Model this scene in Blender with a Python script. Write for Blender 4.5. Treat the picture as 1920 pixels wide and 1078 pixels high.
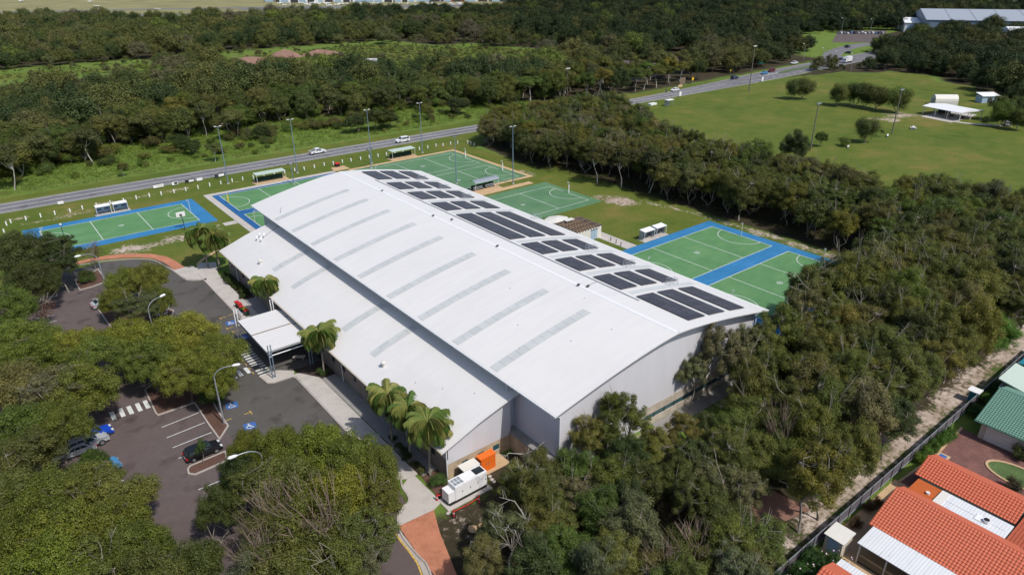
import bpy, math, random
import numpy as np
from mathutils import Vector, Matrix

for _o in list(bpy.data.objects):
    bpy.data.objects.remove(_o, do_unlink=True)
scn = bpy.context.scene
COL = scn.collection

# ------------------------------------------------------------------ camera, sky, sun, exposure
FPX, PITCH, ROLL, YAW, CAMH = 1297.313, 0.440394, -0.0058999, 0.6692772, 54.6995
_cy, _sy, _cp, _sp = math.cos(YAW), math.sin(YAW), math.cos(PITCH), math.sin(PITCH)
FW = Vector((_sy*_cp, _cy*_cp, -_sp)); _rt = Vector((_cy, -_sy, 0)); _up = _rt.cross(FW)
RT = _rt*math.cos(ROLL) + _up*math.sin(ROLL); UP = -_rt*math.sin(ROLL) + _up*math.cos(ROLL)
CAM = Vector((0, 0, CAMH))
cd = bpy.data.cameras.new('camera'); cam = bpy.data.objects.new('camera', cd); COL.objects.link(cam)
cd.sensor_width = 36; cd.lens = FPX/1920*36; cd.clip_start = 0.5; cd.clip_end = 12000
cam.matrix_world = Matrix(((RT.x, UP.x, -FW.x, 0), (RT.y, UP.y, -FW.y, 0), (RT.z, UP.z, -FW.z, CAMH), (0, 0, 0, 1)))
scn.camera = cam

SUN_EL = math.radians(54)
SDX, SDY = -0.13, 1.0                      # ground direction in which shadows fall
world = bpy.data.worlds.new('World'); scn.world = world; world.use_nodes = True
wn = world.node_tree.nodes; wl = world.node_tree.links
sky = wn.new('ShaderNodeTexSky'); sky.sky_type = 'NISHITA'; sky.sun_disc = False
sky.sun_elevation = SUN_EL; sky.sun_rotation = math.atan2(-SDX, -SDY); sky.air_density = 1.0; sky.dust_density = 1.5
wl.new(sky.outputs[0], wn['Background'].inputs[0]); wn['Background'].inputs[1].default_value = 0.14
sl = bpy.data.lights.new('sun', 'SUN'); sun = bpy.data.objects.new('sun', sl); COL.objects.link(sun)
sl.energy = 3.9; sl.angle = math.radians(0.55); sl.color = (1.0, 0.955, 0.89)
_h = math.hypot(SDX, SDY)
sdir = Vector((SDX/_h*math.cos(SUN_EL), SDY/_h*math.cos(SUN_EL), -math.sin(SUN_EL)))
sun.rotation_euler = sdir.to_track_quat('-Z', 'Y').to_euler()
sun.location = (0, -60, 150)
scn.view_settings.view_transform = 'Standard'; scn.view_settings.look = 'None'
scn.view_settings.exposure = 0.0; scn.view_settings.gamma = 1.0
scn.render.engine = 'CYCLES'
scn.cycles.max_bounces = 6; scn.cycles.diffuse_bounces = 3; scn.cycles.glossy_bounces = 2; scn.cycles.transmission_bounces = 4
scn.cycles.use_denoising = True

def G(px, py, z=0.0):
    """point of the place at height z that lies under a pixel of the 1920-wide photograph"""
    d = FW + RT*((px-960)/FPX) - UP*((py-539)/FPX)
    t = (z-CAMH)/d.z
    p = CAM + d*t
    return (p.x, p.y)

# ------------------------------------------------------------------ helpers
def tag(o, label=None, cat=None, group=None, kind=None):
    if label: o['label'] = label
    if cat: o['category'] = cat
    if group: o['group'] = group
    if kind: o['kind'] = kind
    return o

def thing(name, label, cat, loc=(0, 0, 0), rz=0.0, group=None):
    o = bpy.data.objects.new(name, None); COL.objects.link(o)
    o.empty_display_size = 0.3
    o.location = loc; o.rotation_euler = (0, 0, rz)
    return tag(o, label, cat, group)

def child(name, mesh, parent, loc=(0, 0, 0), rot=(0, 0, 0), scale=None):
    o = bpy.data.objects.new(name, mesh); COL.objects.link(o)
    o.location = loc; o.rotation_euler = rot
    if scale: o.scale = scale
    if parent: o.parent = parent
    return o

def kids(o):
    return KID.get(o.name, [])

def copy_tree(o, parent=None):
    c = o.copy(); COL.objects.link(c)
    if parent: c.parent = parent
    for ch in list(o.children):
        copy_tree(ch, c)
    return c

class MB:
    """collects geometry, then links it as one mesh object"""
    def __init__(s): s.v = []; s.f = []; s.m = []
    def add(s, verts, faces, m=0):
        n = len(s.v); s.v += [tuple(p) for p in verts]
        s.f += [tuple(i+n for i in f) for f in faces]; s.m += [m]*len(faces)
    def box(s, x0, x1, y0, y1, z0, z1, m=0):
        s.add([(x0,y0,z0),(x1,y0,z0),(x1,y1,z0),(x0,y1,z0),(x0,y0,z1),(x1,y0,z1),(x1,y1,z1),(x0,y1,z1)],
              [(0,3,2,1),(4,5,6,7),(0,1,5,4),(1,2,6,5),(2,3,7,6),(3,0,4,7)], m)
    def obox(s, c, u, hl, hw, z0, z1, m=0):
        ux, uy = u; vx, vy = -uy, ux; P = []
        for z in (z0, z1):
            for a, b in ((-1,-1),(1,-1),(1,1),(-1,1)):
                P.append((c[0]+ux*hl*a+vx*hw*b, c[1]+uy*hl*a+vy*hw*b, z))
        s.add(P, [(0,3,2,1),(4,5,6,7),(0,1,5,4),(1,2,6,5),(2,3,7,6),(3,0,4,7)], m)
    def quad(s, a, b, c, d, m=0): s.add([a, b, c, d], [(0,1,2,3)], m)
    def poly(s, pts, z, m=0): s.add([(p[0], p[1], z) for p in pts], [tuple(range(len(pts)))], m)
    def prism(s, pts, z0, z1, m=0):
        n = len(pts)
        ar = sum(pts[i][0]*pts[(i+1)%n][1]-pts[(i+1)%n][0]*pts[i][1] for i in range(n))
        if ar < 0: pts = pts[::-1]
        V = [(p[0],p[1],z0) for p in pts]+[(p[0],p[1],z1) for p in pts]
        s.add(V, [tuple(range(n))[::-1], tuple(range(n, 2*n))]+[(i,(i+1)%n,n+(i+1)%n,n+i) for i in range(n)], m)
    def tube(s, pts, r, n=6, m=0, cap=True):
        rs = r if hasattr(r, '__len__') else [r]*len(pts)
        pts = [Vector(p) for p in pts]; V = []; F = []
        for i, p in enumerate(pts):
            t = (pts[min(i+1, len(pts)-1)]-pts[max(i-1, 0)]).normalized()
            a = t.orthogonal().normalized() if abs(t.z) < .99 else Vector((1,0,0))
            if abs(t.z) < .99: a = t.cross(Vector((0,0,1))).normalized()
            b = t.cross(a)
            for k in range(n):
                g = 2*math.pi*k/n
                V.append(p+(a*math.cos(g)+b*math.sin(g))*rs[i])
        for i in range(len(pts)-1):
            for k in range(n):
                F.append((i*n+k, i*n+(k+1)%n, (i+1)*n+(k+1)%n, (i+1)*n+k))
        if cap: F += [tuple(range(n))[::-1], tuple(range((len(pts)-1)*n, len(pts)*n))]
        s.add(V, F, m)
    def mesh(s, name, mats, smooth=False):
        me = bpy.data.meshes.new(name); me.from_pydata(s.v, [], s.f)
        for mt in (mats if isinstance(mats, (list, tuple)) else [mats]): me.materials.append(mt)
        if any(s.m): me.polygons.foreach_set('material_index', s.m)
        if smooth: me.polygons.foreach_set('use_smooth', [True]*len(me.polygons))
        me.update(); return me
    def build(s, name, mats, parent=None, loc=(0,0,0), rot=(0,0,0), smooth=False):
        return child(name, s.mesh(name, mats, smooth), parent, loc, rot)

def np_mesh(name, verts, quads, mats, face_attrs=None, smooth=False):
    me = bpy.data.meshes.new(name); nv, nf = len(verts), len(quads)
    me.vertices.add(nv); me.vertices.foreach_set('co', np.ascontiguousarray(verts, dtype=np.float32).ravel())
    k = quads.shape[1]
    me.loops.add(nf*k); me.loops.foreach_set('vertex_index', np.ascontiguousarray(quads, dtype=np.int32).ravel())
    me.polygons.add(nf); me.polygons.foreach_set('loop_start', np.arange(nf, dtype=np.int32)*k)
    me.polygons.foreach_set('loop_total', np.full(nf, k, dtype=np.int32))
    for mt in mats: me.materials.append(mt)
    for an, av in (face_attrs or {}).items():
        a = me.attributes.new(an, 'FLOAT', 'FACE'); a.data.foreach_set('value', np.ascontiguousarray(av, dtype=np.float32))
    if smooth: me.polygons.foreach_set('use_smooth', np.ones(nf, dtype=bool))
    me.update(calc_edges=True); me.validate(); return me

# ------------------------------------------------------------------ materials
def lin(r, g=None, b=None):
    f = lambda c: (c/255/12.92 if c/255 <= 0.04045 else ((c/255+0.055)/1.055)**2.4)
    return (f(r), f(g), f(b))

class NT:
    """small node-tree writer"""
    def __init__(s, name):
        s.m = bpy.data.materials.new(name); s.m.use_nodes = True; s.t = s.m.node_tree; s.n = s.t.nodes; s.l = s.t.links
        s.b = s.n['Principled BSDF']; s.b.inputs['Specular IOR Level'].default_value = 0.3
    def link(s, a, b): s.l.new(a, b)
    def coord(s, kind='Object'):
        return s.n.new('ShaderNodeTexCoord').outputs[kind]
    def geo(s, k='Position'): return s.n.new('ShaderNodeNewGeometry').outputs[k]
    def mapping(s, vec, scale=(1,1,1), rot=(0,0,0)):
        m = s.n.new('ShaderNodeMapping'); s.link(vec, m.inputs[0]); m.inputs['Scale'].default_value = scale; m.inputs['Rotation'].default_value = rot
        return m.outputs[0]
    def noise(s, vec, scale, detail=4, rough=0.55, out='Fac'):
        n = s.n.new('ShaderNodeTexNoise'); n.inputs['Scale'].default_value = scale; n.inputs['Detail'].default_value = detail
        n.inputs['Roughness'].default_value = rough
        if vec is not None: s.link(vec, n.inputs['Vector'])
        return n.outputs[out]
    def ramp(s, fac, stops, interp='LINEAR'):
        r = s.n.new('ShaderNodeValToRGB'); s.link(fac, r.inputs[0]); e = r.color_ramp; e.interpolation = interp
        while len(e.elements) < len(stops): e.elements.new(0.5)
        for el, (p, c) in zip(e.elements, stops):
            el.position = p; el.color = (*c, 1) if len(c) == 3 else c
        return r.outputs[0]
    def math(s, op, a, b=None, c=None, clamp=False):
        n = s.n.new('ShaderNodeMath'); n.operation = op; n.use_clamp = clamp
        for i, x in enumerate((a, b, c)):
            if x is None: continue
            if isinstance(x, (int, float)): n.inputs[i].default_value = x
            else: s.link(x, n.inputs[i])
        return n.outputs[0]
    def mix(s, fac, a, b, mode='MIX'):
        n = s.n.new('ShaderNodeMix'); n.data_type = 'RGBA'; n.blend_type = mode
        for i, x in ((0, fac), (6, a), (7, b)):
            if isinstance(x, (int, float)): n.inputs[i].default_value = x
            elif isinstance(x, tuple): n.inputs[i].default_value = (*x, 1) if len(x) == 3 else x
            else: s.link(x, n.inputs[i])
        return n.outputs[2]
    def bump(s, h, strength=0.3, dist=0.05):
        b = s.n.new('ShaderNodeBump'); b.inputs['Strength'].default_value = strength; b.inputs['Distance'].default_value = dist
        s.link(h, b.inputs['Height']); s.link(b.outputs[0], s.b.inputs['Normal'])
    def col(s, c):
        if isinstance(c, tuple): s.b.inputs['Base Color'].default_value = (*c, 1)
        else: s.link(c, s.b.inputs['Base Color'])
    def rough(s, r): s.b.inputs['Roughness'].default_value = r
    def metal(s, r): s.b.inputs['Metallic'].default_value = r
    def attr(s, name, typ='GEOMETRY'):
        a = s.n.new('ShaderNodeAttribute'); a.attribute_name = name; a.attribute_type = typ; return a

def plain(name, c, rough=0.6, metal=0.0, var=0.12, scale=3.0, spec=0.3):
    """painted or metal surface with slight wear mottling"""
    t = NT(name); v = t.geo()
    n = t.noise(v, scale, 5, 0.6); n2 = t.noise(v, scale*9, 3)
    f = t.math('ADD', t.math('MULTIPLY', n, 0.7), t.math('MULTIPLY', n2, 0.3))
    a = tuple(x*(1-var) for x in c); b = tuple(min(1, x*(1+var)) for x in c)
    t.col(t.ramp(f, [(0.3, a), (0.7, b)])); t.rough(rough); t.metal(metal)
    t.b.inputs['Specular IOR Level'].default_value = spec
    return t.m

M = {}
def build_materials():
    M['white'] = plain('white_paint', (.72,.72,.72), .45, var=.04)
    M['offwhite'] = plain('off_white_paint', (.62,.60,.55), .5, var=.06)
    M['cream'] = plain('cream_wall', (.50,.44,.35), .8, var=.1)
    M['steel'] = plain('galvanised_steel', (.34,.37,.40), .45, .4, var=.12)
    M['poleblue'] = plain('blue_grey_pole', (.16,.22,.28), .5, .1, var=.1)
    M['poledark'] = plain('dark_pole', (.05,.06,.08), .5, .2)
    M['black'] = plain('black_plastic', (.012,.012,.014), .5)
    M['dark'] = plain('dark_grey', (.05,.05,.055), .6)
    M['rubber'] = plain('tyre_rubber', (.015,.015,.016), .85)
    M['wood'] = plain('weathered_timber', (.16,.12,.09), .9, var=.3, scale=6)
    M['timberpole'] = plain('timber_pole', (.15,.135,.115), .9, var=.25, scale=4)
    M['red'] = plain('red_plastic', (.50,.02,.02), .45)
    M['yellow'] = plain('yellow_plastic', (.65,.42,.02), .5)
    M['padyellow'] = plain('yellow_pad', (.70,.50,.05), .6)
    M['orange'] = plain('orange_paint', (.72,.14,.015), .45, var=.08)
    M['bingreen'] = plain('dark_green_plastic', (.01,.06,.03), .5)
    M['greenroof'] = plain('pale_green_steel', (.42,.50,.43), .45, var=.06)
    M['greenmesh'] = plain('dark_green_mesh', (.02,.055,.035), .8)
    M['teal'] = plain('teal_cloth', (.01,.16,.22), .7)
    M['bluepanel'] = plain('pale_blue_panel', (.32,.42,.52), .6)
    M['concrete'] = concrete('concrete_paving', (.44,.405,.37))
    M['concretedark'] = concrete('aged_concrete', (.25,.24,.23))
    M['kerb'] = concrete('kerb_concrete', (.38,.34,.31))
    M['redpath'] = redpath()
    M['asphalt'] = asphalt('car_park_asphalt', (.105,.081,.078))
    M['driveasphalt'] = asphalt('driveway_asphalt', (.086,.080,.073))
    M['roadasphalt'] = asphalt('road_asphalt', (.16,.155,.165), True)
    M['line'] = worn('white_line_paint', (.62,.64,.62), .25)
    M['yline'] = worn('yellow_line_paint', (.55,.36,.08), .4)
    M['bluepaint'] = worn('blue_symbol_paint', (.05,.13,.36), .2)
    M['courtgreen'] = court('green_court', (.092,.215,.085))
    M['courtgreen2'] = court('faded_green_court', (.088,.185,.090))
    M['courtblue'] = court('blue_court', (.027,.165,.345))
    M['courtdeep'] = court('deep_blue_court', (.016,.100,.26))
    M['roof'] = roofmat()
    M['cladding'] = cladding('grey_cladding', (.555,.545,.57))
    M['sidewall'] = cladding('side_cladding', (.52,.52,.57))
    M['block'] = blockwork('beige_blockwork', (.52,.40,.27))
    M['brick'] = blockwork('brown_blockwork', (.27,.22,.185))
    M['creamband'] = blockwork('cream_blockwork', (.50,.44,.36))
    M['glass'] = plain('dark_window_glass', (.015,.025,.03), .12, var=.3, spec=.6)
    M['tealglass'] = plain('teal_window_glass', (.03,.08,.09), .15, spec=.6)
    M['skylight'] = paneglass()
    M['solar'] = solarmat()
    M['solarframe'] = plain('solar_panel_rim', (.07,.065,.08), .4, .3)
    M['terra'] = plain('terracotta_tile', (.49,.130,.070), .7, var=.16, scale=5)
    M['terra2'] = plain('orange_tile', (.49,.120,.062), .65, var=.12, scale=5)
    M['rust'] = plain('rust_roof_sheet', (.42,.095,.02), .7, var=.15)
    M['greentile'] = plain('green_tile', (.12,.235,.18), .6, var=.16, scale=5)
    M['corrugated'] = corrug('white_corrugated_sheet', (.62,.635,.65), 'Y', 5.2)
    M['corrugatedx'] = corrug('pale_corrugated_sheet', (.62,.60,.55), 'X', 5.2)
    M['paver'] = paver()
    M['brickpath'] = concrete('brown_brick_path', (.21,.115,.085))
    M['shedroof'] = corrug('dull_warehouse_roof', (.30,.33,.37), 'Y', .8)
    M['tan'] = concrete('tan_paving', (.48,.33,.19))
    M['mulch'] = mulch('bark_mulch', (.10,.055,.04))
    M['soil'] = mulch('dark_garden_soil', (.05,.035,.028))
    M['lawn'] = mulch('clipped_lawn', (.075,.12,.04))
    M['farmgrass'] = mulch('dry_airfield_grass', (.21,.195,.085), 0.02)
    M['dirt'] = mulch('reddish_dirt', (.22,.13,.10), .15)
    M['bark'] = bark('pale_bark', (.27,.24,.20))
    M['barkdark'] = bark('grey_brown_bark', (.15,.125,.105))
    M['barkred'] = bark('reddish_twigs', (.25,.185,.145))
    M['barkwhite'] = bark('white_bark', (.43,.40,.35))
    M['leaf'] = leafmat()
    M['palmleaf'] = palmmat()
    M['flower'] = plain('pale_pink_flower', (.70,.55,.60), .7)
    M['ground'] = groundmat()

def paneglass():
    t = NT('translucent_sheet'); oi = t.n.new('ShaderNodeObjectInfo'); n = t.noise(t.geo(), 1.2, 4)
    f = t.math('ADD', t.math('MULTIPLY', oi.outputs['Random'], .6), t.math('MULTIPLY', n, .4))
    t.col(t.ramp(f, [(.15, (.44,.46,.45)), (.5, (.475,.49,.48)), (.85, (.50,.515,.51))])); t.rough(.45); return t.m

def concrete(name, c):
    t = NT(name); v = t.geo()
    n = t.noise(v, .5, 6, .65); n2 = t.noise(v, 6, 5, .7)
    f = t.math('ADD', t.math('MULTIPLY', n, .6), t.math('MULTIPLY', n2, .4))
    t.col(t.ramp(f, [(.3, tuple(x*.72 for x in c)), (.5, c), (.75, tuple(min(1, x*1.12) for x in c))])); t.rough(.85); t.bump(n2, .15, .02)
    return t.m

def redpath():
    t = NT('red_stamped_path'); v = t.geo()
    n = t.noise(v, .45, 6, .7); n2 = t.noise(v, 5, 4, .6)
    br = t.n.new('ShaderNodeTexBrick'); t.link(v, br.inputs['Vector']); br.inputs['Scale'].default_value = 2.2
    br.inputs['Color1'].default_value = (.49,.20,.115,1); br.inputs['Color2'].default_value = (.44,.175,.10,1); br.inputs['Mortar'].default_value = (.38,.165,.10,1)
    br.inputs['Mortar Size'].default_value = .03
    f = t.math('ADD', t.math('MULTIPLY', n, .65), t.math('MULTIPLY', n2, .35))
    t.col(t.mix(1.0, br.outputs[0], t.ramp(f, [(.3, (.68,.66,.64)), (.55, (1,1,1)), (.75, (1.15,1.2,1.25))]), 'MULTIPLY')); t.rough(.85)
    return t.m

def asphalt(name, c, lane=False):
    t = NT(name); v = t.geo()
    n = t.noise(v, .12, 5, .6); n1 = t.noise(v, .9, 5, .7); n2 = t.noise(v, 14, 3, .7)
    f = t.math('ADD', t.math('ADD', t.math('MULTIPLY', n, .45), t.math('MULTIPLY', n1, .3)), t.math('MULTIPLY', n2, .25))
    col = t.ramp(f, [(.3, tuple(x*.74 for x in c)), (.5, c), (.72, tuple(x*1.32 for x in c))])
    # scattered oil stains and sealed cracks
    s = t.noise(v, .35, 3, .5); st = t.ramp(s, [(.56, (1,1,1)), (.66, (.74,.72,.70)), (.74, (.6,.58,.56))]); col = t.mix(1, col, st, 'MULTIPLY')
    if lane:
        w = t.mapping(v, (.02, 1.4, 1)); k = t.noise(w, 1, 4, .6)
        col = t.mix(1, col, t.ramp(k, [(.35, (.78,.77,.78)), (.65, (1.15,1.15,1.15))]), 'MULTIPLY')
    t.col(col); t.rough(.9); t.bump(n2, .2, .01)
    return t.m

def worn(name, c, wear):
    t = NT(name); v = t.geo(); n = t.noise(v, 3.5, 6, .7)
    t.col(t.ramp(n, [(.30, tuple(x*(1-wear*2) if wear < .45 else x*.3 for x in c)), (.5, c), (1, c)])); t.rough(.8)
    return t.m

def court(name, c):
    t = NT(name); v = t.geo()
    n = t.noise(v, .18, 6, .65); n2 = t.noise(t.mapping(v, (.12, 1.1, 1)), 2.0, 4, .6); n3 = t.noise(v, 9, 4, .7)
    f = t.math('ADD', t.math('ADD', t.math('MULTIPLY', n, .5), t.math('MULTIPLY', n2, .3)), t.math('MULTIPLY', n3, .2))
    t.col(t.ramp(f, [(.30, (c[0]*.66, c[1]*.74, c[2]*.74)), (.5, c), (.68, (c[0]*1.35+.012, c[1]*1.18+.008, c[2]*1.25+.010))])); t.rough(.8)
    return t.m

def roofmat():
    t = NT('white_roof_sheet'); v = t.coord('Object')
    sx = t.n.new('ShaderNodeSeparateXYZ'); t.link(v, sx.inputs[0])
    w = t.math('SINE', t.math('MULTIPLY', sx.outputs[1], 2*math.pi/.4))
    n = t.noise(v, .06, 5, .6); n2 = t.noise(t.mapping(v, (.06, 1.2, 1)), 1.0, 4, .6)
    f = t.math('ADD', t.math('MULTIPLY', n, .55), t.math('MULTIPLY', n2, .45))
    col = t.ramp(f, [(.3, (.585,.572,.558)), (.55, (.632,.617,.600)), (.75, (.65,.638,.622))])
    # faint sheet laps every 0.76 m and dirt specks
    lap = t.math('FRACT', t.math('MULTIPLY', sx.outputs[1], 1/.76)); l2 = t.ramp(lap, [(0, (.992,.992,.992)), (.06, (1,1,1))])
    col = t.mix(1, col, l2, 'MULTIPLY')
    sp = t.noise(v, .9, 2, .5); col = t.mix(1, col, t.ramp(sp, [(.70, (1,1,1)), (.80, (.93,.925,.92))]), 'MULTIPLY')
    t.col(col); t.rough(.42); t.bump(w, .05, .03); t.b.inputs['Specular IOR Level'].default_value = .25
    return t.m

def cladding(name, c):
    t = NT(name); v = t.coord('Object')
    sx = t.n.new('ShaderNodeSeparateXYZ'); t.link(v, sx.inputs[0])
    u = t.math('ADD', sx.outputs[0], sx.outputs[1])
    w = t.math('SINE', t.math('MULTIPLY', u, 2*math.pi/.25))
    n = t.noise(t.mapping(v, (1, 1, .15)), .6, 5, .6)
    t.col(t.ramp(n, [(.3, tuple(x*.94 for x in c)), (.6, c), (.8, tuple(x*1.03 for x in c))])); t.rough(.5); t.bump(w, .05, .02)
    return t.m

def blockwork(name, c):
    t = NT(name); v = t.coord('Object')
    sx = t.n.new('ShaderNodeSeparateXYZ'); t.link(v, sx.inputs[0]); cm = t.n.new('ShaderNodeCombineXYZ')
    t.link(t.math('ADD', sx.outputs[0], sx.outputs[1]), cm.inputs[0]); t.link(sx.outputs[2], cm.inputs[1])
    br = t.n.new('ShaderNodeTexBrick'); t.link(cm.outputs[0], br.inputs['Vector']); br.inputs['Scale'].default_value = 1.0
    br.inputs['Brick Width'].default_value = .4; br.inputs['Row Height'].default_value = .2; br.inputs['Mortar Size'].default_value = .012
    br.inputs['Color1'].default_value = (*c, 1); br.inputs['Color2'].default_value = (*[x*.84 for x in c], 1); br.inputs['Mortar'].default_value = (*[x*.6 for x in c], 1)
    n = t.noise(v, .7, 5, .6)
    t.col(t.mix(1, br.outputs[0], t.ramp(n, [(.3, (.78,.78,.78)), (.6, (1.05,1.05,1.05))]), 'MULTIPLY')); t.rough(.9)
    t.bump(br.outputs['Fac'], -.3, .01)
    return t.m

def solarmat():
    t = NT('solar_cells'); v = t.coord('Object')
    sx = t.n.new('ShaderNodeSeparateXYZ'); t.link(v, sx.inputs[0])
    a = t.math('FRACT', t.math('MULTIPLY', sx.outputs[0], 1/.165)); b = t.math('FRACT', t.math('MULTIPLY', sx.outputs[1], 1/.165))
    g = t.math('MAXIMUM', t.math('LESS_THAN', a, .07), t.math('LESS_THAN', b, .07))
    oi = t.n.new('ShaderNodeObjectInfo')
    base = t.ramp(oi.outputs['Random'], [(0, (.030,.026,.036)), (.6, (.040,.035,.046)), (1, (.052,.045,.058))])
    t.col(t.mix(t.math('MULTIPLY', g, .35), base, (.12,.12,.14))); t.rough(.38); t.b.inputs['Specular IOR Level'].default_value = .35
    return t.m

def corrug(name, c, axis, freq):
    t = NT(name); v = t.geo()
    sx = t.n.new('ShaderNodeSeparateXYZ'); t.link(v, sx.inputs[0])
    u = sx.outputs[{'X': 0, 'Y': 1}[axis]]
    w = t.math('SINE', t.math('MULTIPLY', u, 2*math.pi*freq/1.5))
    sc = (.25, 3, 1) if axis == 'Y' else (3, .25, 1)
    n = t.noise(t.mapping(v, sc), 1.0, 5, .65)
    t.col(t.ramp(n, [(.28, tuple(x*.66 for x in c)), (.38, tuple(x*.93 for x in c)), (.6, c)])); t.rough(.45); t.bump(w, .22, .03)
    return t.m

def paver():
    t = NT('brick_driveway'); v = t.mapping(t.geo(), (1,1,1), (0,0,.785))
    br = t.n.new('ShaderNodeTexBrick'); t.link(v, br.inputs['Vector']); br.inputs['Scale'].default_value = 2.2
    br.inputs['Color1'].default_value = (.20,.085,.070,1); br.inputs['Color2'].default_value = (.13,.060,.056,1); br.inputs['Mortar'].default_value = (.13,.08,.065,1)
    br.inputs['Mortar Size'].default_value = .03
    n = t.noise(t.geo(), .5, 6, .7)
    t.col(t.mix(1, br.outputs[0], t.ramp(n, [(.3, (.72,.72,.74)), (.5, (1,1,1)), (.7, (1.35,1.3,1.25))]), 'MULTIPLY')); t.rough(.85)
    return t.m

def mulch(name, c, s=.6):
    t = NT(name); v = t.geo(); n = t.noise(v, s, 6, .7); n2 = t.noise(v, 8, 4, .7)
    f = t.math('ADD', t.math('MULTIPLY', n, .55), t.math('MULTIPLY', n2, .45))
    t.col(t.ramp(f, [(.3, tuple(x*.55 for x in c)), (.5, c), (.72, tuple(x*1.6 for x in c))])); t.rough(.95); t.bump(n2, .5, .08)
    return t.m

def bark(name, c):
    t = NT(name); v = t.coord('Object'); n = t.noise(t.mapping(v, (1,1,.3)), 2.2, 5, .7)
    t.col(t.ramp(n, [(.3, tuple(x*.45 for x in c)), (.55, c), (.8, tuple(min(.8, x*1.2) for x in c))])); t.rough(.9); t.bump(n, .4, .05)
    return t.m

def leafmat():
    t = NT('tree_leaves')
    a = t.attr('tint').outputs['Fac']; oi = t.n.new('ShaderNodeObjectInfo')
    base = oi.outputs['Color']
    k = t.ramp(a, [(0, (.62,.66,.66)), (.38, (.9,.92,.9)), (.62, (1.06,1.05,.98)), (.84, (1.30,1.26,1.10)), (1, (1.62,1.50,1.45))])
    col = t.mix(1, base, k, 'MULTIPLY')
    r = t.ramp(oi.outputs['Random'], [(0, (.78,.82,.84)), (.5, (1,1,1)), (1, (1.28,1.18,1.06))])
    col = t.mix(1, col, r, 'MULTIPLY')
    t.col(col); t.rough(.55); t.b.inputs['Specular IOR Level'].default_value = .28
    tr = t.n.new('ShaderNodeBsdfTranslucent'); t.link(t.mix(1, col, (1.25,1.25,.55), 'MULTIPLY'), tr.inputs[0])
    ms = t.n.new('ShaderNodeMixShader'); ms.inputs[0].default_value = .30
    t.link(t.b.outputs[0], ms.inputs[1]); t.link(tr.outputs[0], ms.inputs[2])
    t.link(ms.outputs[0], t.n['Material Output'].inputs[0])
    return t.m

def palmmat():
    t = NT('palm_frond_leaf'); a = t.attr('tint').outputs['Fac']; oi = t.n.new('ShaderNodeObjectInfo')
    r = t.math('ADD', t.math('MULTIPLY', a, .45), t.math('MULTIPLY', oi.outputs['Random'], .55))
    col = t.ramp(r, [(0, (.05,.11,.025)), (.36, (.10,.165,.032)), (.60, (.19,.215,.055)), (.84, (.30,.26,.08)), (1, (.42,.30,.11))])
    t.col(col); t.rough(.45)
    tr = t.n.new('ShaderNodeBsdfTranslucent'); t.link(col, tr.inputs[0])
    ms = t.n.new('ShaderNodeMixShader'); ms.inputs[0].default_value = .2
    t.link(t.b.outputs[0], ms.inputs[1]); t.link(tr.outputs[0], ms.inputs[2]); t.link(ms.outputs[0], t.n['Material Output'].inputs[0])
    return t.m

def groundmat():
    t = NT('open_ground'); v = t.geo(); a = t.attr('cover'); sx = t.n.new('ShaderNodeSeparateColor'); t.link(a.outputs['Color'], sx.inputs[0])
    big = t.noise(v, .030, 6, .62); mid = t.noise(v, .16, 6, .65); fine = t.noise(v, 1.3, 5, .7); grain = t.noise(v, 7, 3, .7)
    f = t.math('ADD', t.math('MULTIPLY', mid, .5), t.math('MULTIPLY', fine, .5))
    rough_g = t.ramp(f, [(.28, (.05,.085,.018)), (.45, (.10,.16,.03)), (.58, (.14,.19,.04)), (.75, (.21,.19,.065))])
    lf = t.math('ADD', t.math('ADD', t.math('MULTIPLY', big, .40), t.math('MULTIPLY', mid, .36)), t.math('MULTIPLY', fine, .26))
    lawn = t.ramp(lf, [(.34, (.046,.080,.012)), (.44, (.074,.110,.018)), (.53, (.105,.128,.024)), (.62, (.165,.140,.040))])
    sand = t.ramp(f, [(.28, (.13,.095,.062)), (.45, (.25,.19,.135)), (.60, (.50,.42,.36)), (.76, (.66,.58,.52))])
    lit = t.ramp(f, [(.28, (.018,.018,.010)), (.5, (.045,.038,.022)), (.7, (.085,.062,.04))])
    def edge(m, w=.55):
        nn = t.math('MULTIPLY', t.math('SUBTRACT', f, .5), w*2.2)
        return t.ramp(t.math('ADD', m, nn), [(.40, (0,0,0)), (.60, (1,1,1))])
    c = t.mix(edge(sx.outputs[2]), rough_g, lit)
    c = t.mix(edge(sx.outputs[0], .3), c, lawn)
    c = t.mix(edge(sx.outputs[1], .9), c, sand)
    c = t.mix(1, c, t.ramp(grain, [(.25, (.72,.72,.72)), (.5, (1,1,1)), (.75, (1.22,1.22,1.2))]), 'MULTIPLY')
    t.col(c); t.rough(.95); t.b.inputs['Specular IOR Level'].default_value = .1
    t.bump(t.math('ADD', fine, t.math('MULTIPLY', grain, .5)), .6, .15)
    return t.m

build_materials()

# ------------------------------------------------------------------ ground
def grid_coords(lo, hi, step, far_lo, far_hi):
    c = list(np.arange(lo, hi+step*.5, step))
    s = step; x = lo
    L = []
    while x > far_lo: s *= 1.35; x -= s; L.append(x)
    s = step; x = hi; R = []
    while x < far_hi: s *= 1.35; x += s; R.append(x)
    return np.array(L[::-1]+c+R)

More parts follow.
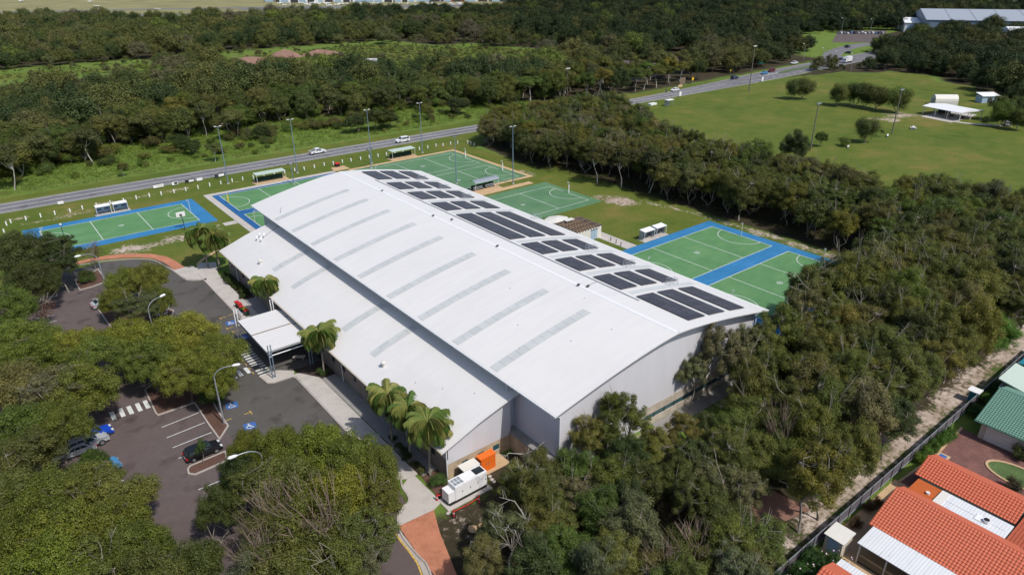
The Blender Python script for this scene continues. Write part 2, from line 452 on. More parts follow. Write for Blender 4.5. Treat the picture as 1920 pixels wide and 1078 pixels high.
gx = grid_coords(-40, 330, 1.5, -3500, 4500); gy = grid_coords(5, 260, 1.5, -1200, 6000)
XX, YY = np.meshgrid(gx, gy, indexing='xy')
def rect(x0, x1, y0, y1, soft=2.0):
    d = np.maximum(np.maximum(x0-XX, XX-x1), np.maximum(y0-YY, YY-y1))
    return np.clip(.5-d/(2*soft), 0, 1)
def polym(pts, soft=3.0):
    P = np.array(pts, float); n = len(P); ins = np.zeros(XX.shape, bool); dm = np.full(XX.shape, 1e9)
    for i in range(n):
        a, b = P[i], P[(i+1) % n]; ab = b-a
        t = np.clip(((XX-a[0])*ab[0]+(YY-a[1])*ab[1])/(ab@ab), 0, 1)
        dm = np.minimum(dm, np.hypot(XX-a[0]-t*ab[0], YY-a[1]-t*ab[1]))
        if a[1] != b[1]:
            ins ^= ((a[1] > YY) != (b[1] > YY)) & (XX < (b[0]-a[0])*(YY-a[1])/(b[1]-a[1])+a[0])
    return np.clip(.5+np.where(ins, dm, -dm)/(2*soft), 0, 1)
FIELD = [(176,36),(176,62),(163,70),(166,96),(172,128),(186,165),(206,196),(232,199),(300,200),(345,197),(378,190),(396,166),(380,133),(364,118),(345,100),(322,78),(300,50),(260,20),(200,10)]
MEADOW = [[(8,425),(96,428),(112,505),(18,508)], [(120,430),(170,393),(290,328),(335,380),(300,445),(240,505),(150,512)]]
lawn = np.maximum.reduce([polym(m_, 8)*.62 for m_ in MEADOW]+[rect(-60,60,140,201,2), rect(60,146,184,201,2), rect(80,129,88,186,3), rect(-60,420,209,216.5,1.5),
                          rect(120,134,52,150,4), rect(-60,240,196,202,2), polym(FIELD, 3)])
sand = np.maximum.reduce([rect(60,140,22.4,26.6,1.6)*.66, rect(47,75,22.4,27,2)*.50, rect(25,37,42,51,1.5)*.33, polym([(129.5,52),(133.5,52),(134.5,76),(133,98),(130,112),(127,113),(130.6,96),(130.5,75)],1.5)*.60,
    polym([(122,110),(128,107),(129,115),(124,121),(119,121)],1.5)*.66, polym([(116,146),(124,143),(128,150),(122,152)],2)*.48,
    rect(-20,44,193.6,196.2,1.2)*.50, rect(4,20,188,192,1.5)*.46, rect(15,42,153,161,3)*.52, rect(50,75,192,193.6,1)*.42,
    polym([(284,126),(300,112),(292,108),(278,118)],3)*.55, rect(268,294,112,124,4)*.50, rect(300,322,84,92,4)*.5,
    polym([(131,445),(150,468),(178,452),(165,430),(140,424)],5)*.64, polym([(178,405),(205,395),(205,372),(186,378)],4)*.5, rect(82,92,45.5,47.5,1)*.55, rect(44,84,43.2,46.6,1.2)*.52])
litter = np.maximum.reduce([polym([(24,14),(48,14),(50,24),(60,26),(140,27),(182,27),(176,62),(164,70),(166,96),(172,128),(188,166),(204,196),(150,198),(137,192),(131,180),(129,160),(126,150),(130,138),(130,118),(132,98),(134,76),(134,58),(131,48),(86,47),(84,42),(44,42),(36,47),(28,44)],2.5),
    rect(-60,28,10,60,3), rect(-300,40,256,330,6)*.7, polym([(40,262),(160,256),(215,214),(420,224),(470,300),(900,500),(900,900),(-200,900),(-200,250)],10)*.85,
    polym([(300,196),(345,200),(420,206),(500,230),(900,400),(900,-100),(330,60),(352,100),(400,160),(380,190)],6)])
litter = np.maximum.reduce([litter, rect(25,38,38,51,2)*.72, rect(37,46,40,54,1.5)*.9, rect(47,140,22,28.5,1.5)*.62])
clear = np.maximum.reduce([polym([(8,425),(96,428),(112,505),(18,508)],6), polym([(120,430),(170,393),(290,328),(335,380),(300,445),(240,505),(150,512)],8),
    polym([(130,440),(160,475),(185,460),(165,425)],6), rect(-60,240,216,222,2)])
litter = litter*(1-clear)
litter = np.where(polym(FIELD, 3) > .5, 0, litter)
nv = XX.size; ny, nx = XX.shape
verts = np.stack([XX.ravel(), YY.ravel(), np.zeros(nv)], 1)
ii = (np.arange(ny-1)[:, None]*nx+np.arange(nx-1)[None, :]).ravel()
gm = np_mesh('ground', verts, np.stack([ii, ii+1, ii+1+nx, ii+nx], 1), [M['ground']])
ca = gm.attributes.new('cover', 'FLOAT_COLOR', 'POINT')
ca.data.foreach_set('color', np.stack([lawn.ravel(), sand.ravel(), litter.ravel(), np.ones(nv)], 1).astype(np.float32).ravel())
tag(child('ground', gm, None), 'grassy ground with sandy and leaf littered patches', None, None, 'structure')

def ribbon(mb, pts, hw, z, off=0.0, m=0):
    pts = [Vector((p[0], p[1])) for p in pts]; L = []; R = []
    hs = hw if hasattr(hw, '__len__') else [hw]*len(pts)
    for i, p in enumerate(pts):
        t = (pts[min(i+1, len(pts)-1)]-pts[max(i-1, 0)]).normalized(); nrm = Vector((-t.y, t.x))
        L.append(p+nrm*(off+hs[i])); R.append(p+nrm*(off-hs[i]))
    for i in range(len(pts)-1):
        mb.quad((*R[i], z), (*R[i+1], z), (*L[i+1], z), (*L[i], z), m)
def wall_strip(mb, pts, hw, z0, z1):
    """raised strip along a polyline (kerb)"""
    for i_, (a, b) in enumerate(zip(pts[:-1], pts[1:])):
        a = Vector(a[:2]); b = Vector(b[:2]); d = b-a; l = d.length
        if l < 1e-4: continue
        d /= l; c = (a+b)/2
        mb.obox((c.x, c.y), (d.x, d.y), l/2+hw*.5, hw, z0, z1+(i_ % 2)*.003)
def smooth_pts(pts, n=4):
    out = []
    for i in range(len(pts)-1):
        p0 = pts[max(i-1, 0)]; p1 = pts[i]; p2 = pts[i+1]; p3 = pts[min(i+2, len(pts)-1)]
        for k in range(n):
            t = k/n
            out.append(tuple(.5*((2*p1[j])+(-p0[j]+p2[j])*t+(2*p0[j]-5*p1[j]+4*p2[j]-p3[j])*t*t+(-p0[j]+3*p1[j]-3*p2[j]+p3[j])*t**3) for j in (0, 1)))
    out.append(tuple(pts[-1])); return out

# main road
RC = smooth_pts([(-320,206),(-100,206),(0,206.6),(60,205.9),(150,205.2),(235,204.6),(290,206.5),(330,209),(375,212),(420,214),(470,216),(560,222)], 6)
rw = [3.7 if p[0] < 240 else min(8.0, 3.7+(p[0]-240)*.045) for p in RC]
b = MB(); ribbon(b, RC, rw, .03); tag(b.build('main_road', M['roadasphalt']), 'grey two lane road behind the courts', None, None, 'structure')
b = MB(); ribbon(b, RC, [w+.9 for w in rw], .012); tag(b.build('road_shoulder', M['concretedark']), None, None, None, 'structure')
b = MB()
cl = [p for p in RC if p[0] < 300]
ribbon(b, cl, .07, .042, .16); ribbon(b, cl, .07, .042, -.16); ribbon(b, cl, .07, .042, 3.25); ribbon(b, cl, .07, .042, -3.25)
for i in range(10):
    ribbon(b, [(322+i*9, 208.6+i*.45), (326+i*9, 208.8+i*.45)], .12, .042, 2.6)
    ribbon(b, [(312+i*7, 207.6+i*.35), (315+i*7, 207.8+i*.35)], .12, .042, -4.0)
for i in range(4): ribbon(b, [(336+i*4,211.2+i*.3),(338.5+i*4,209.6+i*.3)], .3, .042)
tag(b.build('road_markings', M['line']), None, None, None, 'structure')
b = MB(); md = smooth_pts([(348,210.2),(362,212),(380,213.4),(398,214)], 4)
ribbon(b, md, [.2]+[1.6]*(len(md)-2)+[.2], .10); tag(b.build('grass_median', M['lawn']), None, None, None, 'structure')
SR = smooth_pts([(412,212),(424,221),(450,236),(490,247),(520,248),(560,240)], 5)
b = MB(); ribbon(b, SR, [7]+[5.5]*(len(SR)-1), .036); tag(b.build('side_road', M['roadasphalt']), None, None, None, 'structure')

# car park and driveway
b = MB(); b.poly([(-60,12),(27,12),(26.0,46),(28.4,58.5),(28.4,134),(26,135.5),(24.5,146),(21,150.2),(15,152.6),(8,152),(-10,147),(-60,146)], .012)
tag(b.build('car_park', M['asphalt']), 'dark brownish asphalt car park under trees', None, None, 'structure')
b = MB(); b.poly([(16.2,64),(28.4,62),(28.4,134),(26,135.5),(24.5,146),(21,150.2),(15,152.6),(2,150.6),(2,143),(14,140),(16.6,120)], .020)
tag(b.build('driveway', M['driveasphalt']), 'grey asphalt driveway along the hall', None, None, 'structure')
b = MB(); b.poly([(25.9,88.9),(33.4,88.9),(33.4,103.5),(28.6,103.5),(25.9,103.5)], .028)
tag(b.build('canopy_forecourt', M['driveasphalt']), None, None, None, 'structure')

def slab(name, pts, mat, z=.12, label=None):
    b = MB(); b.prism([tuple(p) for p in pts], 0, z)
    return tag(b.build(name, mat), label, None, None, 'structure')
def GP(*pp): return [G(*p) for p in pp]
slab('footpath', [(28.5,131),(28.6,104),(31.4,104),(31.4,131.5)], M['concrete'], .12)
slab('footpath', [(28.5,87.6),(28.4,58.6),(29.8,57.6),(31.2,57.6),(31.1,84.5),(29.2,87.6)], M['concrete'], .12)
slab('footpath', [G(487,707),G(502,719),G(513,718.5),G(548,707),(28.4,86.4),(28.5,87.7),(28.9,88.6),G(520,695)], M['concrete'], .128)
slab('entry_apron', GP((304.5,496.6),(327.6,507.2),(347,502),(361,499),(384,516),(388,526),(375,525),(350.6,525),(336.5,516)), M['concrete'], .12)
slab('entry_apron', [(28.5,131),(31.4,131.5),(33,138),(30.5,139.5),(28,136)], M['concrete'], .115)
slab('wall_paving', [(31.45,57),(33.5,57),(33.5,84),(31.15,84)], M['concretedark'], .10)
slab('wall_paving', [(31.45,108),(33.5,108),(33.5,117),(31.45,117)], M['concretedark'], .10)
slab('path_apron', [(29.8,57.55),G(753.9,913),G(766,932),G(764,945),G(748.5,955),(25.2,51.7),(29.5,51.4),(30.8,51.9),(30.75,57.55)], M['concrete'], .12)
slab('red_path', [(25.2,51.65),(29.45,51.35),G(824.7,999),G(856.6,1078),(24.6,36),(22,36),G(814,1078),G(787.5,1045)], M['redpath'], .11, 'salmon red stamped concrete path')
rp_o = [(123.8,496.6),(159,487.7),(201.7,479.7),(237,476.7),(281.5,476.7),(311.5,481.5),(331,491),(347,502)]
rp_i = [(327.6,507.2),(308,493),(286.8,485),(255,483),(201.7,486),(166,491),(131,499)]
slab('red_path', GP((60,520),*rp_o,*rp_i,(70,530)), M['redpath'], .11, 'salmon red path curving round the car park')
b = MB(); pts = smooth_pts(GP((392,522),(378,505),(372,497),(380,488),(398,476),(410,468)), 4); ribbon(b, pts, .35, .10)
tag(b.build('garden_edging', M['tan']), None, None, None, 'structure')
# kerbs
b = MB()
for pl in ([(28.42,134),(28.42,104)], [(28.35,86.5),(28.3,59)], smooth_pts(GP((306,498),(320,505),(336.5,517),(350.6,526),(376,526)), 3),
           smooth_pts(GP((70,540),(130,503),(166,495),(201.7,489.5),(255,486.5),(287,488.5),(306,498)), 4),
           smooth_pts([(29.7,58.9),G(753.9,913),G(766,932),G(764,945),G(748.5,955),(25.1,51.7)], 3), smooth_pts([(25.1,51.6),G(760,1014),G(787,1045),G(806,1072),(21.5,36)], 3),
           GP((487,707),(502,719),(513,718.5),(548,707))):
    wall_strip(b, pl, .09, 0, .15)
tag(b.build('kerb', M['kerb']), None, None, None, 'structure')
b = MB(); g2 = smooth_pts([G(741,1000),G(756,1020),G(773,1042),G(791,1078),(20.4,36)], 3); ribbon(b, g2, .09, .03)
tag(b.build('kerb_line', M['yline']), None, None, None, 'structure')
b = MB(); ribbon(b, smooth_pts([G(748,1000),G(764,1020),G(782,1044),G(800,1078),(21.0,36)], 3), .28, .024); tag(b.build('gutter', M['kerb']), None, None, None, 'structure')

# planted islands in the car park
def c4(x, y): return G(180+x*.1771, 700+y*.1771)
def cA(x, y): return G(60+x*.1771, 470+y*.1771)
def island(pts, mat='mulch'):
    b = MB(); b.prism(pts, 0, .10); tag(b.build('planting_island', M[mat]), 'bark mulch island with concrete kerb', None, None, 'structure')
    b = MB(); wall_strip(b, pts+[pts[0]], .10, 0, .16); tag(b.build('island_kerb', M['kerb']), None, None, None, 'structure')
island([c4(975,1020),c4(1000,985),c4(1370,830),c4(1390,925),c4(1050,1075),c4(985,1065)])
island([c4(520,180),c4(640,430),c4(660,445),c4(1045,312),c4(1180,520),c4(1310,700),c4(1400,560),c4(1290,400),c4(1180,200),c4(1100,60),c4(700,40)])
island([cA(460,320),cA(480,370),cA(510,420),cA(650,382),cA(790,330),cA(700,200),cA(560,285)])
island([cA(-100,480),cA(0,520),cA(60,520),cA(270,482),cA(230,385),cA(205,375),cA(0,300),cA(-120,330)])
island([cA(820,420),cA(1500,640),cA(1480,700),cA(900,900),cA(700,620)])


# bays, crossings and symbols
b = MB()
def bar(p, q, w=.06, z=.034):
    ribbon(b, [p, q], w, z)
for p, q in (((697,572),(1088,416)),((750,682),(1152,520)),((812,787),(1225,624)),((875,900),(1180,782))): bar(c4(*p), c4(*q))
for p, q in (((25,600),(195,560)),((70,645),(200,625)),((40,722),(242,680)),((105,782),(262,742)),((635,518),(692,502)),((660,578),(735,560)),((800,520),(860,505))): bar(cA(*p), cA(*q))
bar(G(262,1025), G(281,1018)); bar(G(386,940), G(431,923)); bar(G(372,918), G(428,895)); bar(G(205,882), G(222,877)); bar(G(210,907), G(232,900))
bar(G(91,517), G(110,511), .12); bar(G(89,522), G(93,515), .10)
def patch(pts, z=.034, mb=None): (mb or b).add([(p[0], p[1], z) for p in pts], [tuple(range(len(pts)))])
for cx_, cy_ in ((180,450),(273,415),(362,388),(453,358),(535,328)):
    x, y = c4(cx_, cy_); b.obox((x, y), (0, 1), 1.15, .27, .030, .034)
def c3(x, y): return G(380+x*.1771, 560+y*.1771)
for x_, y_ in ((392,787),(472,760),(330,822)):
    x, y = c3(x_, y_); b.obox((x, y), (0, 1), .95, .27, .030, .034)
for k in range(15):
    b.obox((25.35, 89.6+k*.86), (1, 0), .9, .2, .036, .040)
tag(b.build('bay_markings', M['line']), 'white bay lines and crossing stripes', None, None, 'structure')
b = MB(); yl = []
for p in ((220,200),(290,310),(350,345),(420,455)):
    x, y = c3(*p); b.obox((x, y), (1, 0), .55, .06, .03, .036); b.obox((x-.5, y), (0, 1), .45, .06, .03, .0355)
for p in ((320,165),): x, y = c3(*p); b.obox((x, y), (1, 0), .8, .06, .03, .036)
for k in range(9): b.obox((24.0+.0*k, 92+k*1.5), (0, 1), .35, .06, .03, .036)
x, y = c4(1610, 420); b.obox((x, y), (1,0), .5, .06, .03, .036); b.obox((x+.35, y-.1), (0,1), .5, .06, .03, .0355)
x, y = c4(1405, 490); b.obox((x, y), (1,0), .4, .06, .03, .036)
tag(b.build('bay_markings', M['yline']), 'yellow bay corner marks', None, None, 'structure')
def accessible_symbol(x, y, rz):
    t = thing('accessible_bay_symbol', 'blue square with white wheelchair symbol painted on the driveway', 'road marking', (x, y, .034), rz, 'painted wheelchair bay symbols')
    q = MB(); q.box(-.75,.75,-.75,.75,0,.003); q.build('blue_square', M['bluepaint'], t)
    q = MB(); pts = [(math.cos(a)*.36-.05, math.sin(a)*.36-.18) for a in np.linspace(math.radians(120), math.radians(380), 14)]
    for a, c in zip(pts[:-1], pts[1:]): ribbon(q, [a, c], .06, .006)
    ribbon(q, [(-.12,.42),(-.08,-.05)], .07, .006); ribbon(q, [(-.08,-.05),(.28,-.08)], .07, .0065); ribbon(q, [(.28,-.05),(.42,-.45)], .07, .006); ribbon(q, [(-.1,.2),(.2,.18)], .05, .0068)
    q.poly([(-.12+.11*math.cos(a), .56+.11*math.sin(a)) for a in np.linspace(0, 2*math.pi, 10)[:-1]], .006)
    q.build('wheelchair_figure', M['line'], t); return t
_s = [accessible_symbol(*c4(1440,340), -.2), accessible_symbol(*c4(1630,558), -.2), accessible_symbol(*c3(298,258), 0), accessible_symbol(*c3(428,410), 0)]
for o, l in zip(_s, ('blue wheelchair bay square nearest the lamp post', 'blue wheelchair bay square half hidden by the foreground tree', 'blue wheelchair bay square beside the wheelie bins', 'blue wheelchair bay square beside the canopy crossing')): o['label'] = l
b = MB(); x, y = c3(565, 725); b.obox((x, y), (0, 1), .6, .5, .03, .042); tag(b.build('drain_grate', M['black']), 'black drain grate by the canopy drive', 'drain')

# ------------------------------------------------------------------ courts
def arc(mb, cx_, cy_, r, a0, a1, w, z, n=20):
    pts = [(cx_+r*math.cos(a), cy_+r*math.sin(a)) for a in np.linspace(a0, a1, n)]
    ribbon(mb, pts, w, z)
def court_lines(mb, x0, x1, y0, y1, z=.055, w=.065):
    T = (x1-x0)/3; ym = (y0+y1)/2
    for y in (y0, y1): ribbon(mb, [(x0-w, y), (x1+w, y)], w, z)
    for x in (x0, x1): ribbon(mb, [(x, y0+w), (x, y1-w)], w, z)
    for x in (x0+T, x1-T): ribbon(mb, [(x, y0+w), (x, y1-w)], w, z)
    arc(mb, x0, ym, 4.9, -math.pi/2+.015, math.pi/2-.015, w, z+.003); arc(mb, x1, ym, 4.9, math.pi/2+.015, 3*math.pi/2-.015, w, z+.003)
    xm = (x0+x1)/2; arc(mb, xm, ym, .5, 0, 2*math.pi, .06, z)
    for k in (-.2, 0, .2): ribbon(mb, [(xm+k, ym-.2), (xm+k, ym+.2)], .05, z+.003)
def court_set(label, base_rects, greens, base_mat, green_mat):
    b = MB()
    for r in base_rects: b.box(r[0], r[1], r[2], r[3], 0, .03)
    tag(b.build('court_surround', M[base_mat]), label+' surround', None, None, 'structure')
    for g in greens:
        b = MB(); b.box(g[0], g[1], g[2], g[3], .03, .044); tag(b.build('netball_court', M[green_mat]), label, None, None, 'structure')
        b = MB(); court_lines(b, *g); tag(b.build('court_lines', M['line']), None, None, None, 'structure')
court_set('green netball court edged with blue, right of the hall', [(93.6,130.0,49.8,90.5)], [(96.8,127.3,72.4,87.65),(96.8,127.3,53.3,68.55)], 'courtblue', 'courtgreen')
court_set('green court edged with blue, left of the hall', [(4.5,41.4,163.3,184.7)], [(7.6,38.1,166.5,181.75)], 'courtblue', 'courtgreen')
court_set('green court with deep blue edge behind the hall', [(46.2,81,145,183.7)], [(47.7,78.2,167.3,182.5),(47.7,78.2,148.6,163.8)], 'courtdeep', 'courtgreen')
court_set('faded green court beside the bush', [(85,121.2,116.4,138.2)], [(88.7,119.2,119.2,134.4)], 'courtgreen2', 'courtgreen2')
b = MB(); b.box(85, 122.3, 144.6, 184.4, 0, .025); tag(b.build('court_border', M['tan']), 'brown paved border of the far courts', None, None, 'structure')
court_set('faded green court in the far pair', [(86,121,145.8,183)], [(88.4,118.9,165.6,180.7),(88.4,118.9,147,162.1)], 'courtgreen2', 'courtgreen2')
slab('court_path', [(44.5,145),(46.1,145),(46.1,183.8),(81,183.8),(81,185.6),(44.5,185.6)], M['concrete'], .05)
slab('court_path', [(41.5,158.6),(44.4,158.6),(44.4,160.8),(41.5,160.8)], M['concrete'], .05)
slab('court_path', [(102.4,90.6),(105.5,90.6),(105.5,101.4),(102.4,101.4)], M['concrete'], .05)
slab('court_path', [(86,139.4),(118,139.4),(118,141.4),(86,141.4)], M['tan'], .04)
slab('court_path', [(100.5,140.9),(109,140.9),(109,144.6),(100.5,144.6)], M['tan'], .06)
slab('court_path', [(81,185),(86,185),(86,189),(82,189)], M['tan'], .05)
for r in ((58.6,68,185.9,189.3),(99.8,109,184.6,188)): slab('shelter_slab', [(r[0],r[2]),(r[1],r[2]),(r[1],r[3]),(r[0],r[3])], M['tan'], .06)
slab('shelter_slab', [(19.6,184.8),(27.2,184.8),(27.2,186.6),(19.6,186.6)], M['concrete'], .09)
slab('shelter_slab', [(108,90.6),(115.8,90.6),(115.8,92.9),(108,92.9)], M['concrete'], .07)
slab('utility_slab', [(30.6,50.1),(36.6,50.1),(36.6,52.3),(30.6,52.3)], M['concrete'], .16)
slab('utility_slab', [(35.0,52.35),(41,52.35),(41,54.6),(35.0,54.6)], M['tan'], .10)
slab('gable_path', [(60,44.6),(83.5,44.6),(83.5,46.8),(60,46.8)], M['concretedark'], .05)
slab('brick_path', GP((1388,968),(1440,915),(1520,955),(1470,978),(1412,1006)), M['brickpath'], .04, 'brown brick path through the shaded trees')
slab('brick_path', GP((1322,1078),(1345,1042),(1378,1036),(1362,1078)), M['brickpath'], .04)
b = MB(); b.poly([(-300,770),(300,850),(640,770),(1100,640),(1400,1500),(-300,1800)], .05); tag(b.build('airfield', M['farmgrass']), 'dry grass airfield beyond the forest', None, None, 'structure')
b = MB(); ribbon(b, [(60,1010),(300,900),(480,820)], 14, .09); ribbon(b, [(330,985),(560,850),(680,770)], 26, .10); ribbon(b, [(-200,1230),(200,1080),(420,960)], 12, .09); tag(b.build('runway', M['roadasphalt']), 'grey airfield apron and runway', None, None, 'structure')
b = MB(); b.poly([G(1560,80),G(1572,58),G(1662,58),G(1662,80)], .04); tag(b.build('far_car_park', M['asphalt']), None, None, None, 'structure')
b = MB(); b.poly([(270,240),(350,262),(400,300),(300,300)], .04); tag(b.build('far_car_park', M['asphalt']), None, None, None, 'structure')
slab('pavilion_slab', [(286,100.2),(298,99.4),(309,100),(309,111.5),(288.5,112)], M['concrete'], .08)
b = MB(); ribbon(b, smooth_pts([(290,104),(289,97),(292,90),(296,84)], 4), 1.1, .05); tag(b.build('pavilion_path', M['concrete']), None, None, None, 'structure')

# ------------------------------------------------------------------ sports hall
def mainz(x): return 13.4-3.35*(abs(x-62.1)/20.0)**1.4
def lowz(x): return float(np.interp(x, [32.4, 34.85, 37.9, 41, 42.8, 44], [4.9, 5.75, 6.85, 7.7, 8.15, 8.42]))
def dz(fn, x): return (fn(x+.05)-fn(x-.05))/.1
HX, HY = 58.0, 92.0
hall = thing('sports_hall', 'long white sports hall with curved roof and lower side wing', 'sports hall', (HX, HY, 0))
HL = (-HX, -HY, 0)
def hb(b, name, mat, parent=None, smooth=False):
    if parent is None: return b.build(name, mat, hall, HL, smooth=smooth)
    return b.build(name, mat, parent, (0, 0, 0), smooth=smooth)
def roof_shell(b, xs, fn, y0, y1, th):
    n = len(xs); V = []; F = []
    for y in (y0, y1):
        for x in xs: V.append((x, y, fn(x)))
        for x in xs: V.append((x, y, fn(x)-th))
    m = 2*n
    for i in range(n-1):
        F += [(i, i+1, m+i+1, m+i), (n+i+1, n+i, m+n+i, m+n+i+1), (n+i, n+i+1, i+1, i), (m+i, m+i+1, m+n+i+1, m+n+i)]
    F += [(n, 0, m, m+n), (n-1, 2*n-1, m+2*n-1, m+n-1)]
    b.add(V, F)
xs = list(np.linspace(42.1, 82.1, 49)); b = MB(); roof_shell(b, xs, mainz, 45.6, 138.7, .16); mroof = hb(b, 'roof', M['roof'])
b = MB(); roof_shell(b, list(np.linspace(32.4, 43.75, 16)), lowz, 53.7, 131.2, .16); lroof = hb(b, 'roof', M['roof'])
b = MB()
for s in (-1, 1):
    V = []; 
    for y in (45.7, 138.6): V += [(62.1, y, 13.52), (62.1+s*.28, y, 13.42), (62.1+s*.28, y, 13.36)]
    b.add(V, [(0,1,4,3), (1,2,5,4)])
hb(b, 'ridge_cap', M['white'], None)
b = MB(); b.box(65.30, 65.42, 55, 129, 13.16, 13.26); b.tube([(62.6, 62.4, 13.46), (65.3, 62.9, 13.22)], .05); hb(b, 'cable_tray', M['steel'])
# walls
def gable(y, xs, fn, zb, inset):
    b = MB(); n = len(xs); V = [(x, y, zb) for x in xs]+[(x, y, fn(x)-inset) for x in xs]
    b.add(V, [(i, i+1, n+i+1, n+i) for i in range(n-1)]); return b
gx_ = list(np.linspace(43.9, 80.7, 31))
hb(gable(46.9, gx_, mainz, 2.95, .17), 'wall', M['cladding'])
b = MB(); b.box(43.9, 58.6, 46.86, 47.1, 0, 2.95); hb(b, 'wall', M['cladding'])
b = MB(); b.box(58.6, 80.7, 46.88, 47.1, 0, .95); b.box(58.6, 80.7, 46.88, 47.1, 1.75, 2.95); hb(b, 'block_band', M['creamband'])
for k in range(11):
    b = MB(); b.box(58.62+k*2.005, 60.56+k*2.005, 46.98, 47.05, .955, 1.745); w = hb(b, 'window', M['tealglass'])
    b = MB(); b.box(60.565+k*2.005, 60.62+k*2.005, 46.90, 47.08, .952, 1.748); hb(b, 'window_frame', M['dark'], w)
b = MB(); b.box(43.8, 43.98, 46.84, 137.6, 0, 10.2); hb(b, 'wall', M['sidewall'])
b = MB(); b.box(80.7, 80.9, 46.84, 137.6, 0, 10.35); hb(b, 'wall', M['sidewall'])
hb(gable(137.5, gx_, mainz, 0, .17), 'wall', M['cladding'])
lx = list(np.linspace(33.4, 42.75, 12))
hb(gable(54.5, lx, lowz, 2.2, .17), 'wall', M['cladding'])
b = MB(); b.box(33.42, 42.75, 54.54, 54.8, 0, 2.2); bw = hb(b, 'block_wall', M['block'])
b = MB(); b.box(42.75, 43.8, 55.2, 55.4, 0, 8.9); hb(b, 'wall', M['sidewall'])
b = MB(); b.box(42.6, 43.8, 47.2, 55.2, 2.5, 2.62); b.box(42.55, 42.62, 47.1, 54.5, 2.35, 2.66); hb(b, 'annex_roof', M['concretedark'])
b = MB(); b.box(42.7, 43.8, 47.4, 54.5, 0, 2.48); hb(b, 'annex_wall', M['block'])
for x in (35.9, 38.2, 40.5):
    b = MB(); b.box(x-.42, x+.42, 54.44, 54.53, .95, 1.65); w = hb(b, 'window', M['tealglass'])
    b = MB(); b.box(x-.47, x+.47, 54.42, 54.54, .87, .945); hb(b, 'sill', M['white'], w)
b = MB(); b.box(33.4, 33.6, 54.5, 130.6, 2.9, 4.95); hb(b, 'wall', M['sidewall'])
b = MB(); b.box(33.44, 33.62, 54.56, 88.4, 0, 2.9); hb(b, 'block_wall', M['brick'])
b = MB(); b.box(33.44, 33.62, 104, 130.6, 0, 2.9); hb(b, 'block_wall', M['brick'])
b = MB(); b.box(33.5, 33.62, 88.4, 104, 0, 2.9); hb(b, 'block_wall', M['dark'])
for k in range(7):
    b = MB(); b.box(33.42, 33.5, 88.7+k*2.2, 90.7+k*2.2, .1, 2.6); w = hb(b, 'entrance_glass', M['glass'])
    b = MB(); b.box(33.36, 33.46, 90.72+k*2.2, 90.86+k*2.2, 0, 2.7); hb(b, 'mullion', M['steel'], w)
b = MB(); b.box(33.5, 43.8, 130.6, 130.75, 0, 4.9); b.add([(33.5,130.68,4.9),(43.8,130.68,4.9),(43.8,130.68,8.2)], [(0,1,2)]); hb(b, 'wall', M['cladding'])
for y in [57.5+3.35*k for k in range(9)]+[105.8+3.3*k for k in range(8)]:
    b = MB(); b.box(33.37, 33.47, y-.35, y+.35, 1.95, 2.75); w = hb(b, 'window', M['glass'])
    b = MB(); b.box(33.34, 33.48, y-.4, y+.4, 1.87, 1.945); hb(b, 'sill', M['kerb'], w)
# gutters and pipes
b = MB(); b.box(41.92, 42.08, 45.6, 138.7, 9.86, 10.03); hb(b, 'gutter', M['white'])
b = MB(); b.box(82.12, 82.28, 45.6, 138.7, 9.86, 10.03); hb(b, 'gutter', M['white'])
b = MB(); b.box(32.22, 32.38, 53.7, 131.2, 4.72, 4.89); hb(b, 'gutter', M['cream'])
b = MB(); b.tube([(42.0, 46.3, 9.8), (42.3, 46.4, 9.3), (43.75, 46.75, 8.6), (43.78, 46.76, .1)], .075); hb(b, 'downpipe', M['white'])
b = MB(); b.tube([(82.2, 46.3, 9.8), (80.95, 46.6, 8.9), (80.98, 46.6, .1)], .075); hb(b, 'downpipe', M['white'])
b = MB(); b.tube([(32.3, 54.2, 4.7), (33.3, 54.35, 4.2), (33.33, 54.38, .1)], .07); hb(b, 'downpipe', M['white'])
for y in (63.5, 72.4, 81.4, 107.9, 116.8, 125.6):
    b = MB(); b.tube([(32.3, y, 4.7), (33.3, y, 4.3), (33.33, y, .1)], .065); hb(b, 'downpipe', M['white'])
for y in (54.6, 63.5, 72.45, 81.4, 90.2, 99.2, 107.9, 116.9, 125.6):
    b = MB(); b.box(43.42, 43.56, y-.07, y+.07, 8.52, 9.95); b.box(43.44, 43.58, y-.75, y+.0, 8.44, 8.55); hb(b, 'downpipe', M['white'])
# dark sheets painting shade lines on the wall, in line with wing skylights
SKY_LOW = [(76.0, 35.7), (85.0, 35.8), (103.7, 35.8), (112.5, 36.0)]
for y, x0 in SKY_LOW:
    b = MB(); b.box(43.70, 43.795, y-.75, y+.75, 8.4, 9.9); hb(b, 'wall_shade_sheet', M['tealglass'])
# skylights: strips of separate translucent panes lying on the roof
pane_m = None
def pane_mesh():
    b = MB(); b.box(-.638, .638, -.357, .357, 0, .02); return b.mesh('skylight_pane', M['skylight'])
pane_m = pane_mesh()
def strip(parent, fn, x0, x1, yc, z_off):
    n = int(round((x1-x0)/1.3)); st = None
    b = MB(); nseg = 14; xs_ = np.linspace(x0-.06, x1+.06, nseg)
    for i in range(nseg-1):
        a, c = xs_[i], xs_[i+1]
        b.quad((a, yc-.76, fn(a)+.012), (c, yc-.76, fn(c)+.012), (c, yc+.76, fn(c)+.012), (a, yc+.76, fn(a)+.012))
    st = hb(b, 'skylight', M['roof'])
    for k in range(n):
        x = x0+(k+.5)*(x1-x0)/n
        for s in (-1, 1):
            child('skylight_pane', pane_m, st, (x, yc+s*.365, fn(x)+.03), (0, -math.atan(dz(fn, x)), 0), ((x1-x0)/n/1.30/math.cos(math.atan(dz(fn, x))), 1, 1))
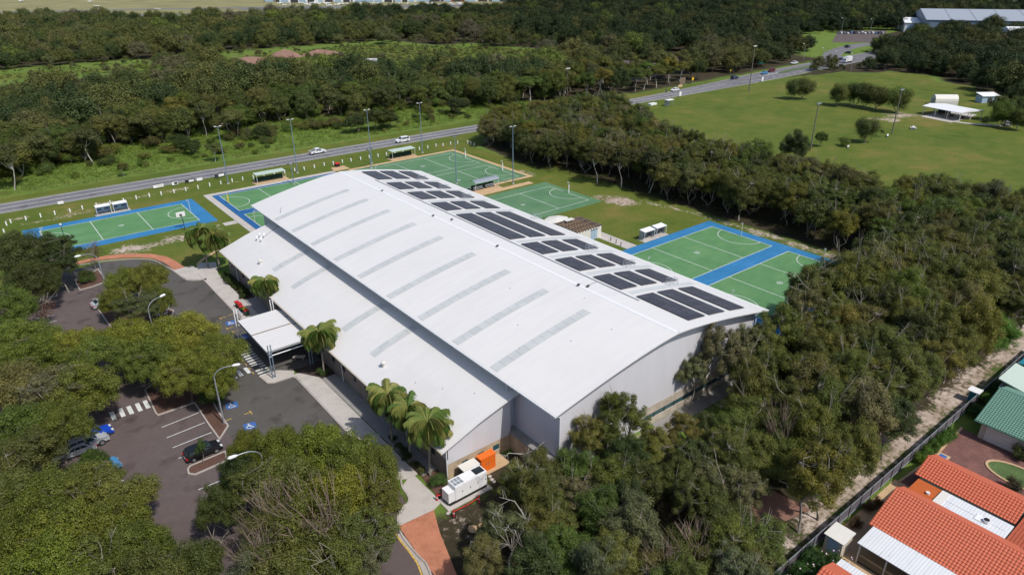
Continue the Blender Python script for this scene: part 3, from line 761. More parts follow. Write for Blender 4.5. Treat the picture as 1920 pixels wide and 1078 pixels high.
for y in (126.5, 118.4, 109.9, 100.8, 92.2, 82.9, 74.2, 65.6, 57.4): strip(mroof, mainz, 42.5, 58.0, y, 0)
for y, x0 in SKY_LOW: strip(lroof, lowz, x0, 42.6, y, 0)
# vents and fittings
def vent(x, y, fn, kind):
    t = None; b = MB()
    if kind == 'whirl':
        b.tube([(x,y,fn(x)-.05),(x,y,fn(x)+.45)], .2, 10); b.tube([(x,y,fn(x)+.45),(x,y,fn(x)+.55),(x,y,fn(x)+.75),(x,y,fn(x)+.85)], [.24,.36,.34,.10], 12); return hb(b, 'roof_vent', M['offwhite'])
    b.tube([(x,y,fn(x)-.05),(x,y,fn(x)+.3)], .10, 8); b.box(x-.22,x+.22,y-.16,y+.16,fn(x)+.22,fn(x)+.3); return hb(b, 'roof_vent', M['dark'])
for x, y in ((62.15,119.95),(61.96,100.94),(62,82.05),(61.9,63.2),(62.7,62.1),(63.5,97.3)): vent(x, y, mainz, 's')
vent(35.4, 117.3, lowz, 'whirl'); vent(35.5, 72.5, lowz, 'whirl')
for x, y in ((52,54),(50,62),(55,70),(57,52),(47,58),(60,60)):
    b = MB(); b.tube([(x,y,mainz(x)-.02),(x,y,mainz(x)+.08)], .07, 6); hb(b, 'roof_fixing', M['steel'])
for x, y in ((38,62),(36.5,66),(40,58)):
    b = MB(); b.tube([(x,y,lowz(x)-.02),(x,y,lowz(x)+.08)], .07, 6); hb(b, 'roof_fixing', M['steel'])
for x, y in ((38.3,126.2),(39.1,127.0),(38.6,124.9),(39.6,125.9)):
    z = lowz(x); b = MB(); b.tube([(x,y,z),(x,y,z+.9)], .06, 6); b.tube([(x-.2,y-.18,z+.6),(x,y,z+.72),(x+.2,y+.18,z+.8)], [.12,.2,.12], 9); hb(b, 'antenna_dish', M['white'])
b = MB(); b.tube([(39.8,126.4,lowz(39.8)+.05),(43.6,128.0,lowz(43.6)+.05)], .05); b.tube([(43.7,128.2,8.5),(44.6,128.8,11.6)], .05); hb(b, 'antenna_mast', M['steel'])
# box guards round the roof anchors on the far slope
def guard(x, y):
    b = MB(); z = mainz(x); s = dz(mainz, x)
    for k in range(2):
        for j in (-1, 1):
            b.tube([(x-.9+k*1.8, y+.35*j, mainz(x-.9+k*1.8)), (x-.9+k*1.8, y+.35*j, mainz(x-.9+k*1.8)+1.0)], .035, 5)
    for j in (-1, 1):
        for h in (.5, 1.0): b.tube([(x-.9, y+.35*j, mainz(x-.9)+h), (x+.9, y+.35*j, mainz(x+.9)+h)], .03, 5)
    for k in (-.9, .9): b.tube([(x+k, y-.35, mainz(x+k)+1.0), (x+k, y+.35, mainz(x+k)+1.0)], .03, 5)
    hb(b, 'roof_guard', M['steel'])
for y in (58.0, 66.6, 75.0, 110.6, 119.0, 127.6): guard(76.0, y)
guard(81.2, 95.0)
# grey walkway sheets between the panel blocks
for y0, y1 in ((127.0,127.7),(118.1,118.9),(109.2,110.2),(100.9,101.9),(82.0,83.0),(73.8,74.8),(65.4,66.5),(57.1,58.1)):
    b = MB(); xs_ = np.linspace(66.4, 80.5, 12)
    for i in range(11):
        a, c = xs_[i], xs_[i+1]; b.quad((a,y0,mainz(a)+.014),(c,y0,mainz(c)+.014),(c,y1,mainz(c)+.014),(a,y1,mainz(a)+.014))
    hb(b, 'translucent_sheet', M['skylight'])

# solar arrays: each block is a thing, each panel in it a part
b = MB(); b.box(-.86,.86,-.497,.497,0,.035,1); b.box(-.83,.83,-.47,.47,.0352,.0385,0); sp_mesh = b.mesh('solar_panel', [M['solar'], M['solarframe']])
ROWS = [(128.8,136.5,'farthest'),(119.8,125.6,'second farthest'),(111.4,117.1,'third farthest'),(102.8,108.4,'fourth farthest'),(83.9,99.9,'long middle'),(75.7,81.2,'fifth nearest? '),(67.3,72.9,''),(59.0,64.6,''),(47.2,56.2,'')]
RN = ['far gable end row','second row from the far gable','third row from the far gable','row beyond the long middle block','long middle row','row nearer than the long middle block','third row from the near gable','second row from the near gable','nearest row by the near gable']
CN = ['ridge side','centre','eave side']
for (y0, y1, _), rn in zip(ROWS, RN):
    n = int(round((y1-y0)/1.0)); pit = (y1-y0)/n
    for (x0, x1), cn in zip(((66.1,69.55),(70.45,73.9),(75.12,78.6)), CN):
        xc = (x0+x1)/2
        t = thing('solar_array', 'solar panel block, %s column of the %s' % (cn, rn), 'solar array', (xc, (y0+y1)/2, mainz(xc)+.12), 0, 'solar panel blocks on the hall roof')
        for k in range(n):
            for s in (-1, 1):
                x = xc+s*.868
                child('solar_panel', sp_mesh, t, (x-xc, y0+(k+.5)*pit-(y0+y1)/2, mainz(x)-mainz(xc)), (0, -math.atan(dz(mainz, x)), 0), (1, pit/1.0*.985, 1))
        b = MB()
        for xx in (x0+.45, x1-.45): b.box(xx-xc-.03, xx-xc+.03, -(y1-y0)/2, (y1-y0)/2, mainz(xx)-mainz(xc)-.11, mainz(xx)-mainz(xc)-.01)
        b.build('mounting_rail', M['steel'], t)

# ------------------------------------------------------------------ entrance canopy
cn = thing('entrance_canopy', 'white flat two panel canopy on paired posts over the driveway', 'canopy', (28.8, 95.7, 0))
b = MB(); b.box(-3.05,3.1,.06,6.05,3.98,4.1); b.build('roof_panel', M['roof'], cn)
b = MB(); b.box(-3.05,3.1,-6.05,-.06,3.92,4.04); b.build('roof_panel', M['roof'], cn)
b = MB(); b.box(-3.04,3.09,-.055,.055,4.0,4.13); b.build('panel_joint', M['wood'], cn)
b = MB()
for y in (-6.0,-3,0,3,6.0): b.box(-2.9,4.6,y-.1,y+.1,3.66,3.90)
for x in (-2.9,3.0): b.box(x-.08,x+.08,-6.8,6.8,3.5,3.65)
b.build('roof_beam', M['steel'], cn)
for x in (-3.1,-2.7,2.7,3.1):
    for y in (-7.1, 7.2):
        b = MB(); b.tube([(x,y,0),(x,y,5.5)], .085, 8); b.build('post', M['poleblue' if y < 0 else 'white'], cn)
b = MB(); b.tube([(-3.1,-7.1,3.6),(-2.7,-7.1,3.6),(-2.7,-6.0,3.7)], .06, 6); b.tube([(-2.7,-7.1,3.75),(3.0,-7.1,3.75)], .08, 6); b.build('cross_beam', M['white'], cn)
b = MB(); b.box(3.1,4.4,-5.8,5.8,3.7,3.82); b.build('link_roof', M['roof'], cn)
bn = thing('planter_bench', 'pale curved concrete bench beside the canopy post', 'bench', (*c3(1025,640), .0), -.6)
b = MB(); b.box(-.9,.9,-.28,.28,.4,.55); b.build('seat', M['concrete'], bn); b = MB(); b.box(-.7,-.5,-.22,.22,0,.4); b.box(.5,.7,-.22,.22,0,.4); b.build('leg', M['concretedark'], bn)

# wheelie bins
def wheelie(x, y, lid, rz, label):
    t = thing('wheelie_bin', label, 'bin', (x, y, .12), rz, 'wheelie bins by the footpath')
    q = MB(); q.add([(-.24,-.28,.08),(.24,-.28,.08),(.24,.2,.08),(-.24,.2,.08),(-.29,-.36,.95),(.29,-.36,.95),(.29,.34,.95),(-.29,.34,.95)], [(0,3,2,1),(4,5,6,7),(0,1,5,4),(1,2,6,5),(2,3,7,6),(3,0,4,7)]); q.build('bin_body', M['bingreen'], t)
    q = MB(); q.add([(-.32,-.4,.952),(.32,-.4,.952),(.32,.4,.952),(-.32,.4,.952),(-.28,-.34,1.06),(.28,-.34,1.06),(.28,.34,1.10),(-.28,.34,1.10)], [(0,3,2,1),(4,5,6,7),(0,1,5,4),(1,2,6,5),(2,3,7,6),(3,0,4,7)]); q.build('lid', M[lid], t)
    for s in (-1, 1): q = MB(); q.tube([(s*.27,.24,.1),(s*.31,.24,.1)], .1, 8); q.build('wheel', M['rubber'], t)
    q = MB(); q.tube([(-.25,.42,.92),(.25,.42,.92)], .02, 5); q.build('handle', M['black'], t)
bx = [c3(372,92), c3(400,112), c3(418,140), c3(455,160), c3(475,185)]
for (x, y), l, lb in zip(bx, ('red','red','red','yellow','red'), ('red lidded wheelie bin at the far end of the row','red lidded wheelie bin second from the far end','red lidded wheelie bin next to the yellow lidded one','yellow lidded dark green wheelie bin','red lidded wheelie bin nearest the canopy')):
    wheelie(x, y, l, math.pi/2, lb)
t = thing('bin_barrier', 'white metal barrier frame beside the wheelie bins', 'barrier', (*c3(400,190), .03), math.pi/2)
b = MB(); b.tube([(-.9,0,0),(-.9,0,1),(.9,0,1),(.9,0,0)], .05, 6); b.build('frame', M['white'], t); b = MB(); b.tube([(-.9,0,.5),(.9,0,.5)], .04, 6); b.build('rail', M['white'], t)

# generator and cabinets by the near gable
gt = thing('generator', 'white container generator with a solar panel on its roof', 'generator', (34.0, 51.3, .16))
b = MB(); b.box(-2.15,2.2,-.72,.72,.42,2.3); b.build('housing', M['white'], gt)
b = MB(); b.box(-3.0,-2.16,-.66,.66,.42,1.75); b.build('air_outlet_hood', M['white'], gt)
b = MB(); b.box(-2.9,2.2,-.66,.66,0,.41); b.build('base_tank', M['black'], gt)
b = MB(); b.box(.85,2.05,-.5,.5,2.305,2.35); b.build('roof_solar_panel', M['glass'], gt)
for k in range(6):
    b = MB(); b.box(-2.02+(k%3)*.42,-1.68+(k%3)*.42,-.55+(k//3)*.58,-.05+(k//3)*.58,2.302,2.33); b.build('roof_vent_panel', M['steel'], gt)
for k in range(4):
    b = MB(); b.box(-2.05+k*1.06,-1.06+k*1.06,-.742,-.722,.5,2.2); d = b.build('door_panel', M['white'], gt)
    b = MB(); b.box(-1.22+k*1.06,-1.14+k*1.06,-.765,-.744,1.2,1.4); b.build('handle', M['dark'], d)
oc = thing('electrical_cabinet', 'bright orange electrical cabinet against the block wall', 'cabinet', (38.1, 53.3, .10))
b = MB(); b.box(-1.05,1.05,-.45,.45,0,2.0); b.build('cabinet_body', M['orange'], oc); b = MB(); b.box(-1.12,1.12,-.52,.5,2.005,2.07); b.build('top', M['orange'], oc)
for k in range(2):
    b = MB(); b.box(-1.0+k*1.01,-.01+k*1.01,-.475,-.453,.08,1.92); d = b.build('door', M['orange'], oc); b = MB(); b.box(-.2+k*.3,-.12+k*.3,-.50,-.477,.9,1.15); b.build('handle', M['steel'], d)
gc = thing('switch_cabinet', 'grey switch cabinet with flat white roof behind the generator', 'cabinet', (35.6, 53.3, .10))
b = MB(); b.box(-1.0,1.0,-.5,.5,0,1.75); b.build('cabinet_body', M['dark'], gc); b = MB(); b.box(-1.15,1.15,-.7,.65,1.755,1.84); b.build('roof', M['offwhite'], gc)
def bollard(x, y, label):
    t = thing('safety_bollard', label, 'bollard', (x, y, 0), 0, 'red bollards round the generator')
    q = MB(); q.tube([(0,0,0),(0,0,.08)], .26, 10); q.build('base', M['black'], t)
    q = MB(); q.tube([(0,0,.08),(0,0,.5)], .10, 8); q.tube([(0,0,.62),(0,0,1.05)], [.09,.07], 8); q.build('post', M['red'], t); q = MB(); q.tube([(0,0,.5),(0,0,.62)], .102, 8); q.build('band', M['white'], t)
def c6p(x, y): return G(700+x*.1771, 780+y*.1771)
bollard(*c6p(676,900), 'red safety bollard at the generator corner by the concrete apron'); bollard(*c6p(853,1065), 'red safety bollard on the grass in front of the generator'); bollard(*c6p(1120,915), 'red safety bollard at the right end of the generator slab')
b = MB(); p1, p2 = c6p(853,1065), c6p(1120,915)
b.tube([(*p1,.75),((p1[0]+p2[0])/2,(p1[1]+p2[1])/2,.62),(*p2,.75)], .05, 5); tag(b.build('barrier_tape', M['red']), 'red barrier tape strung along the generator slab', 'barrier tape')
b = MB(); p3 = c6p(676,900); b.tube([(*p3,.8),(31.2,52.2,.8)], .07, 5); tag(b.build('barrier_tape', M['red']), 'short red barrier tape beside the generator hood', 'barrier tape')
rng0 = np.random.default_rng(4)
def rock(name, x, y, r, mat, label, z=0.0, cat='rock'):
    q = MB(); V = []; n = 8
    for i, (zz, rr) in enumerate(((-.1,.85),(.18,1.0),(.42,.72),(.55,.3))):
        for k in range(n):
            a = 2*math.pi*k/n; s = r*rr*rng0.uniform(.78,1.15); V.append((s*math.cos(a), s*math.sin(a), r*zz))
    F = [(i*n+k, i*n+(k+1)%n, (i+1)*n+(k+1)%n, (i+1)*n+k) for i in range(3) for k in range(n)]+[tuple(range(3*n, 4*n))]
    q.add(V, F); o = q.build(name, M[mat], None, (x, y, z)); return tag(o, label, cat)
rock('rock', *G(886,992), .55, 'tan', 'pale yellow rock on the grass below the generator'); rock('rock', *G(902,985), .35, 'tan', 'small pale rock beside the yellow rock')
for k, q_ in enumerate(((918,893),(922,899),(926,903),(841,962))):
    rock('rock', *G(*q_), .26, 'concrete', ('small grey rock nearest the generator slab end','middle grey rock past the generator slab end','lower grey rock past the generator slab end','pale rubble at the left foot of the generator slab')[k])

# ------------------------------------------------------------------ shelters, shed, dugouts
def shelter(x0, x1, y0, y1, label, curved=False, back='y1', mat='greenroof'):
    cx_, cy_ = (x0+x1)/2, (y0+y1)/2; L = (x1-x0)/2; W = (y1-y0)/2
    t = thing('spectator_shelter', label, 'shelter', (cx_, cy_, .05), 0, 'roofed spectator shelters')
    q = MB(); n = 7
    for i in range(n-1):
        a = -W+2*W*i/(n-1); c = -W+2*W*(i+1)/(n-1)
        f = (lambda v: 2.45+.5*(1-(v/W)**2)) if curved else (lambda v: 2.45+.12*(v+W)/(2*W))
        q.quad((-L,a,f(a)),(L,a,f(a)),(L,c,f(c)),(-L,c,f(c))); q.quad((-L,a,f(a)-.06),(-L,c,f(c)-.06),(L,c,f(c)-.06),(L,a,f(a)-.06))
        q.quad((-L,a,f(a)-.06),(-L,a,f(a)),(-L,c,f(c)),(-L,c,f(c)-.06)); q.quad((L,a,f(a)-.06),(L,c,f(c)-.06),(L,c,f(c)),(L,a,f(a)))
        if i == 0: q.quad((-L,a,f(a)-.06),(L,a,f(a)-.06),(L,a,f(a)),(-L,a,f(a)))
    q.build('roof', M[mat], t)
    for x in (-L+.15, -L/3, L/3, L-.15):
        q = MB(); q.tube([(x,W*.75,0),(x,W*.75,2.5)], .07, 6); q.build('post', M['offwhite'], t)
    for x in (-L+.15, L-.15):
        q = MB(); q.tube([(x,-W*.8,0),(x,-W*.8,2.48)], .06, 6); q.build('post', M['offwhite'], t)
    q = MB(); q.box(-L+.2,L-.2,W*.66,W*.70,.1,1.3); q.build('back_screen', M['greenmesh'], t)
    for k in (-1, 1):
        q = MB(); q.box(k*L*.5-L*.38,k*L*.5+L*.38,-.05,.35,.42,.5); q.build('bench_seat', M['white' if curved else 'greenmesh'], t)
        q = MB(); q.box(k*L*.5-L*.38,k*L*.5+L*.38,.38,.44,.62,.95); q.build('bench_back', M['white' if curved else 'greenmesh'], t)
        q = MB(); [q.box(k*L*.5+j*L*.3-.04,k*L*.5+j*L*.3+.04,0,.3,0,.42) for j in (-1, 1)]; q.build('bench_leg', M['dark'], t)
shelter(59.1, 67.4, 186.2, 189.0, 'pale green flat shelter beside the road behind the deep blue court')
shelter(100.4, 108.6, 185.0, 188.0, 'pale green flat shelter behind the far green courts')
shelter(100.6, 108.4, 142.1, 145.0, 'pale curved roof shelter with white benches between the green courts', True, mat='steel')
def dugout(x0, x1, y0, y1, label, panel, face):
    cx_, cy_ = (x0+x1)/2, (y0+y1)/2; L = (x1-x0)/2; W = (y1-y0)/2
    t = thing('team_dugout', label, 'dugout', (cx_, cy_, .08), 0 if face < 0 else 0, 'small white team dugouts beside the blue edged courts')
    q = MB(); q.add([(-L,-W,2.0),(L,-W,2.0),(L,W,2.2),(-L,W,2.2),(-L,-W,2.08),(L,-W,2.08),(L,W,2.28),(-L,W,2.28)], [(0,3,2,1),(4,5,6,7),(0,1,5,4),(1,2,6,5),(2,3,7,6),(3,0,4,7)]); q.build('roof', M['white'], t)
    q = MB(); q.box(-L+.05,L-.05,W-.08,W-.03,.1,2.1); bk = q.build('back_panel', M[panel], t)
    for k in (-.5, .5): q = MB(); q.box(k*L-.4,k*L+.4,W-.1,W-.085,.95,1.25); q.build('sign_patch', M['dark'], bk)
    for s in (-1, 1):
        q = MB(); q.box(s*(L-.05)-.025,s*(L-.05)+.025,-W*.3,W-.09,.1,2.02); q.build('side_panel', M[panel], t)
        q = MB(); q.tube([(s*(L-.06),-W+.1,0),(s*(L-.06),-W+.1,2.02)], .05, 6); q.build('post', M['white'], t)
    q = MB(); q.box(-L+.15,L-.15,W-.6,W-.2,.4,.47); q.build('bench', M['dark'], t)
dugout(19.9, 23.1, 184.85, 186.3, 'white roofed dugout with pale blue back, the left of the pair by the road', 'bluepanel', -1)
dugout(23.6, 26.8, 184.85, 186.3, 'white roofed dugout with pale blue back, the right of the pair by the road', 'bluepanel', -1)
dugout(108.3, 111.6, 90.95, 92.6, 'white roofed grey dugout nearer the hall, beside the big blue edged courts', 'steel', -1)
dugout(112.2, 115.4, 90.95, 92.6, 'white roofed grey dugout farther from the hall, beside the big blue edged courts', 'steel', -1)
sd = thing('storage_shed', 'cream block storage shed with brown slatted open roof', 'shed', (99.6, 102.5, 0))
b = MB(); b.box(-3.6,3.6,-3.5,-3.3,0,2.6); b.box(-3.6,-3.4,-3.3,3.5,0,2.6); b.box(3.4,3.6,-3.3,3.5,0,2.6); b.box(-3.4,3.4,3.3,3.5,0,2.6); b.build('wall', M['offwhite'], sd)
for k in range(2): b = MB(); b.box(.5+k*.95,1.4+k*.95,-3.56,-3.505,.05,2.2); b.build('door', M['bluepanel'], sd)
b = MB(); b.box(.38,2.5,-3.6,-3.53,2.2,2.35); b.build('door_frame', M['dark'], sd)
for k in range(10): b = MB(); b.box(-3.65+k*.80,-3.4+k*.80,-3.65,3.65,2.62,2.85); b.build('rafter', M['wood'], sd)
for k in range(4): b = MB(); b.box(-3.7,3.7,-3.2+k*2.1,-3.0+k*2.1,2.86,2.98); b.build('batten', M['wood'], sd)
b = MB(); b.box(-3.3,3.3,-3.2,3.2,2.2,2.3); b.build('ceiling_panel', M['tan'], sd)
b = MB(); b.box(-1.2,1.2,2.4,3.6,2.99,3.1); b.build('roof_sheet', M['offwhite'], sd)
gs = thing('gazebo', 'pale pink roofed octagonal gazebo beside the block shed', 'gazebo', (98.5, 108.2, 0))
b = MB(); pts = [(3.0*math.cos(a), 2.6*math.sin(a)) for a in np.linspace(0, 2*math.pi, 9)[:-1]]
V = [(x, y, 2.6) for x, y in pts]+[(0, 0, 3.1)]; b.add(V, [(i, (i+1)%8, 8) for i in range(8)]+[tuple(range(8))[::-1]]); b.build('roof', M['offwhite'], gs)
for i in range(0, 8, 2): b = MB(); b.tube([(pts[i][0]*.9, pts[i][1]*.9, 0), (pts[i][0]*.9, pts[i][1]*.9, 2.62)], .08, 6); b.build('post', M['offwhite'], gs)

# ------------------------------------------------------------------ posts and poles
def netball(x, y, face, label, pad=None, group='netball goal posts'):
    t = thing('netball_post', label, 'goal post', (x, y, .04), 0, group)
    q = MB(); q.tube([(0,0,0),(0,0,3.05)], .05, 8); q.build('pole', M['offwhite'], t)
    q = MB(); pts = [(face*.34+.19*math.cos(a), .19*math.sin(a), 3.05) for a in np.linspace(0, 2*math.pi, 11)]; q.tube(pts, .015, 4, cap=False); q.tube([(0,0,3.05),(face*.15,0,3.05)], .015, 4)
    q.build('ring', M['steel'], t)
    q = MB(); [q.tube([(face*.34+.19*math.cos(a), .19*math.sin(a), 3.03),(face*.34+.12*math.cos(a+.3), .12*math.sin(a+.3), 2.65)], .012, 3) for a in np.linspace(0, 2*math.pi, 9)[:-1]]; q.build('net', M['white'], t)
    if pad: q = MB(); q.tube([(0,0,.1),(0,0,2.1)], .15, 10); q.build('pad', M[pad], t)
netball(127.35,80.0,-1,'white goal post at the outer end of the upper blue edged court'); netball(127.35,60.9,-1,'white goal post at the outer end of the lower blue edged court')
netball(96.75,80.0,1,'white goal post showing above the hall eave on the upper court'); netball(96.75,60.9,1,'white goal post showing above the hall eave on the lower court')
netball(38.2,174.1,-1,'goal post on the far end line of the left court'); netball(7.5,174.1,1,'goal post at the tree shaded end of the left court')
netball(47.6,174.9,1,'goal post with bright yellow pad behind the hall','padyellow'); netball(47.6,156.2,1,'goal post beside the hall corner on the second deep blue court')
netball(119.3,126.8,-1,'goal post with white pad on the faded court beside the bush','white'); netball(119.0,173.1,-1,'goal post with white pad on the farthest green court','white'); netball(119.0,154.5,-1,'goal post with white pad on the nearer of the far pair','white'); netball(88.3,173.1,1,'goal post showing past the far roof edge on the farthest court')
hp = thing('basketball_hoop', 'basketball hoop with white backboard beside the left court', 'basketball hoop', (33.5, 161.6, .02))
b = MB(); b.tube([(0,0,0),(0,0,2.6),(0,.5,3.1),(0,1.1,3.3)], .09, 8); b.build('pole', M['poledark'], hp)
b = MB(); b.box(-.95,.95,1.12,1.18,2.9,4.0); bb_ = b.build('backboard', M['white'], hp); b = MB(); b.box(-.3,.3,1.105,1.115,3.1,3.5); b.box(-.25,.25,1.10,1.106,3.15,3.45); b.build('target_square', M['dark'], bb_)
b = MB(); b.tube([(.23*math.cos(a), 1.45+.23*math.sin(a), 3.05) for a in np.linspace(0, 2*math.pi, 11)], .02, 4, cap=False); b.build('rim', M['orange'], hp)

def flood(x, y, h, label, lamps=2, dark=False, cat='light pole', group='floodlight poles round the courts'):
    t = thing('floodlight_pole', label, cat, (x, y, 0), 0, group)
    q = MB(); q.tube([(0,0,0),(0,0,h*.3),(0,0,h)], [.16,.14,.07], 8); q.build('pole', M['poleblue'], t)
    q = MB(); q.box(-.75,.75,-.06,.06,h-.05,h+.06); q.build('crossarm', M['steel'], t)
    q = MB(); q.tube([(0,0,-.02),(0,0,.25)], .35, 10); q.build('footing', M['concrete'], t)
    for s in ((-.7,.7) if lamps == 2 else (-.8,0,.8)):
        q = MB(); q.add([(s-.28,-.1,h+.06),(s+.28,-.1,h+.06),(s+.28,.4,h-.06),(s-.28,.4,h-.06),(s-.24,-.1,h+.28),(s+.24,-.1,h+.28),(s+.24,.36,h+.12),(s-.24,.36,h+.12)], [(0,3,2,1),(4,5,6,7),(0,1,5,4),(1,2,6,5),(2,3,7,6),(3,0,4,7)]); q.build('floodlight', M['poledark' if dark else 'offwhite'], t)
def hgt(bx_, by_, ty_):
    x, y = G(bx_, by_); lo, hi = .2, 60
    for _ in range(50):
        m = (lo+hi)/2; d = Vector((x, y, m))-CAM; py = 539-FPX*d.dot(UP)/d.dot(FW)
        if py > ty_: lo = m
        else: hi = m
    return x, y, lo
for a, l in (((428,345,238),'tall floodlight pole at the left end of the row beside the road'),((558,325,225),'tall floodlight pole beside the first roadside shelter'),((697,307,207),'tall floodlight pole between the two roadside shelters'),((792,287,194),'tall floodlight pole just right of the far shelter'),((962,345,238),'tall floodlight pole beside the curved roof shelter')): flood(*hgt(*a), l)
for a, l, n in (((551,346,308),'short pole with dark floodlights on the deep blue court edge',2),((696,316,281),'short pole with dark floodlights behind the far gable',2),((856,345,256),'dark headed floodlight pole standing among the green courts',3)): flood(*hgt(*a), l, n, True)
for a, l in (((1404,172,88),'tall timber light pole between the road and the sports field'),((1520,278,196),'timber light pole at the near edge of the sports field'),((1672,252,170),'timber light pole near the row of field trees'),((1063,186,130),'light pole rising behind the bush beside the road')):
    x, y, h = hgt(*a); t = thing('timber_light_pole', l, 'light pole', (x, y, 0), 0, 'light poles round the sports field')
    q = MB(); q.tube([(0,0,0),(0,0,h)], [.24,.15], 8); q.build('pole', M['timberpole'], t); q = MB(); q.box(-1.1,1.1,-.08,.08,h-.1,h+.05); q.build('crossarm', M['timberpole'], t)
    for s in (-.9,-.3,.3,.9): q = MB(); q.box(s-.24,s+.24,-.35,.1,h+.06,h+.42); q.build('floodlight', M['offwhite' if a[0] in (1404,1063) else 'steel'], t)
def street_lamp(x, y, h, dx, dy, label, reach=2.4, grp='curved street lamps'):
    t = thing('street_lamp', label, 'street lamp', (x, y, 0), math.atan2(dy, dx), grp)
    q = MB(); pts = [(0,0,0),(0,0,h*.5),(0,0,h*.84)]+[(reach*(1-math.cos(a))*.75, 0, h*.84+h*.16*math.sin(a)) for a in np.linspace(.25, math.pi/2, 6)]+[(reach, 0, h*1.0)]
    q.tube(pts, [.11,.09,.07]+[.05]*7, 7); q.build('pole', M['steel'], t)
    q = MB(); q.tube([(reach-.05,0,h),(reach+.2,0,h+.02),(reach+.75,0,h+.03),(reach+.95,0,h+.03)], [.08,.17,.19,.05], 8); q.build('lamp_head', M['white'], t)
street_lamp(16.6, 82.0, 8.4, .92, -.30, 'curved street lamp rising beside the parking bays')
street_lamp(14.9, 108.5, 8.0, .9, .4, 'curved street lamp standing among the car park trees'); street_lamp(12.6, 133.0, 9.2, -1, -.1, 'curved street lamp beside the bark island at the top of the car park')
street_lamp(15.8, 63.5, 8.0, -1, .05, 'curved street lamp half hidden by the foreground trees')
x, y, h = hgt(136,497,422); t = thing('street_lamp', 'slim straight lamp post between the left court and the red path', 'street lamp', (x, y, 0), 0, 'curved street lamps'); b = MB(); b.tube([(0,0,0),(0,0,h)], [.09,.06], 7); b.build('pole', M['poledark'], t); b = MB(); b.tube([(0,0,h),(0,0,h+.3)], .2, 8); b.build('lamp_head', M['white'], t)
for a, l in (((1506,114,82),'tall road lamp at the far junction'),((1543,111,90),'far road lamp with long arm beside the junction'),((1568,118,96),'road lamp in front of the white truck'),((1576,68,34),'slim lamp over the far car park'),((1630,70,36),'lamp pole among the parked cars at the far car park'),((1595,134,100),'road lamp at the field corner')):
    x, y, h = hgt(*a); street_lamp(x, y, h, -1, 0, l, 2.0, 'road lamps at the junction')

# white bollard posts along the verge
def P1(x, y): return G(x*.1354, 360+y*.1354)
def P2(x, y): return G(240+x*.1354, 330+y*.1354)
def P3(x, y): return G(380+x*.1354, 220+y*.1354)
def P4(x, y): return G(620+x*.1354, 200+y*.1354)
VP = [P1(*q) for q in ((95,465),(155,430),(362,390),(567,350),(763,315),(975,280),(1145,240),(1340,205),(1530,170),(1715,138),(1890,100))]
VP += [P2(*q) for q in ((300,290),(462,265),(640,235),(802,208),(972,178),(1133,143),(1287,115),(1445,85),(1590,60))]
VP += [P3(*q) for q in ((705,850),(848,825),(992,797),(1133,770),(1275,748),(1408,730),(1547,703),(1684,672),(1808,655))]
VP += [P4(*q) for q in ((37,805),(162,780),(283,760),(414,738),(535,715),(657,697),(772,677),(888,655),(1000,635),(1228,603),(1343,580),(1457,555),(1554,548),(1660,528),(1758,515),(1898,515))]
VP += [G(*q) for q in ((877,269),(883,271),(889,274),(8,437))]
b = MB(); b.box(-.13,.13,-.13,.13,0,.95); pm = b.mesh('bollard_post', M['white']); b = MB(); b.add([(-.13,-.13,.951),(.13,-.13,.951),(.13,.13,.951),(-.13,.13,.951),(0,0,1.03)], [(0,1,4),(1,2,4),(2,3,4),(3,0,4)]); pcap = b.mesh('post_cap', M['offwhite'])
for i, (x, y) in enumerate(VP):
    t = thing('bollard_post', 'short white bollard post in the row along the road verge', 'bollard', (x, y, 0), 0, 'white bollard posts along the road verge'); t.rotation_euler = (rng0.uniform(-.05,.05), rng0.uniform(-.05,.05), 0)
    child('post', pm, t); child('cap', pcap, t)
for i in range(3):
    x, y = c7_ = G(1060+[85,95,104][i]*1, 452+[0,5,10][i]); t = thing('garden_stake', 'thin dark stake beside the path to the block shed', 'stake', (x, y, 0), 0, 'thin stakes beside the shed path'); b = MB(); b.box(-.06,.06,-.06,.06,0,1.0); b.build('post', M['poledark'], t)
# roadside boards
def board(px, py, w, h, mat, mat2, label):
    x, y = G(px, py); t = thing('roadside_sign', label, 'sign', (x, y, 0), rng0.uniform(-.12,.12), 'small boards on the road verge')
    for s in (-1, 1): q = MB(); q.box(s*w*.4-.03,s*w*.4+.03,-.03,.03,0,h+.35); q.build('stake', M['wood'], t)
    q = MB(); q.box(-w/2,w/2,-.06,-.032,.35,.35+h); p = q.build('panel', M[mat], t)
    if mat2: q = MB(); q.box(-w*.12,w*.40,-.07,-.062,.45,.25+h); q.build('print_patch', M[mat2], p)
board(298,354,2.6,.8,'white','offwhite','long low white board by the road'); board(329,349,1.6,.85,'white','dark','white board with a dark square by the road'); board(357,344,2.6,.7,'black','white','black board with a white patch by the road')
board(375,341,1.5,.8,'white',None,'plain white board beside the black one'); board(413,334,3.0,.9,'poledark','white','dark blue board with white marks by the road'); board(115,385,1.3,.7,'white',None,'lone small white board at the left of the road verge')
for px, py, l in ((632.5,313,'red lidded bin on the verge near the far gable'),):
    x, y = G(px, py); t = thing('rubbish_bin', l, 'bin', (x, y, 0)); b = MB(); b.box(-.6,.6,-.5,.5,0,.9); b.build('bin_body', M['black'], t); b = MB(); b.box(-.65,.65,-.55,.55,.902,1.2); b.build('lid', M['red'], t)

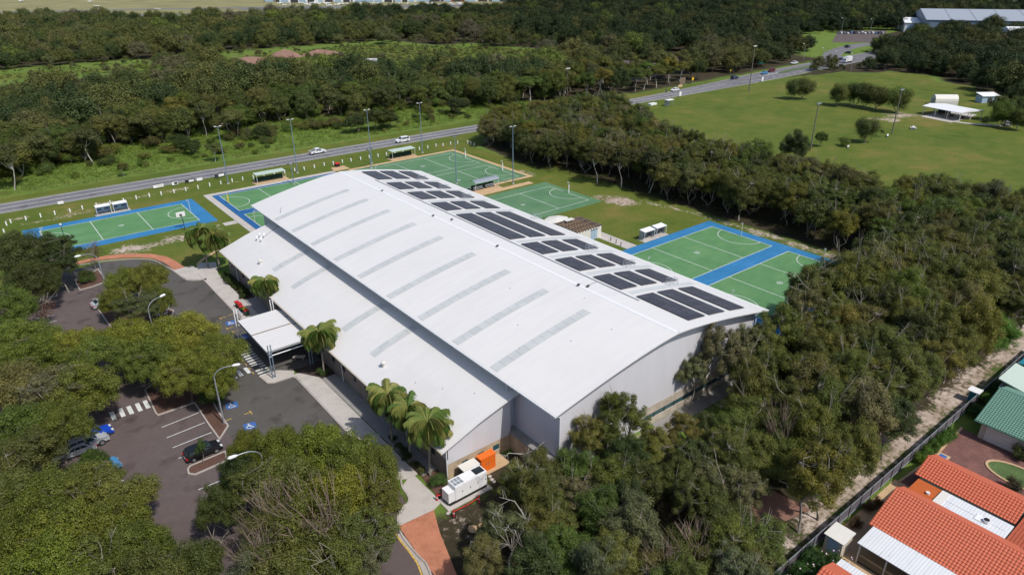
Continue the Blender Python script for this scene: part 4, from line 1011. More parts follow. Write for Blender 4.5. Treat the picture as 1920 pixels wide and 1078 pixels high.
# ------------------------------------------------------------------ vehicles
def paintmat(name, c):
    return plain('paint_'+name, c, .28, .0, .05, spec=.5)
PAINT = {'black': paintmat('black', (.010,.011,.014)), 'white': paintmat('white', (.70,.71,.72)), 'blue': paintmat('blue', (.01,.06,.45)), 'silver': paintmat('silver', (.36,.38,.40)),
         'navy': paintmat('navy', (.015,.035,.09)), 'red': paintmat('red', (.28,.012,.02)), 'sky': paintmat('sky', (.06,.22,.42)), 'maroon': paintmat('maroon', (.14,.01,.02))}
M['glasscar'] = plain('car_glass', (.02,.035,.04), .08, var=.2, spec=.7); M['taillight'] = plain('tail_light', (.45,.01,.01), .3); M['headlight'] = plain('head_light', (.6,.62,.62), .2); M['hub'] = plain('wheel_rim', (.3,.31,.32), .35, .6)
SHAPES = {  # length, width, body outline (x,z), cabin outline (x,z); front is +x
 'hatch': (4.35, 1.80, [(-2.12,.32),(-2.16,.70),(-2.08,.98),(-1.9,1.0),(.75,.98),(1.85,.80),(2.12,.62),(2.17,.32)], [(-2.05,.96),(-1.75,1.42),(-1.3,1.49),(-.2,1.50),(.25,1.43),(1.05,.96)]),
 'suv': (4.85, 1.92, [(-2.38,.40),(-2.42,.90),(-2.35,1.12),(1.0,1.12),(2.1,1.02),(2.38,.80),(2.42,.40)], [(-2.34,1.10),(-2.15,1.72),(-1.9,1.82),(.1,1.83),(.45,1.76),(1.2,1.10)]),
 'ute': (5.25, 1.88, [(-2.6,.48),(-2.62,1.05),(-.95,1.08),(1.2,1.08),(2.35,1.0),(2.58,.80),(2.62,.45)], [(-1.0,1.05),(-.85,1.68),(-.6,1.76),(.35,1.77),(.65,1.70),(1.4,1.06)]),
 'sedan': (4.7, 1.82, [(-2.3,.32),(-2.34,.72),(-2.2,.98),(-1.5,1.0),(.85,.96),(2.0,.82),(2.3,.62),(2.34,.32)], [(-1.85,.97),(-1.2,1.40),(-.8,1.46),(-.1,1.46),(.25,1.40),(1.1,.95)])}
CARM = {}
def loft(outline, hw_of, b, closed_bottom=True):
    n = len(outline); L = [(x, -hw_of(x, z), z) for x, z in outline]; R = [(x, hw_of(x, z), z) for x, z in outline]
    b.add(L+R, [tuple(range(n))[::-1], tuple(range(n, 2*n))]+[(i, (i+1) % n, n+(i+1) % n, n+i) for i in range(n)])
def car_meshes(kind, colour):
    if (kind, colour) in CARM: return CARM[(kind, colour)]
    L, Wd, bo, co = SHAPES[kind]; hw = Wd/2; P = PAINT[colour]
    zb = max(z for x, z in bo); zt = max(z for x, z in co)
    def hb_(x, z): return hw*(1-.10*max(0, (abs(x)/(L/2)-.72)/.28)**2)*(1-.05*max(0, (.5-z))) 
    def hc_(x, z): return hw*(.965-.20*(z-.95)/(zt-.95+.01))
    out = []
    b = MB(); loft(bo[::-1], hb_, b)
    if kind == 'ute':
        pass
    m = b.mesh('body', P); out.append(('body', m, None))
    b = MB(); loft(co[::-1], hc_, b); out.append(('cabin', b.mesh('cabin', P), None))
    # glass: side windows, windscreen, rear screen set proud of the cabin
    def pt(i, f, s, o=.012):
        return None
    n = len(co)
    xs0, xs1 = co[0][0], co[-1][0]
    z0, z1 = .95+.07+(zb-.98), zt-.10
    def xlim(z, front):
        pts = co[::-1] if front else co
        for (xa, za), (xb, zb_) in zip(pts[:-1], pts[1:]):
            if (za-z)*(zb_-z) <= 0 and za != zb_: return xa+(xb-xa)*(z-za)/(zb_-za)
        return pts[0][0]
    for s in (-1, 1):
        xa0, xa1 = xlim(z0, False)+.22, xlim(z0, True)-.20; xb0, xb1 = xlim(z1, False)+.16, xlim(z1, True)-.12
        div = [0, .36, .39, .68, .71, 1] if kind != 'ute' else [0, .45, .49, 1]
        for a, c in zip(div[::2], div[1::2]):
            q = [(xa0+(xa1-xa0)*a, z0), (xa0+(xa1-xa0)*c, z0), (xb0+(xb1-xb0)*c, z1), (xb0+(xb1-xb0)*a, z1)]
            V = [(x, s*(hc_(x, z)+.012), z) for x, z in q]; b = MB(); b.add(V, [(0,1,2,3) if s < 0 else (3,2,1,0)]); out.append(('side_window', b.mesh('side_window', M['glasscar']), None))
    for nm, fr in (('windscreen', True), ('rear_window', False)):
        b = MB(); d = .014 if fr else -.014
        q = [(xlim(z0, fr)+d, z0), (xlim(z1, fr)+d, z1)]
        V = [(q[0][0], -hc_(0, z0)*.9, q[0][1]+.006), (q[0][0], hc_(0, z0)*.9, q[0][1]+.006), (q[1][0], hc_(0, z1)*.88, q[1][1]+.006), (q[1][0], -hc_(0, z1)*.88, q[1][1]+.006)]
        b.add(V, [(0,1,2,3)]); out.append((nm, b.mesh(nm, M['glasscar']), None))
    if kind == 'ute':
        b = MB(); b.box(-2.52,-1.08,-.78,.78,1.085,1.10); out.append(('tray', b.mesh('tray', M['dark']), None))
        b = MB()
        for s in (-1, 1): b.box(-2.58,-1.0,s*.86-.05,s*.86+.05,1.06,1.2)
        b.box(-2.62,-2.55,-.9,.9,1.06,1.18); b.tube([(-1.2,-.8,1.1),(-1.2,-.75,1.6),(-1.2,.75,1.6),(-1.2,.8,1.1)], .04, 6); out.append(('tray_side', b.mesh('tray_side', P), None))
    zl = bo[1][1] if kind != 'ute' else .85
    for s in (-1, 1):
        b = MB(); b.box(L/2-.25,L/2-.015,s*hw*.62-.2,s*hw*.62+.2,.62,.76); out.append(('headlight', b.mesh('headlight', M['headlight']), None))
        b = MB(); b.box(-L/2-.02,-L/2+.22,s*hw*.76-.14,s*hw*.76+.14,zl-.10,zl+.16); out.append(('tail_light', b.mesh('tail_light', M['taillight']), None))
        b = MB(); b.box(.62,.82,s*(hw+.08)-.09,s*(hw+.08)+.09,zb-.02,zb+.12); out.append(('mirror', b.mesh('mirror', P), None))
    b = MB(); b.box(L/2-.02,L/2+.012,-hw*.5,hw*.5,.40,.62); out.append(('grille', b.mesh('grille', M['black']), None))
    b = MB(); b.box(-L/2-.012,-L/2+.05,-.26,.26,.52,.64); out.append(('number_plate', b.mesh('number_plate', M['offwhite']), None))
    r = .33 if kind in ('hatch', 'sedan') else .38
    b = MB(); b.tube([(0,-.11,0),(0,.11,0)], r, 16); tyre = b.mesh('tyre', M['rubber'])
    b = MB(); b.tube([(0,-.118,0),(0,.118,0)], r*.62, 10); rim = b.mesh('rim', M['hub'])
    for sx_ in (-1, 1):
        for s in (-1, 1): out.append(('wheel', tyre, ((sx_*L*.305, s*(hw-.10), r), rim)))
    CARM[(kind, colour)] = out
    return out
def car(kind, colour, x, y, rz, label, z=.03, cat='car', group=None, name=None):
    t = thing(name or {'hatch':'parked_car','suv':'car','ute':'utility_truck','sedan':'car'}[kind], label, cat, (x, y, z), rz, group)
    for nm, me, w in car_meshes(kind, colour):
        if w: wo = child(nm, me, t, w[0]); child('rim', w[1], wo)
        else: child(nm, me, t)
    return t
car('hatch', 'black', 12.6, 77.3, .02, 'glossy black hatchback parked beside the kerbed mulch island', .02)
car('hatch', 'blue', *G(178,822), .1, 'bright blue hatchback half under the left trees', .02); car('suv', 'silver', *G(165,838), .1, 'pale silver car parked next to the bright blue hatchback', .02)
car('sedan', 'silver', *G(142,852), math.pi, 'grey car nosing out of the left trees', .02); car('suv', 'sky', *G(186,890), .1, 'light blue car under the small bushy tree', .02); car('hatch', 'sky', *G(140,905), .1, 'light blue hatchback hidden deep under the left trees', .02)
car('sedan', 'silver', *cA(790,575), .15, 'silver car half hidden under the trees at the top of the car park', .02); car('hatch', 'white', *cA(860,540), .15, 'white car deep under the trees at the top of the car park', .02); car('suv', 'white', *cA(1400,640), 1.2, 'white car seen through leaves beside the curved lamp', .02)
car('ute', 'white', *G(596,288.5), .01, 'white dual cab ute driving on the road', .03, 'ute'); car('suv', 'white', *G(755,267), math.pi, 'white four wheel drive on the road near the far shelter', .03, name='four_wheel_drive')
for px, py, k, c, l, rz in ((1265,171.5,'hatch','white','small white car on the road before the field',math.pi),(1377,149,'suv','navy','dark blue car on the road beside the tall timber pole',0),(1433,139.5,'sedan','sky','pale blue car behind the red one near the junction',math.pi),(1446,135.5,'suv','maroon','dark red car at the traffic island',math.pi),(1489,121,'ute','white','white van on the far lane at the junction',math.pi),(1588,90,'suv','navy','dark car turning on the side road',1.0),(1577,113,'sedan','navy','dark car just ahead of the white truck',0),(1590,101,'hatch','navy','dark car on the side road bend',1.4)):
    car(k, c, *G(px, py), rz, l, .04)
t = thing('truck', 'white box truck on the road by the field corner', 'truck', (*G(1588,118), .04), math.pi)
b = MB(); b.box(-3.2,1.9,-1.25,1.25,.9,3.5); b.build('cargo_box', PAINT['white'], t); b = MB(); loft([(2.0,.5),(2.0,2.9),(3.2,2.9),(3.75,1.7),(3.85,.5)][::-1], lambda x, z: 1.15, b); b.build('cab', PAINT['white'], t)
b = MB(); b.add([(3.26,-1.0,2.75),(3.26,1.0,2.75),(3.74,1.0,1.75),(3.74,-1.0,1.75)], [(0,1,2,3)]); b.build('windscreen', M['glasscar'], t); b = MB(); b.box(-3.2,3.7,-.9,.9,.5,.9); b.build('chassis', M['black'], t)
for x in (-2.2,-1.1,2.7):
    for s in (-1, 1): b = MB(); b.tube([(x,s*1.0,.5),(x,s*1.2,.5)], .5, 12); b.build('wheel', M['rubber'], t)
R5 = np.random.default_rng(11); cols = ['white','silver','white','sky','navy','silver','white']
for i in range(13):
    r_, c_ = divmod(i, 13); p = G(1575+c_*6.4+R5.uniform(-1,1), 64+r_*8+R5.uniform(-.5,.5)); car(['suv','sedan','hatch'][i % 3], cols[i % 7], *p, 1.2, 'small pale parked car in the crowded far car park', .05, group='cars in the far car park')
for i in range(12):
    p = G(1375+i*7.6, 74+R5.uniform(-1.5,1.5)); car(['suv','sedan'][i % 2], cols[(i*2) % 7], *p, .8, 'parked car glimpsed through the dark trees beyond the road', .05, group='cars behind the dark trees')

# ------------------------------------------------------------------ road furniture and sports field
def roadsign(px, py, w, h, zb_, mat, label, diamond=False):
    x, y = G(px, py); t = thing('road_sign', label, 'sign', (x, y, 0))
    for s in ((0,) if w < 1.5 else (-1, 1)): b = MB(); b.tube([(s*w*.35,0,0),(s*w*.35,0,zb_+h*.8)], .06, 6); b.build('post', M['steel'], t)
    b = MB()
    if diamond: b.add([(0,-.08,zb_-.1),(h*.7,-.08,zb_+h*.6),(0,-.08,zb_+h*1.3),(-h*.7,-.08,zb_+h*.6),(0,-.05,zb_-.1),(h*.7,-.05,zb_+h*.6),(0,-.05,zb_+h*1.3),(-h*.7,-.05,zb_+h*.6)], [(0,1,2,3),(7,6,5,4),(0,4,5,1),(1,5,6,2),(2,6,7,3),(3,7,4,0)])
    else: b.box(-w/2,w/2,-.10,-.065,zb_,zb_+h)
    b.build('panel', M[mat], t)
M['signgreen'] = plain('green_sign', (.01,.19,.12), .5)
roadsign(1298,158,1.2,1.4,1.6,'yellow','yellow diamond warning sign on the far verge',True); roadsign(1427,124,7,5.2,1.2,'signgreen','large green direction board at the junction'); roadsign(1369,140,.9,.9,1.5,'yellow','small yellow sign by the tall timber pole',True); roadsign(1279,160,4,3,.6,'wood','dark brown board on the far verge'); roadsign(1444,118,.8,.9,1.5,'white','small white sign beside the green board')
roadsign(1275,165,3,1.2,.3,'tan','low tan board on the far verge'); roadsign(1429,154,1.4,2,.4,'white','white board on the field side of the road'); roadsign(1275,182,1.4,1.8,.4,'white','white board beside the small bus shelter'); roadsign(1248,181,.8,1.5,1.5,'poledark','dark thin sign at the field side of the road')
x, y = G(1254,199); t = thing('bus_shelter', 'tiny white roofed bus shelter beside the road', 'shelter', (x, y, 0)); b = MB(); b.box(-1.9,1.9,-1,1,2.4,2.6); b.build('roof', M['white'], t); b = MB(); b.box(-1.8,1.8,.85,.95,0,2.4); b.build('back_panel', M['steel'], t)
for s in (-1.7, 1.7): b = MB(); b.tube([(s,-.8,0),(s,-.8,2.4)], .08, 6); b.build('post', M['steel'], t)
x, y = G(1223,197); t = thing('utility_box', 'flat white box on the verge before the bus shelter', 'box', (x, y, 0)); b = MB(); b.box(-1.9,1.9,-.9,.9,.02,.7); b.build('box_body', M['white'], t)
# picnic pavilion
pv = thing('picnic_pavilion', 'white roofed open picnic pavilion on the sports field', 'pavilion', (298, 105, 0), math.atan2(-.97, -.25)+math.pi/2)
b = MB(); b.add([(-6.5,-8,3.2),(6.5,-8,3.0),(6.5,8,3.0),(-6.5,8,3.2),(-2.5,-8,3.9),(-2.5,8,3.9)], [(0,3,5,4),(4,5,2,1),(0,4,1),(3,2,5)]); b.add([(-6.5,-8,3.05),(6.5,-8,2.85),(6.5,8,2.85),(-6.5,8,3.05)], [(0,1,2,3)])
b.quad((-6.5,-8,3.05),(-6.5,8,3.05),(-6.5,8,3.2),(-6.5,-8,3.2)); b.quad((6.5,-8,2.85),(6.5,8,2.85),(6.5,8,3.0),(6.5,-8,3.0)); b.build('roof', M['white'], pv)
for x in (-6,0,6):
    for y in (-7.5,-2.5,2.5,7.5): b = MB(); b.tube([(x,y,0),(x,y,2.95)], .13, 6); b.build('post', M['offwhite'], pv)
for y in (-4.5, 0, 4.5):
    b = MB(); b.box(-1,1,y-.4,y+.4,.72,.8); tb = b.build('table_top', M['wood'], pv); b = MB(); b.box(-1,1,y-.85,y-.6,.42,.48); b.box(-1,1,y+.6,y+.85,.42,.48); b.box(-.1,.1,y-.8,y+.8,0,.72); b.build('bench', M['wood'], tb)
b = MB(); b.box(2.5,6,4.5,7.4,.05,2.6); b.build('store_wall', M['dark'], pv)
t = thing('water_tank', 'pale cream arched roof tank shed behind the pavilion', 'shed', (*G(1769,196), 0), -.75); b = MB(); pts = [(2.2*math.cos(a), 2.4*math.sin(a)+1.6) for a in np.linspace(0, math.pi, 9)]+[(-2.2,0),(2.2,0)]; n = len(pts)
b.add([(-4.5, p[0], p[1]) for p in pts]+[(4.5, p[0], p[1]) for p in pts], [tuple(range(n)), tuple(range(n, 2*n))[::-1]]+[(i, n+i, n+(i+1)%n, (i+1)%n) for i in range(n)]); b.build('shell', M['offwhite'], t); b = MB(); b.box(-4.56,-4.505,-1.3,1.3,.1,2.6); b.build('door', M['steel'], t)
t = thing('storage_shed', 'small grey shed with white skillion roof at the field edge', 'shed', (*G(1849,192), 0), -.6); b = MB(); b.box(-3.6,3.6,-2,2,0,2.7); b.build('wall', M['bluepanel'], t); b = MB(); b.add([(-3.9,-2.4,2.75),(3.9,-2.4,2.75),(3.9,2.4,3.6),(-3.9,2.4,3.6),(-3.9,-2.4,2.9),(3.9,-2.4,2.9),(3.9,2.4,3.75),(-3.9,2.4,3.75)], [(0,3,2,1),(4,5,6,7),(0,1,5,4),(1,2,6,5),(2,3,7,6),(3,0,4,7)]); b.build('roof', M['white'], t); b = MB(); b.box(-1.2,.8,-2.06,-2.005,.1,2.2); b.build('door', M['dark'], t)
t = thing('picnic_bench', 'small bench on the open field before the pavilion', 'bench', (*G(1712,242), 0), .4); b = MB(); b.box(-1.6,1.6,-.4,.4,.65,.75); b.box(-1.6,1.6,-.9,-.6,.4,.48); b.box(-1.6,1.6,.6,.9,.4,.48); b.build('bench_top', M['offwhite'], t); b = MB(); b.box(-1.3,-1.1,-.8,.8,0,.65); b.box(1.1,1.3,-.8,.8,0,.65); b.build('leg', M['steel'], t)
t = thing('field_bench', 'low bench beside the lone field tree', 'bench', (*G(1590,277), 0), .4); b = MB(); b.box(-1.5,1.5,-.25,.25,.4,.5); b.build('seat', M['offwhite'], t); b = MB(); b.box(-1.2,-1.0,-.2,.2,0,.4); b.box(1.0,1.2,-.2,.2,0,.4); b.build('leg', M['steel'], t)
t = thing('field_bench', 'low bench at the foot of the tall field pole', 'bench', (*G(1664,256), 0), .4); b = MB(); b.box(-1.8,1.8,-.25,.25,.4,.5); b.build('seat', M['offwhite'], t); b = MB(); b.box(-1.2,-1.0,-.2,.2,0,.4); b.box(1.0,1.2,-.2,.2,0,.4); b.build('leg', M['steel'], t)
x, y = G(1905,240); car('suv', 'silver', *G(1888,236), .4, 'pale car parked under the field edge trees', .03)
# white tarp covered machine in the clearing, spoil heaps
def heap(x, y, rx, ry, h, mat, label, name='spoil_heap', cat='spoil heap', rz=0):
    q = MB(); n = 14; rings = ((0,1.0),(.35,.8),(.7,.5),(.95,.2)); V = []
    for z, r in rings:
        for k in range(n):
            a = 2*math.pi*k/n; s = r*rng0.uniform(.82,1.15); V.append((rx*s*math.cos(a), ry*s*math.sin(a), h*z*rng0.uniform(.75,1.1)-.05*(z==0)))
    q.add(V, [(i*n+k, i*n+(k+1)%n, (i+1)*n+(k+1)%n, (i+1)*n+k) for i in range(3) for k in range(n)]+[tuple(range(3*n, 4*n))]); o = q.build(name, M[mat], None, (x, y, 0), (0,0,rz)); return tag(o, label, cat)
heap(*G(470,122), 24, 8, 4.5, 'dirt', 'long reddish brown spoil heap in the forest clearing', rz=.3); heap(*G(535,108), 11, 7, 5, 'dirt', 'pointed pinkish spoil heap in the forest clearing'); heap(*G(600,103), 14, 6, 3.5, 'dirt', 'low greyish spoil heap right of the pointed one'); heap(*G(745,131), 5, 4, 3, 'concrete', 'pale rubble heap in the scrub clearing'); heap(*G(758,128), 4, 4, 2.6, 'concrete', 'small pale rubble heap right of the larger one')
heap(*G(440,128), 10, 4, 1.2, 'concrete', 'flat pale rubble patch at the foot of the reddish heap')
t = thing('site_trailer', 'white covered trailer with orange end in the forest clearing', 'trailer', (*G(697,126), 0), -.4); b = MB(); b.box(-4.5,3.5,-1.8,1.8,.7,4.4); b.build('cover', M['white'], t); b = MB(); b.box(3.6,5.2,-1.4,1.4,.6,2.6); b.build('cab', M['orange'], t)
for x in (-3,2): b = MB(); b.tube([(x,-1.6,.5),(x,1.6,.5)], .5, 10); b.build('wheel', M['rubber'], t)

# ------------------------------------------------------------------ far buildings
def far_building(px, py, L, W, H, rz, wall, roof, label, doors=0, name='hangar', cat='building'):
    x, y = G(px, py); t = thing(name, label, cat, (x, y, 0), rz)
    b = MB(); b.box(-L/2,L/2,-W/2,W/2,0,H); b.build('wall', M[wall], t)
    b = MB(); e = .6; b.add([(-L/2-e,-W/2-e,H+.05),(L/2+e,-W/2-e,H+.05),(L/2+e,W/2+e,H+.05),(-L/2-e,W/2+e,H+.05),(-L/2-e,0,H+W*.11),(L/2+e,0,H+W*.11)], [(0,1,5,4),(2,3,4,5),(0,4,3),(1,2,5),(0,3,2,1)]); b.build('roof', M[roof], t)
    for k in range(doors):
        w = L/doors; b = MB(); b.box(-L/2+w*(k+.12),-L/2+w*(k+.88),-W/2-.12,-W/2-.02,.1,H*.78); b.build('door', M['dark' if k % 2 else 'bluepanel'], t)
    return t
M['redroof'] = plain('dull_red_roof', (.28,.08,.05), .7); M['tealroof'] = plain('pale_teal_roof', (.22,.42,.42), .5)
hs = [(520,4,34,22,6,'brickw','redroof','low red roofed hangar at the left of the airfield row',2),(548,5,30,24,10,'white','white','white hangar second from the left of the airfield row',2),(580,5,26,24,10,'white','white','white hangar with two dark doors on the airfield',2),(612,4,30,24,9,'offwhite','redroof','dull red roofed hangar on the airfield',2),(646,4,26,24,9,'white','white','white hangar left of the teal roofed one',2),(686,4,34,24,8,'white','tealroof','teal roofed hangar on the airfield',1),(722,4,30,24,9,'white','white','white hangar just right of the teal roofed one',2),(762,4,30,24,8,'offwhite','redroof','red roofed airfield building with dark doors',3),(805,3,40,24,10,'bluepanel','white','long pale blue hangar on the airfield',2),(850,3,30,24,8,'redroof','redroof','dark red airfield building',2),(895,3,36,20,6,'offwhite','white','low white airfield building',2),(940,3,30,22,10,'poledark','steel','dark blue grey airfield building',2),(985,6,44,30,12,'bluepanel','white','large white faceted airfield terminal',3),(1012,8,12,10,5,'white','white','small white building right of the terminal',1)]
M['brickw'] = M['brick']
for (px, py, L, W, H, w, r, l, d) in hs: far_building(px, py, L, W, H, -.72, w, r, l, d)
far_building(1305,12,110,60,8,-.75,'poleblue','white','wide white roofed warehouse showing over the dark forest',4,'warehouse'); far_building(1215,3,60,30,7,-.75,'white','white','pale building glimpsed through far trees',2,'warehouse'); far_building(1395,2,70,40,8,-.75,'offwhite','redroof','dull red roofed far warehouse',3,'warehouse')
wh = far_building(1860,62,110,60,11,-.98,'poleblue','shedroof','long pale roofed warehouse at the right edge',0,'warehouse')
for k in range(7): b = MB(); b.add([(-56+k*17.5,-30.4,11.25),(-55.4+k*17.5,-30.4,11.25),(-55.4+k*17.5,-.2,17.7),(-56+k*17.5,-.2,17.7)], [(0,1,2,3)]); b.build('roof_seam', M['steel'], wh)
far_building(1905,18,90,40,8,-.98,'offwhite','white','second pale warehouse behind the long one',4,'warehouse'); far_building(1725,58,30,30,7,-.98,'white','white','white building between trees left of the long warehouse',2,'warehouse'); far_building(1916,86,24,20,10,-.98,'white','white','white block below the long warehouse',2,'warehouse'); far_building(1822,84,20,4,5,-.98,'tealroof','teal_blue' if 'teal_blue' in M else 'bluepaint','blue awning below the long warehouse',0,'awning')
for i in range(40):
    px = R5.uniform(520, 900); p = G(px, 10+(px-520)*.001+R5.uniform(-2.5,2.5)); o = thing('light_aircraft', 'tiny white light aircraft parked on the airfield apron', 'aircraft', (*p, .1), R5.uniform(0,6.28), 'light aircraft parked on the airfield apron')
    if i == 0:
        q = MB(); q.tube([(-4,0,1.2),(-1,0,1.3),(2.2,0,1.3),(3.6,0,1.2)], [.25,.75,.8,.3], 8); am1 = q.mesh('fuselage', M['white']); q = MB(); q.box(.2,1.7,-5.5,5.5,2.0,2.15); am2 = q.mesh('wing', M['white']); q = MB(); q.box(-4.2,-3.3,-1.7,1.7,1.4,1.5); q.add([(-4.3,0,1.4),(-3.4,0,1.4),(-4.0,0,2.9),(-4.5,0,2.9),(-4.3,.1,1.4),(-3.4,.1,1.4),(-4.0,.1,2.9),(-4.5,.1,2.9)], [(0,1,2,3),(7,6,5,4),(0,4,5,1),(1,5,6,2),(2,6,7,3),(3,7,4,0)]); am3 = q.mesh('tail', M['white'])
        q = MB(); [q.tube([(sx,sy,.0),(sx,sy,1.0)], .18, 6) for sx, sy in ((2.6,0),(.2,1.2),(.2,-1.2))]; am4 = q.mesh('wheel_leg', M['rubber'])
    for nm, me in (('fuselage',am1),('wing',am2),('tail',am3),('wheel_leg',am4)): child(nm, me, o)
for px, py in ((182,14),(40,4),(170,5),(295,20)): 
    o = thing('light_aircraft', 'lone white speck of an aircraft on the left airfield grass', 'aircraft', (*G(px,py), .1), .5, 'lone aircraft on the left airfield grass')
    for nm, me in (('fuselage',am1),('wing',am2),('tail',am3),('wheel_leg',am4)): child(nm, me, o)

# ------------------------------------------------------------------ houses, fence, garden at the right
FY = 22.3
fn_ = thing('boundary_fence', 'long dark boundary fence with pale rails beside the houses', 'fence', (84, FY, 0))
b = MB(); b.box(-1.17,1.17,.012,.034,-.12,.12); palm_ = b.mesh('slat', plain('mauve_fence_board', (.13,.115,.13), .8, var=.2)); b = MB(); b.box(-.05,.05,-.06,.06,0,1.85); postm = b.mesh('post', M['poledark']); b = MB(); b.box(-1.17,1.17,-.05,.01,-.05,.05); railm = b.mesh('rail', M['steel'])
xf = [44.6+2.4*k-84 for k in range(32)]
for k, x in enumerate(xf):
    child('post', postm, fn_, (x, 0, 0))
    if k < len(xf)-1:
        for j in range(6): child('slat', palm_, fn_, (x+1.2, 0, .25+.27*j))
        for z in (.35, 1.75): child('rail', railm, fn_, (x+1.2, 0, z))
# tiled roof plane: rows of lapped, curved tiles as real relief, joined
def tile_plane(b, eave0, eave1, up, n_up, tw=.30, tl=.34, th=.07):
    e0 = Vector(eave0); e1 = Vector(eave1); u = (e1-e0); L = u.length; u /= L; upv = Vector(up); H = upv.length; v = upv/H; nrm = u.cross(v).normalized()
    if nrm.z < 0: nrm = -nrm
    nu = int(L/tw); nv = max(1, int(H/tl)); prof = ((0,.0),(.25,.8),(.5,1.0),(.75,.8),(1.0,.0))
    for j in range(nv):
        V = []; F = []
        for i in range(nu):
            for (a, hgt_) in prof[:-1]:
                for (t, lift) in ((0, th), (1.06, .008)):
                    V.append(e0+u*((i+a)*L/nu)+v*((j+t)*H/nv)+nrm*(hgt_*.07+lift))
        for (t, lift) in ((0, th), (1.06, .008)): V.append(e1+v*((j+t)*H/nv)+nrm*lift)
        m = len(V)//2
        for k in range(m-1): F.append((2*k, 2*k+2, 2*k+3, 2*k+1))
        # front lip of the row
        base = len(V)
        for k in range(m): V.append(V[2*k]-nrm*th)
        for k in range(m-1): F.append((base+k, base+k+1, 2*k+2, 2*k))
        b.add(V, F)
def tiles(name, planes, mat, parent, loc):
    b = MB()
    for p in planes: tile_plane(b, *p)
    o = b.build(name, M[mat], parent, loc); o['kind'] = 'stuff'; return o
# orange house B
h1 = thing('orange_roof_house', 'house with broad orange tiled roof, white patio cover and white flat roof strip', 'house', (66, 6, 0)); l1 = (-66, -6, 0)
tiles('roof_tile', [((61.7,-22,2.6),(61.7,19.5,2.6),(4.95,0,2.0),0)], 'terra', h1, l1)
b = MB(); b.add([(66.66,19.45,4.58),(66.66,-22,4.58),(68.9,-22,3.55),(68.9,19.45,3.55)], [(0,1,2,3)]); b.tube([(66.66,-22,4.62),(66.66,19.5,4.62)], .10, 6); b.build('roof', M['terra2'], h1, l1)
b = MB(); b.box(61.75,66.6,19.40,19.48,2.45,2.6); b.add([(61.7,19.43,2.55),(66.66,19.43,4.55),(68.9,19.43,3.5),(68.9,19.43,2.5)], [(0,1,2,3)]); b.box(61.62,61.72,-22,19.5,2.48,2.62); b.build('fascia', M['terra'], h1, l1)
b = MB(); b.box(62.3,68.8,-22,18.9,0,2.5); b.build('wall', M['cream'], h1, l1)
b = MB(); b.box(68.95,72.2,10.0,16.7,2.85,3.0); fr = b.build('flat_roof', M['corrugated'], h1, l1)
b = MB(); b.box(69.0,72.1,15.9,16.75,3.004,3.06); b.build('roof_end_strip', M['offwhite'], fr)
for x in (69.5,70.8): b = MB(); b.box(x-.03,x+.03,10.3,16.2,3.005,3.05); b.build('roof_rib', M['white'], fr)
b = MB(); b.box(70.2,71.2,12.2,13.0,3.004,3.08); b.tube([(70.6,12.0,3.08),(70.6,12.0,3.35)], .33, 10); b.build('roof_vent', M['white'], fr); b = MB(); b.tube([(70.6,12.0,3.352),(70.6,12.0,3.40)], .27, 10); b.build('vent_cap', M['black'], fr)
b = MB(); b.box(68.95,72.4,16.8,19.3,2.7,2.82); b.build('rust_roof', M['rust'], h1, l1); b = MB(); b.tube([(70.6,17.6,2.82),(70.6,17.6,3.05)], .22, 10); b.build('roof_dome', M['offwhite'], h1, l1)
b = MB(); b.box(69.0,72.1,9.7,19.2,0,2.6); b.build('wall', M['cream'], h1, l1)
tiles('roof_tile', [((66.7,9.8,3.0),(80,9.8,3.0),(0,-4.2,1.7),0)], 'terra2', h1, l1)
tiles('roof_tile', [((73.1,10.1,2.6),(73.1,20.0,2.6),(2.8,0,1.12),0)], 'terra2', h1, l1)
b = MB(); b.add([(75.9,20.0,3.72),(75.9,10.1,3.72),(78.6,10.1,2.6),(78.6,20.0,2.6)], [(0,1,2,3)]); b.tube([(75.9,10.1,3.74),(75.9,20.05,3.74)], .10, 6); b.build('roof', M['terra2'], h1, l1)
b = MB(); b.box(73.6,78.1,10.2,19.5,0,2.55); b.add([(73.1,19.9,2.58),(75.9,19.9,3.66),(78.6,19.9,2.58)], [(0,1,2)]); b.build('wall', M['offwhite'], h1, l1)
b = MB(); b.box(66.8,82,-6,9.3,0,2.9); b.build('wall', M['cream'], h1, l1)
b = MB(); b.add([(58.5,-22,2.35),(61.75,-22,2.58),(61.75,19.0,2.58),(58.5,19.0,2.35),(58.5,-22,2.43),(61.75,-22,2.66),(61.75,19.0,2.66),(58.5,19.0,2.43)], [(0,3,2,1),(4,5,6,7),(0,1,5,4),(1,2,6,5),(2,3,7,6),(3,0,4,7)]); b.build('patio_cover', M['corrugated'], h1, l1)
for k in range(8):
    y = 18.7-k*2.6; b = MB(); b.box(58.55,58.67,y-.06,y+.06,0,2.36); b.build('patio_post', M['offwhite'], h1, l1)
    b = MB(); b.box(58.57,58.63,y-2.5,y-.1,.12,1.05); b.build('patio_screen', M['glass'], h1, l1); b = MB(); b.box(58.54,58.68,y-2.52,y-.07,1.06,1.14); b.build('patio_rail', M['tan'], h1, l1)
b = MB(); b.poly([(57.2,-22),(62.2,-22),(62.2,21.9),(57.4,21.9),(57.2,19.6)], .03); tag(b.build('patio_paving', M['tan']), None, None, None, 'structure')
b = MB(); b.poly([(62.2,19.0),(74,19.0),(74,22.0),(62.2,22.0)], .034); tag(b.build('side_path', M['tan']), None, None, None, 'structure')
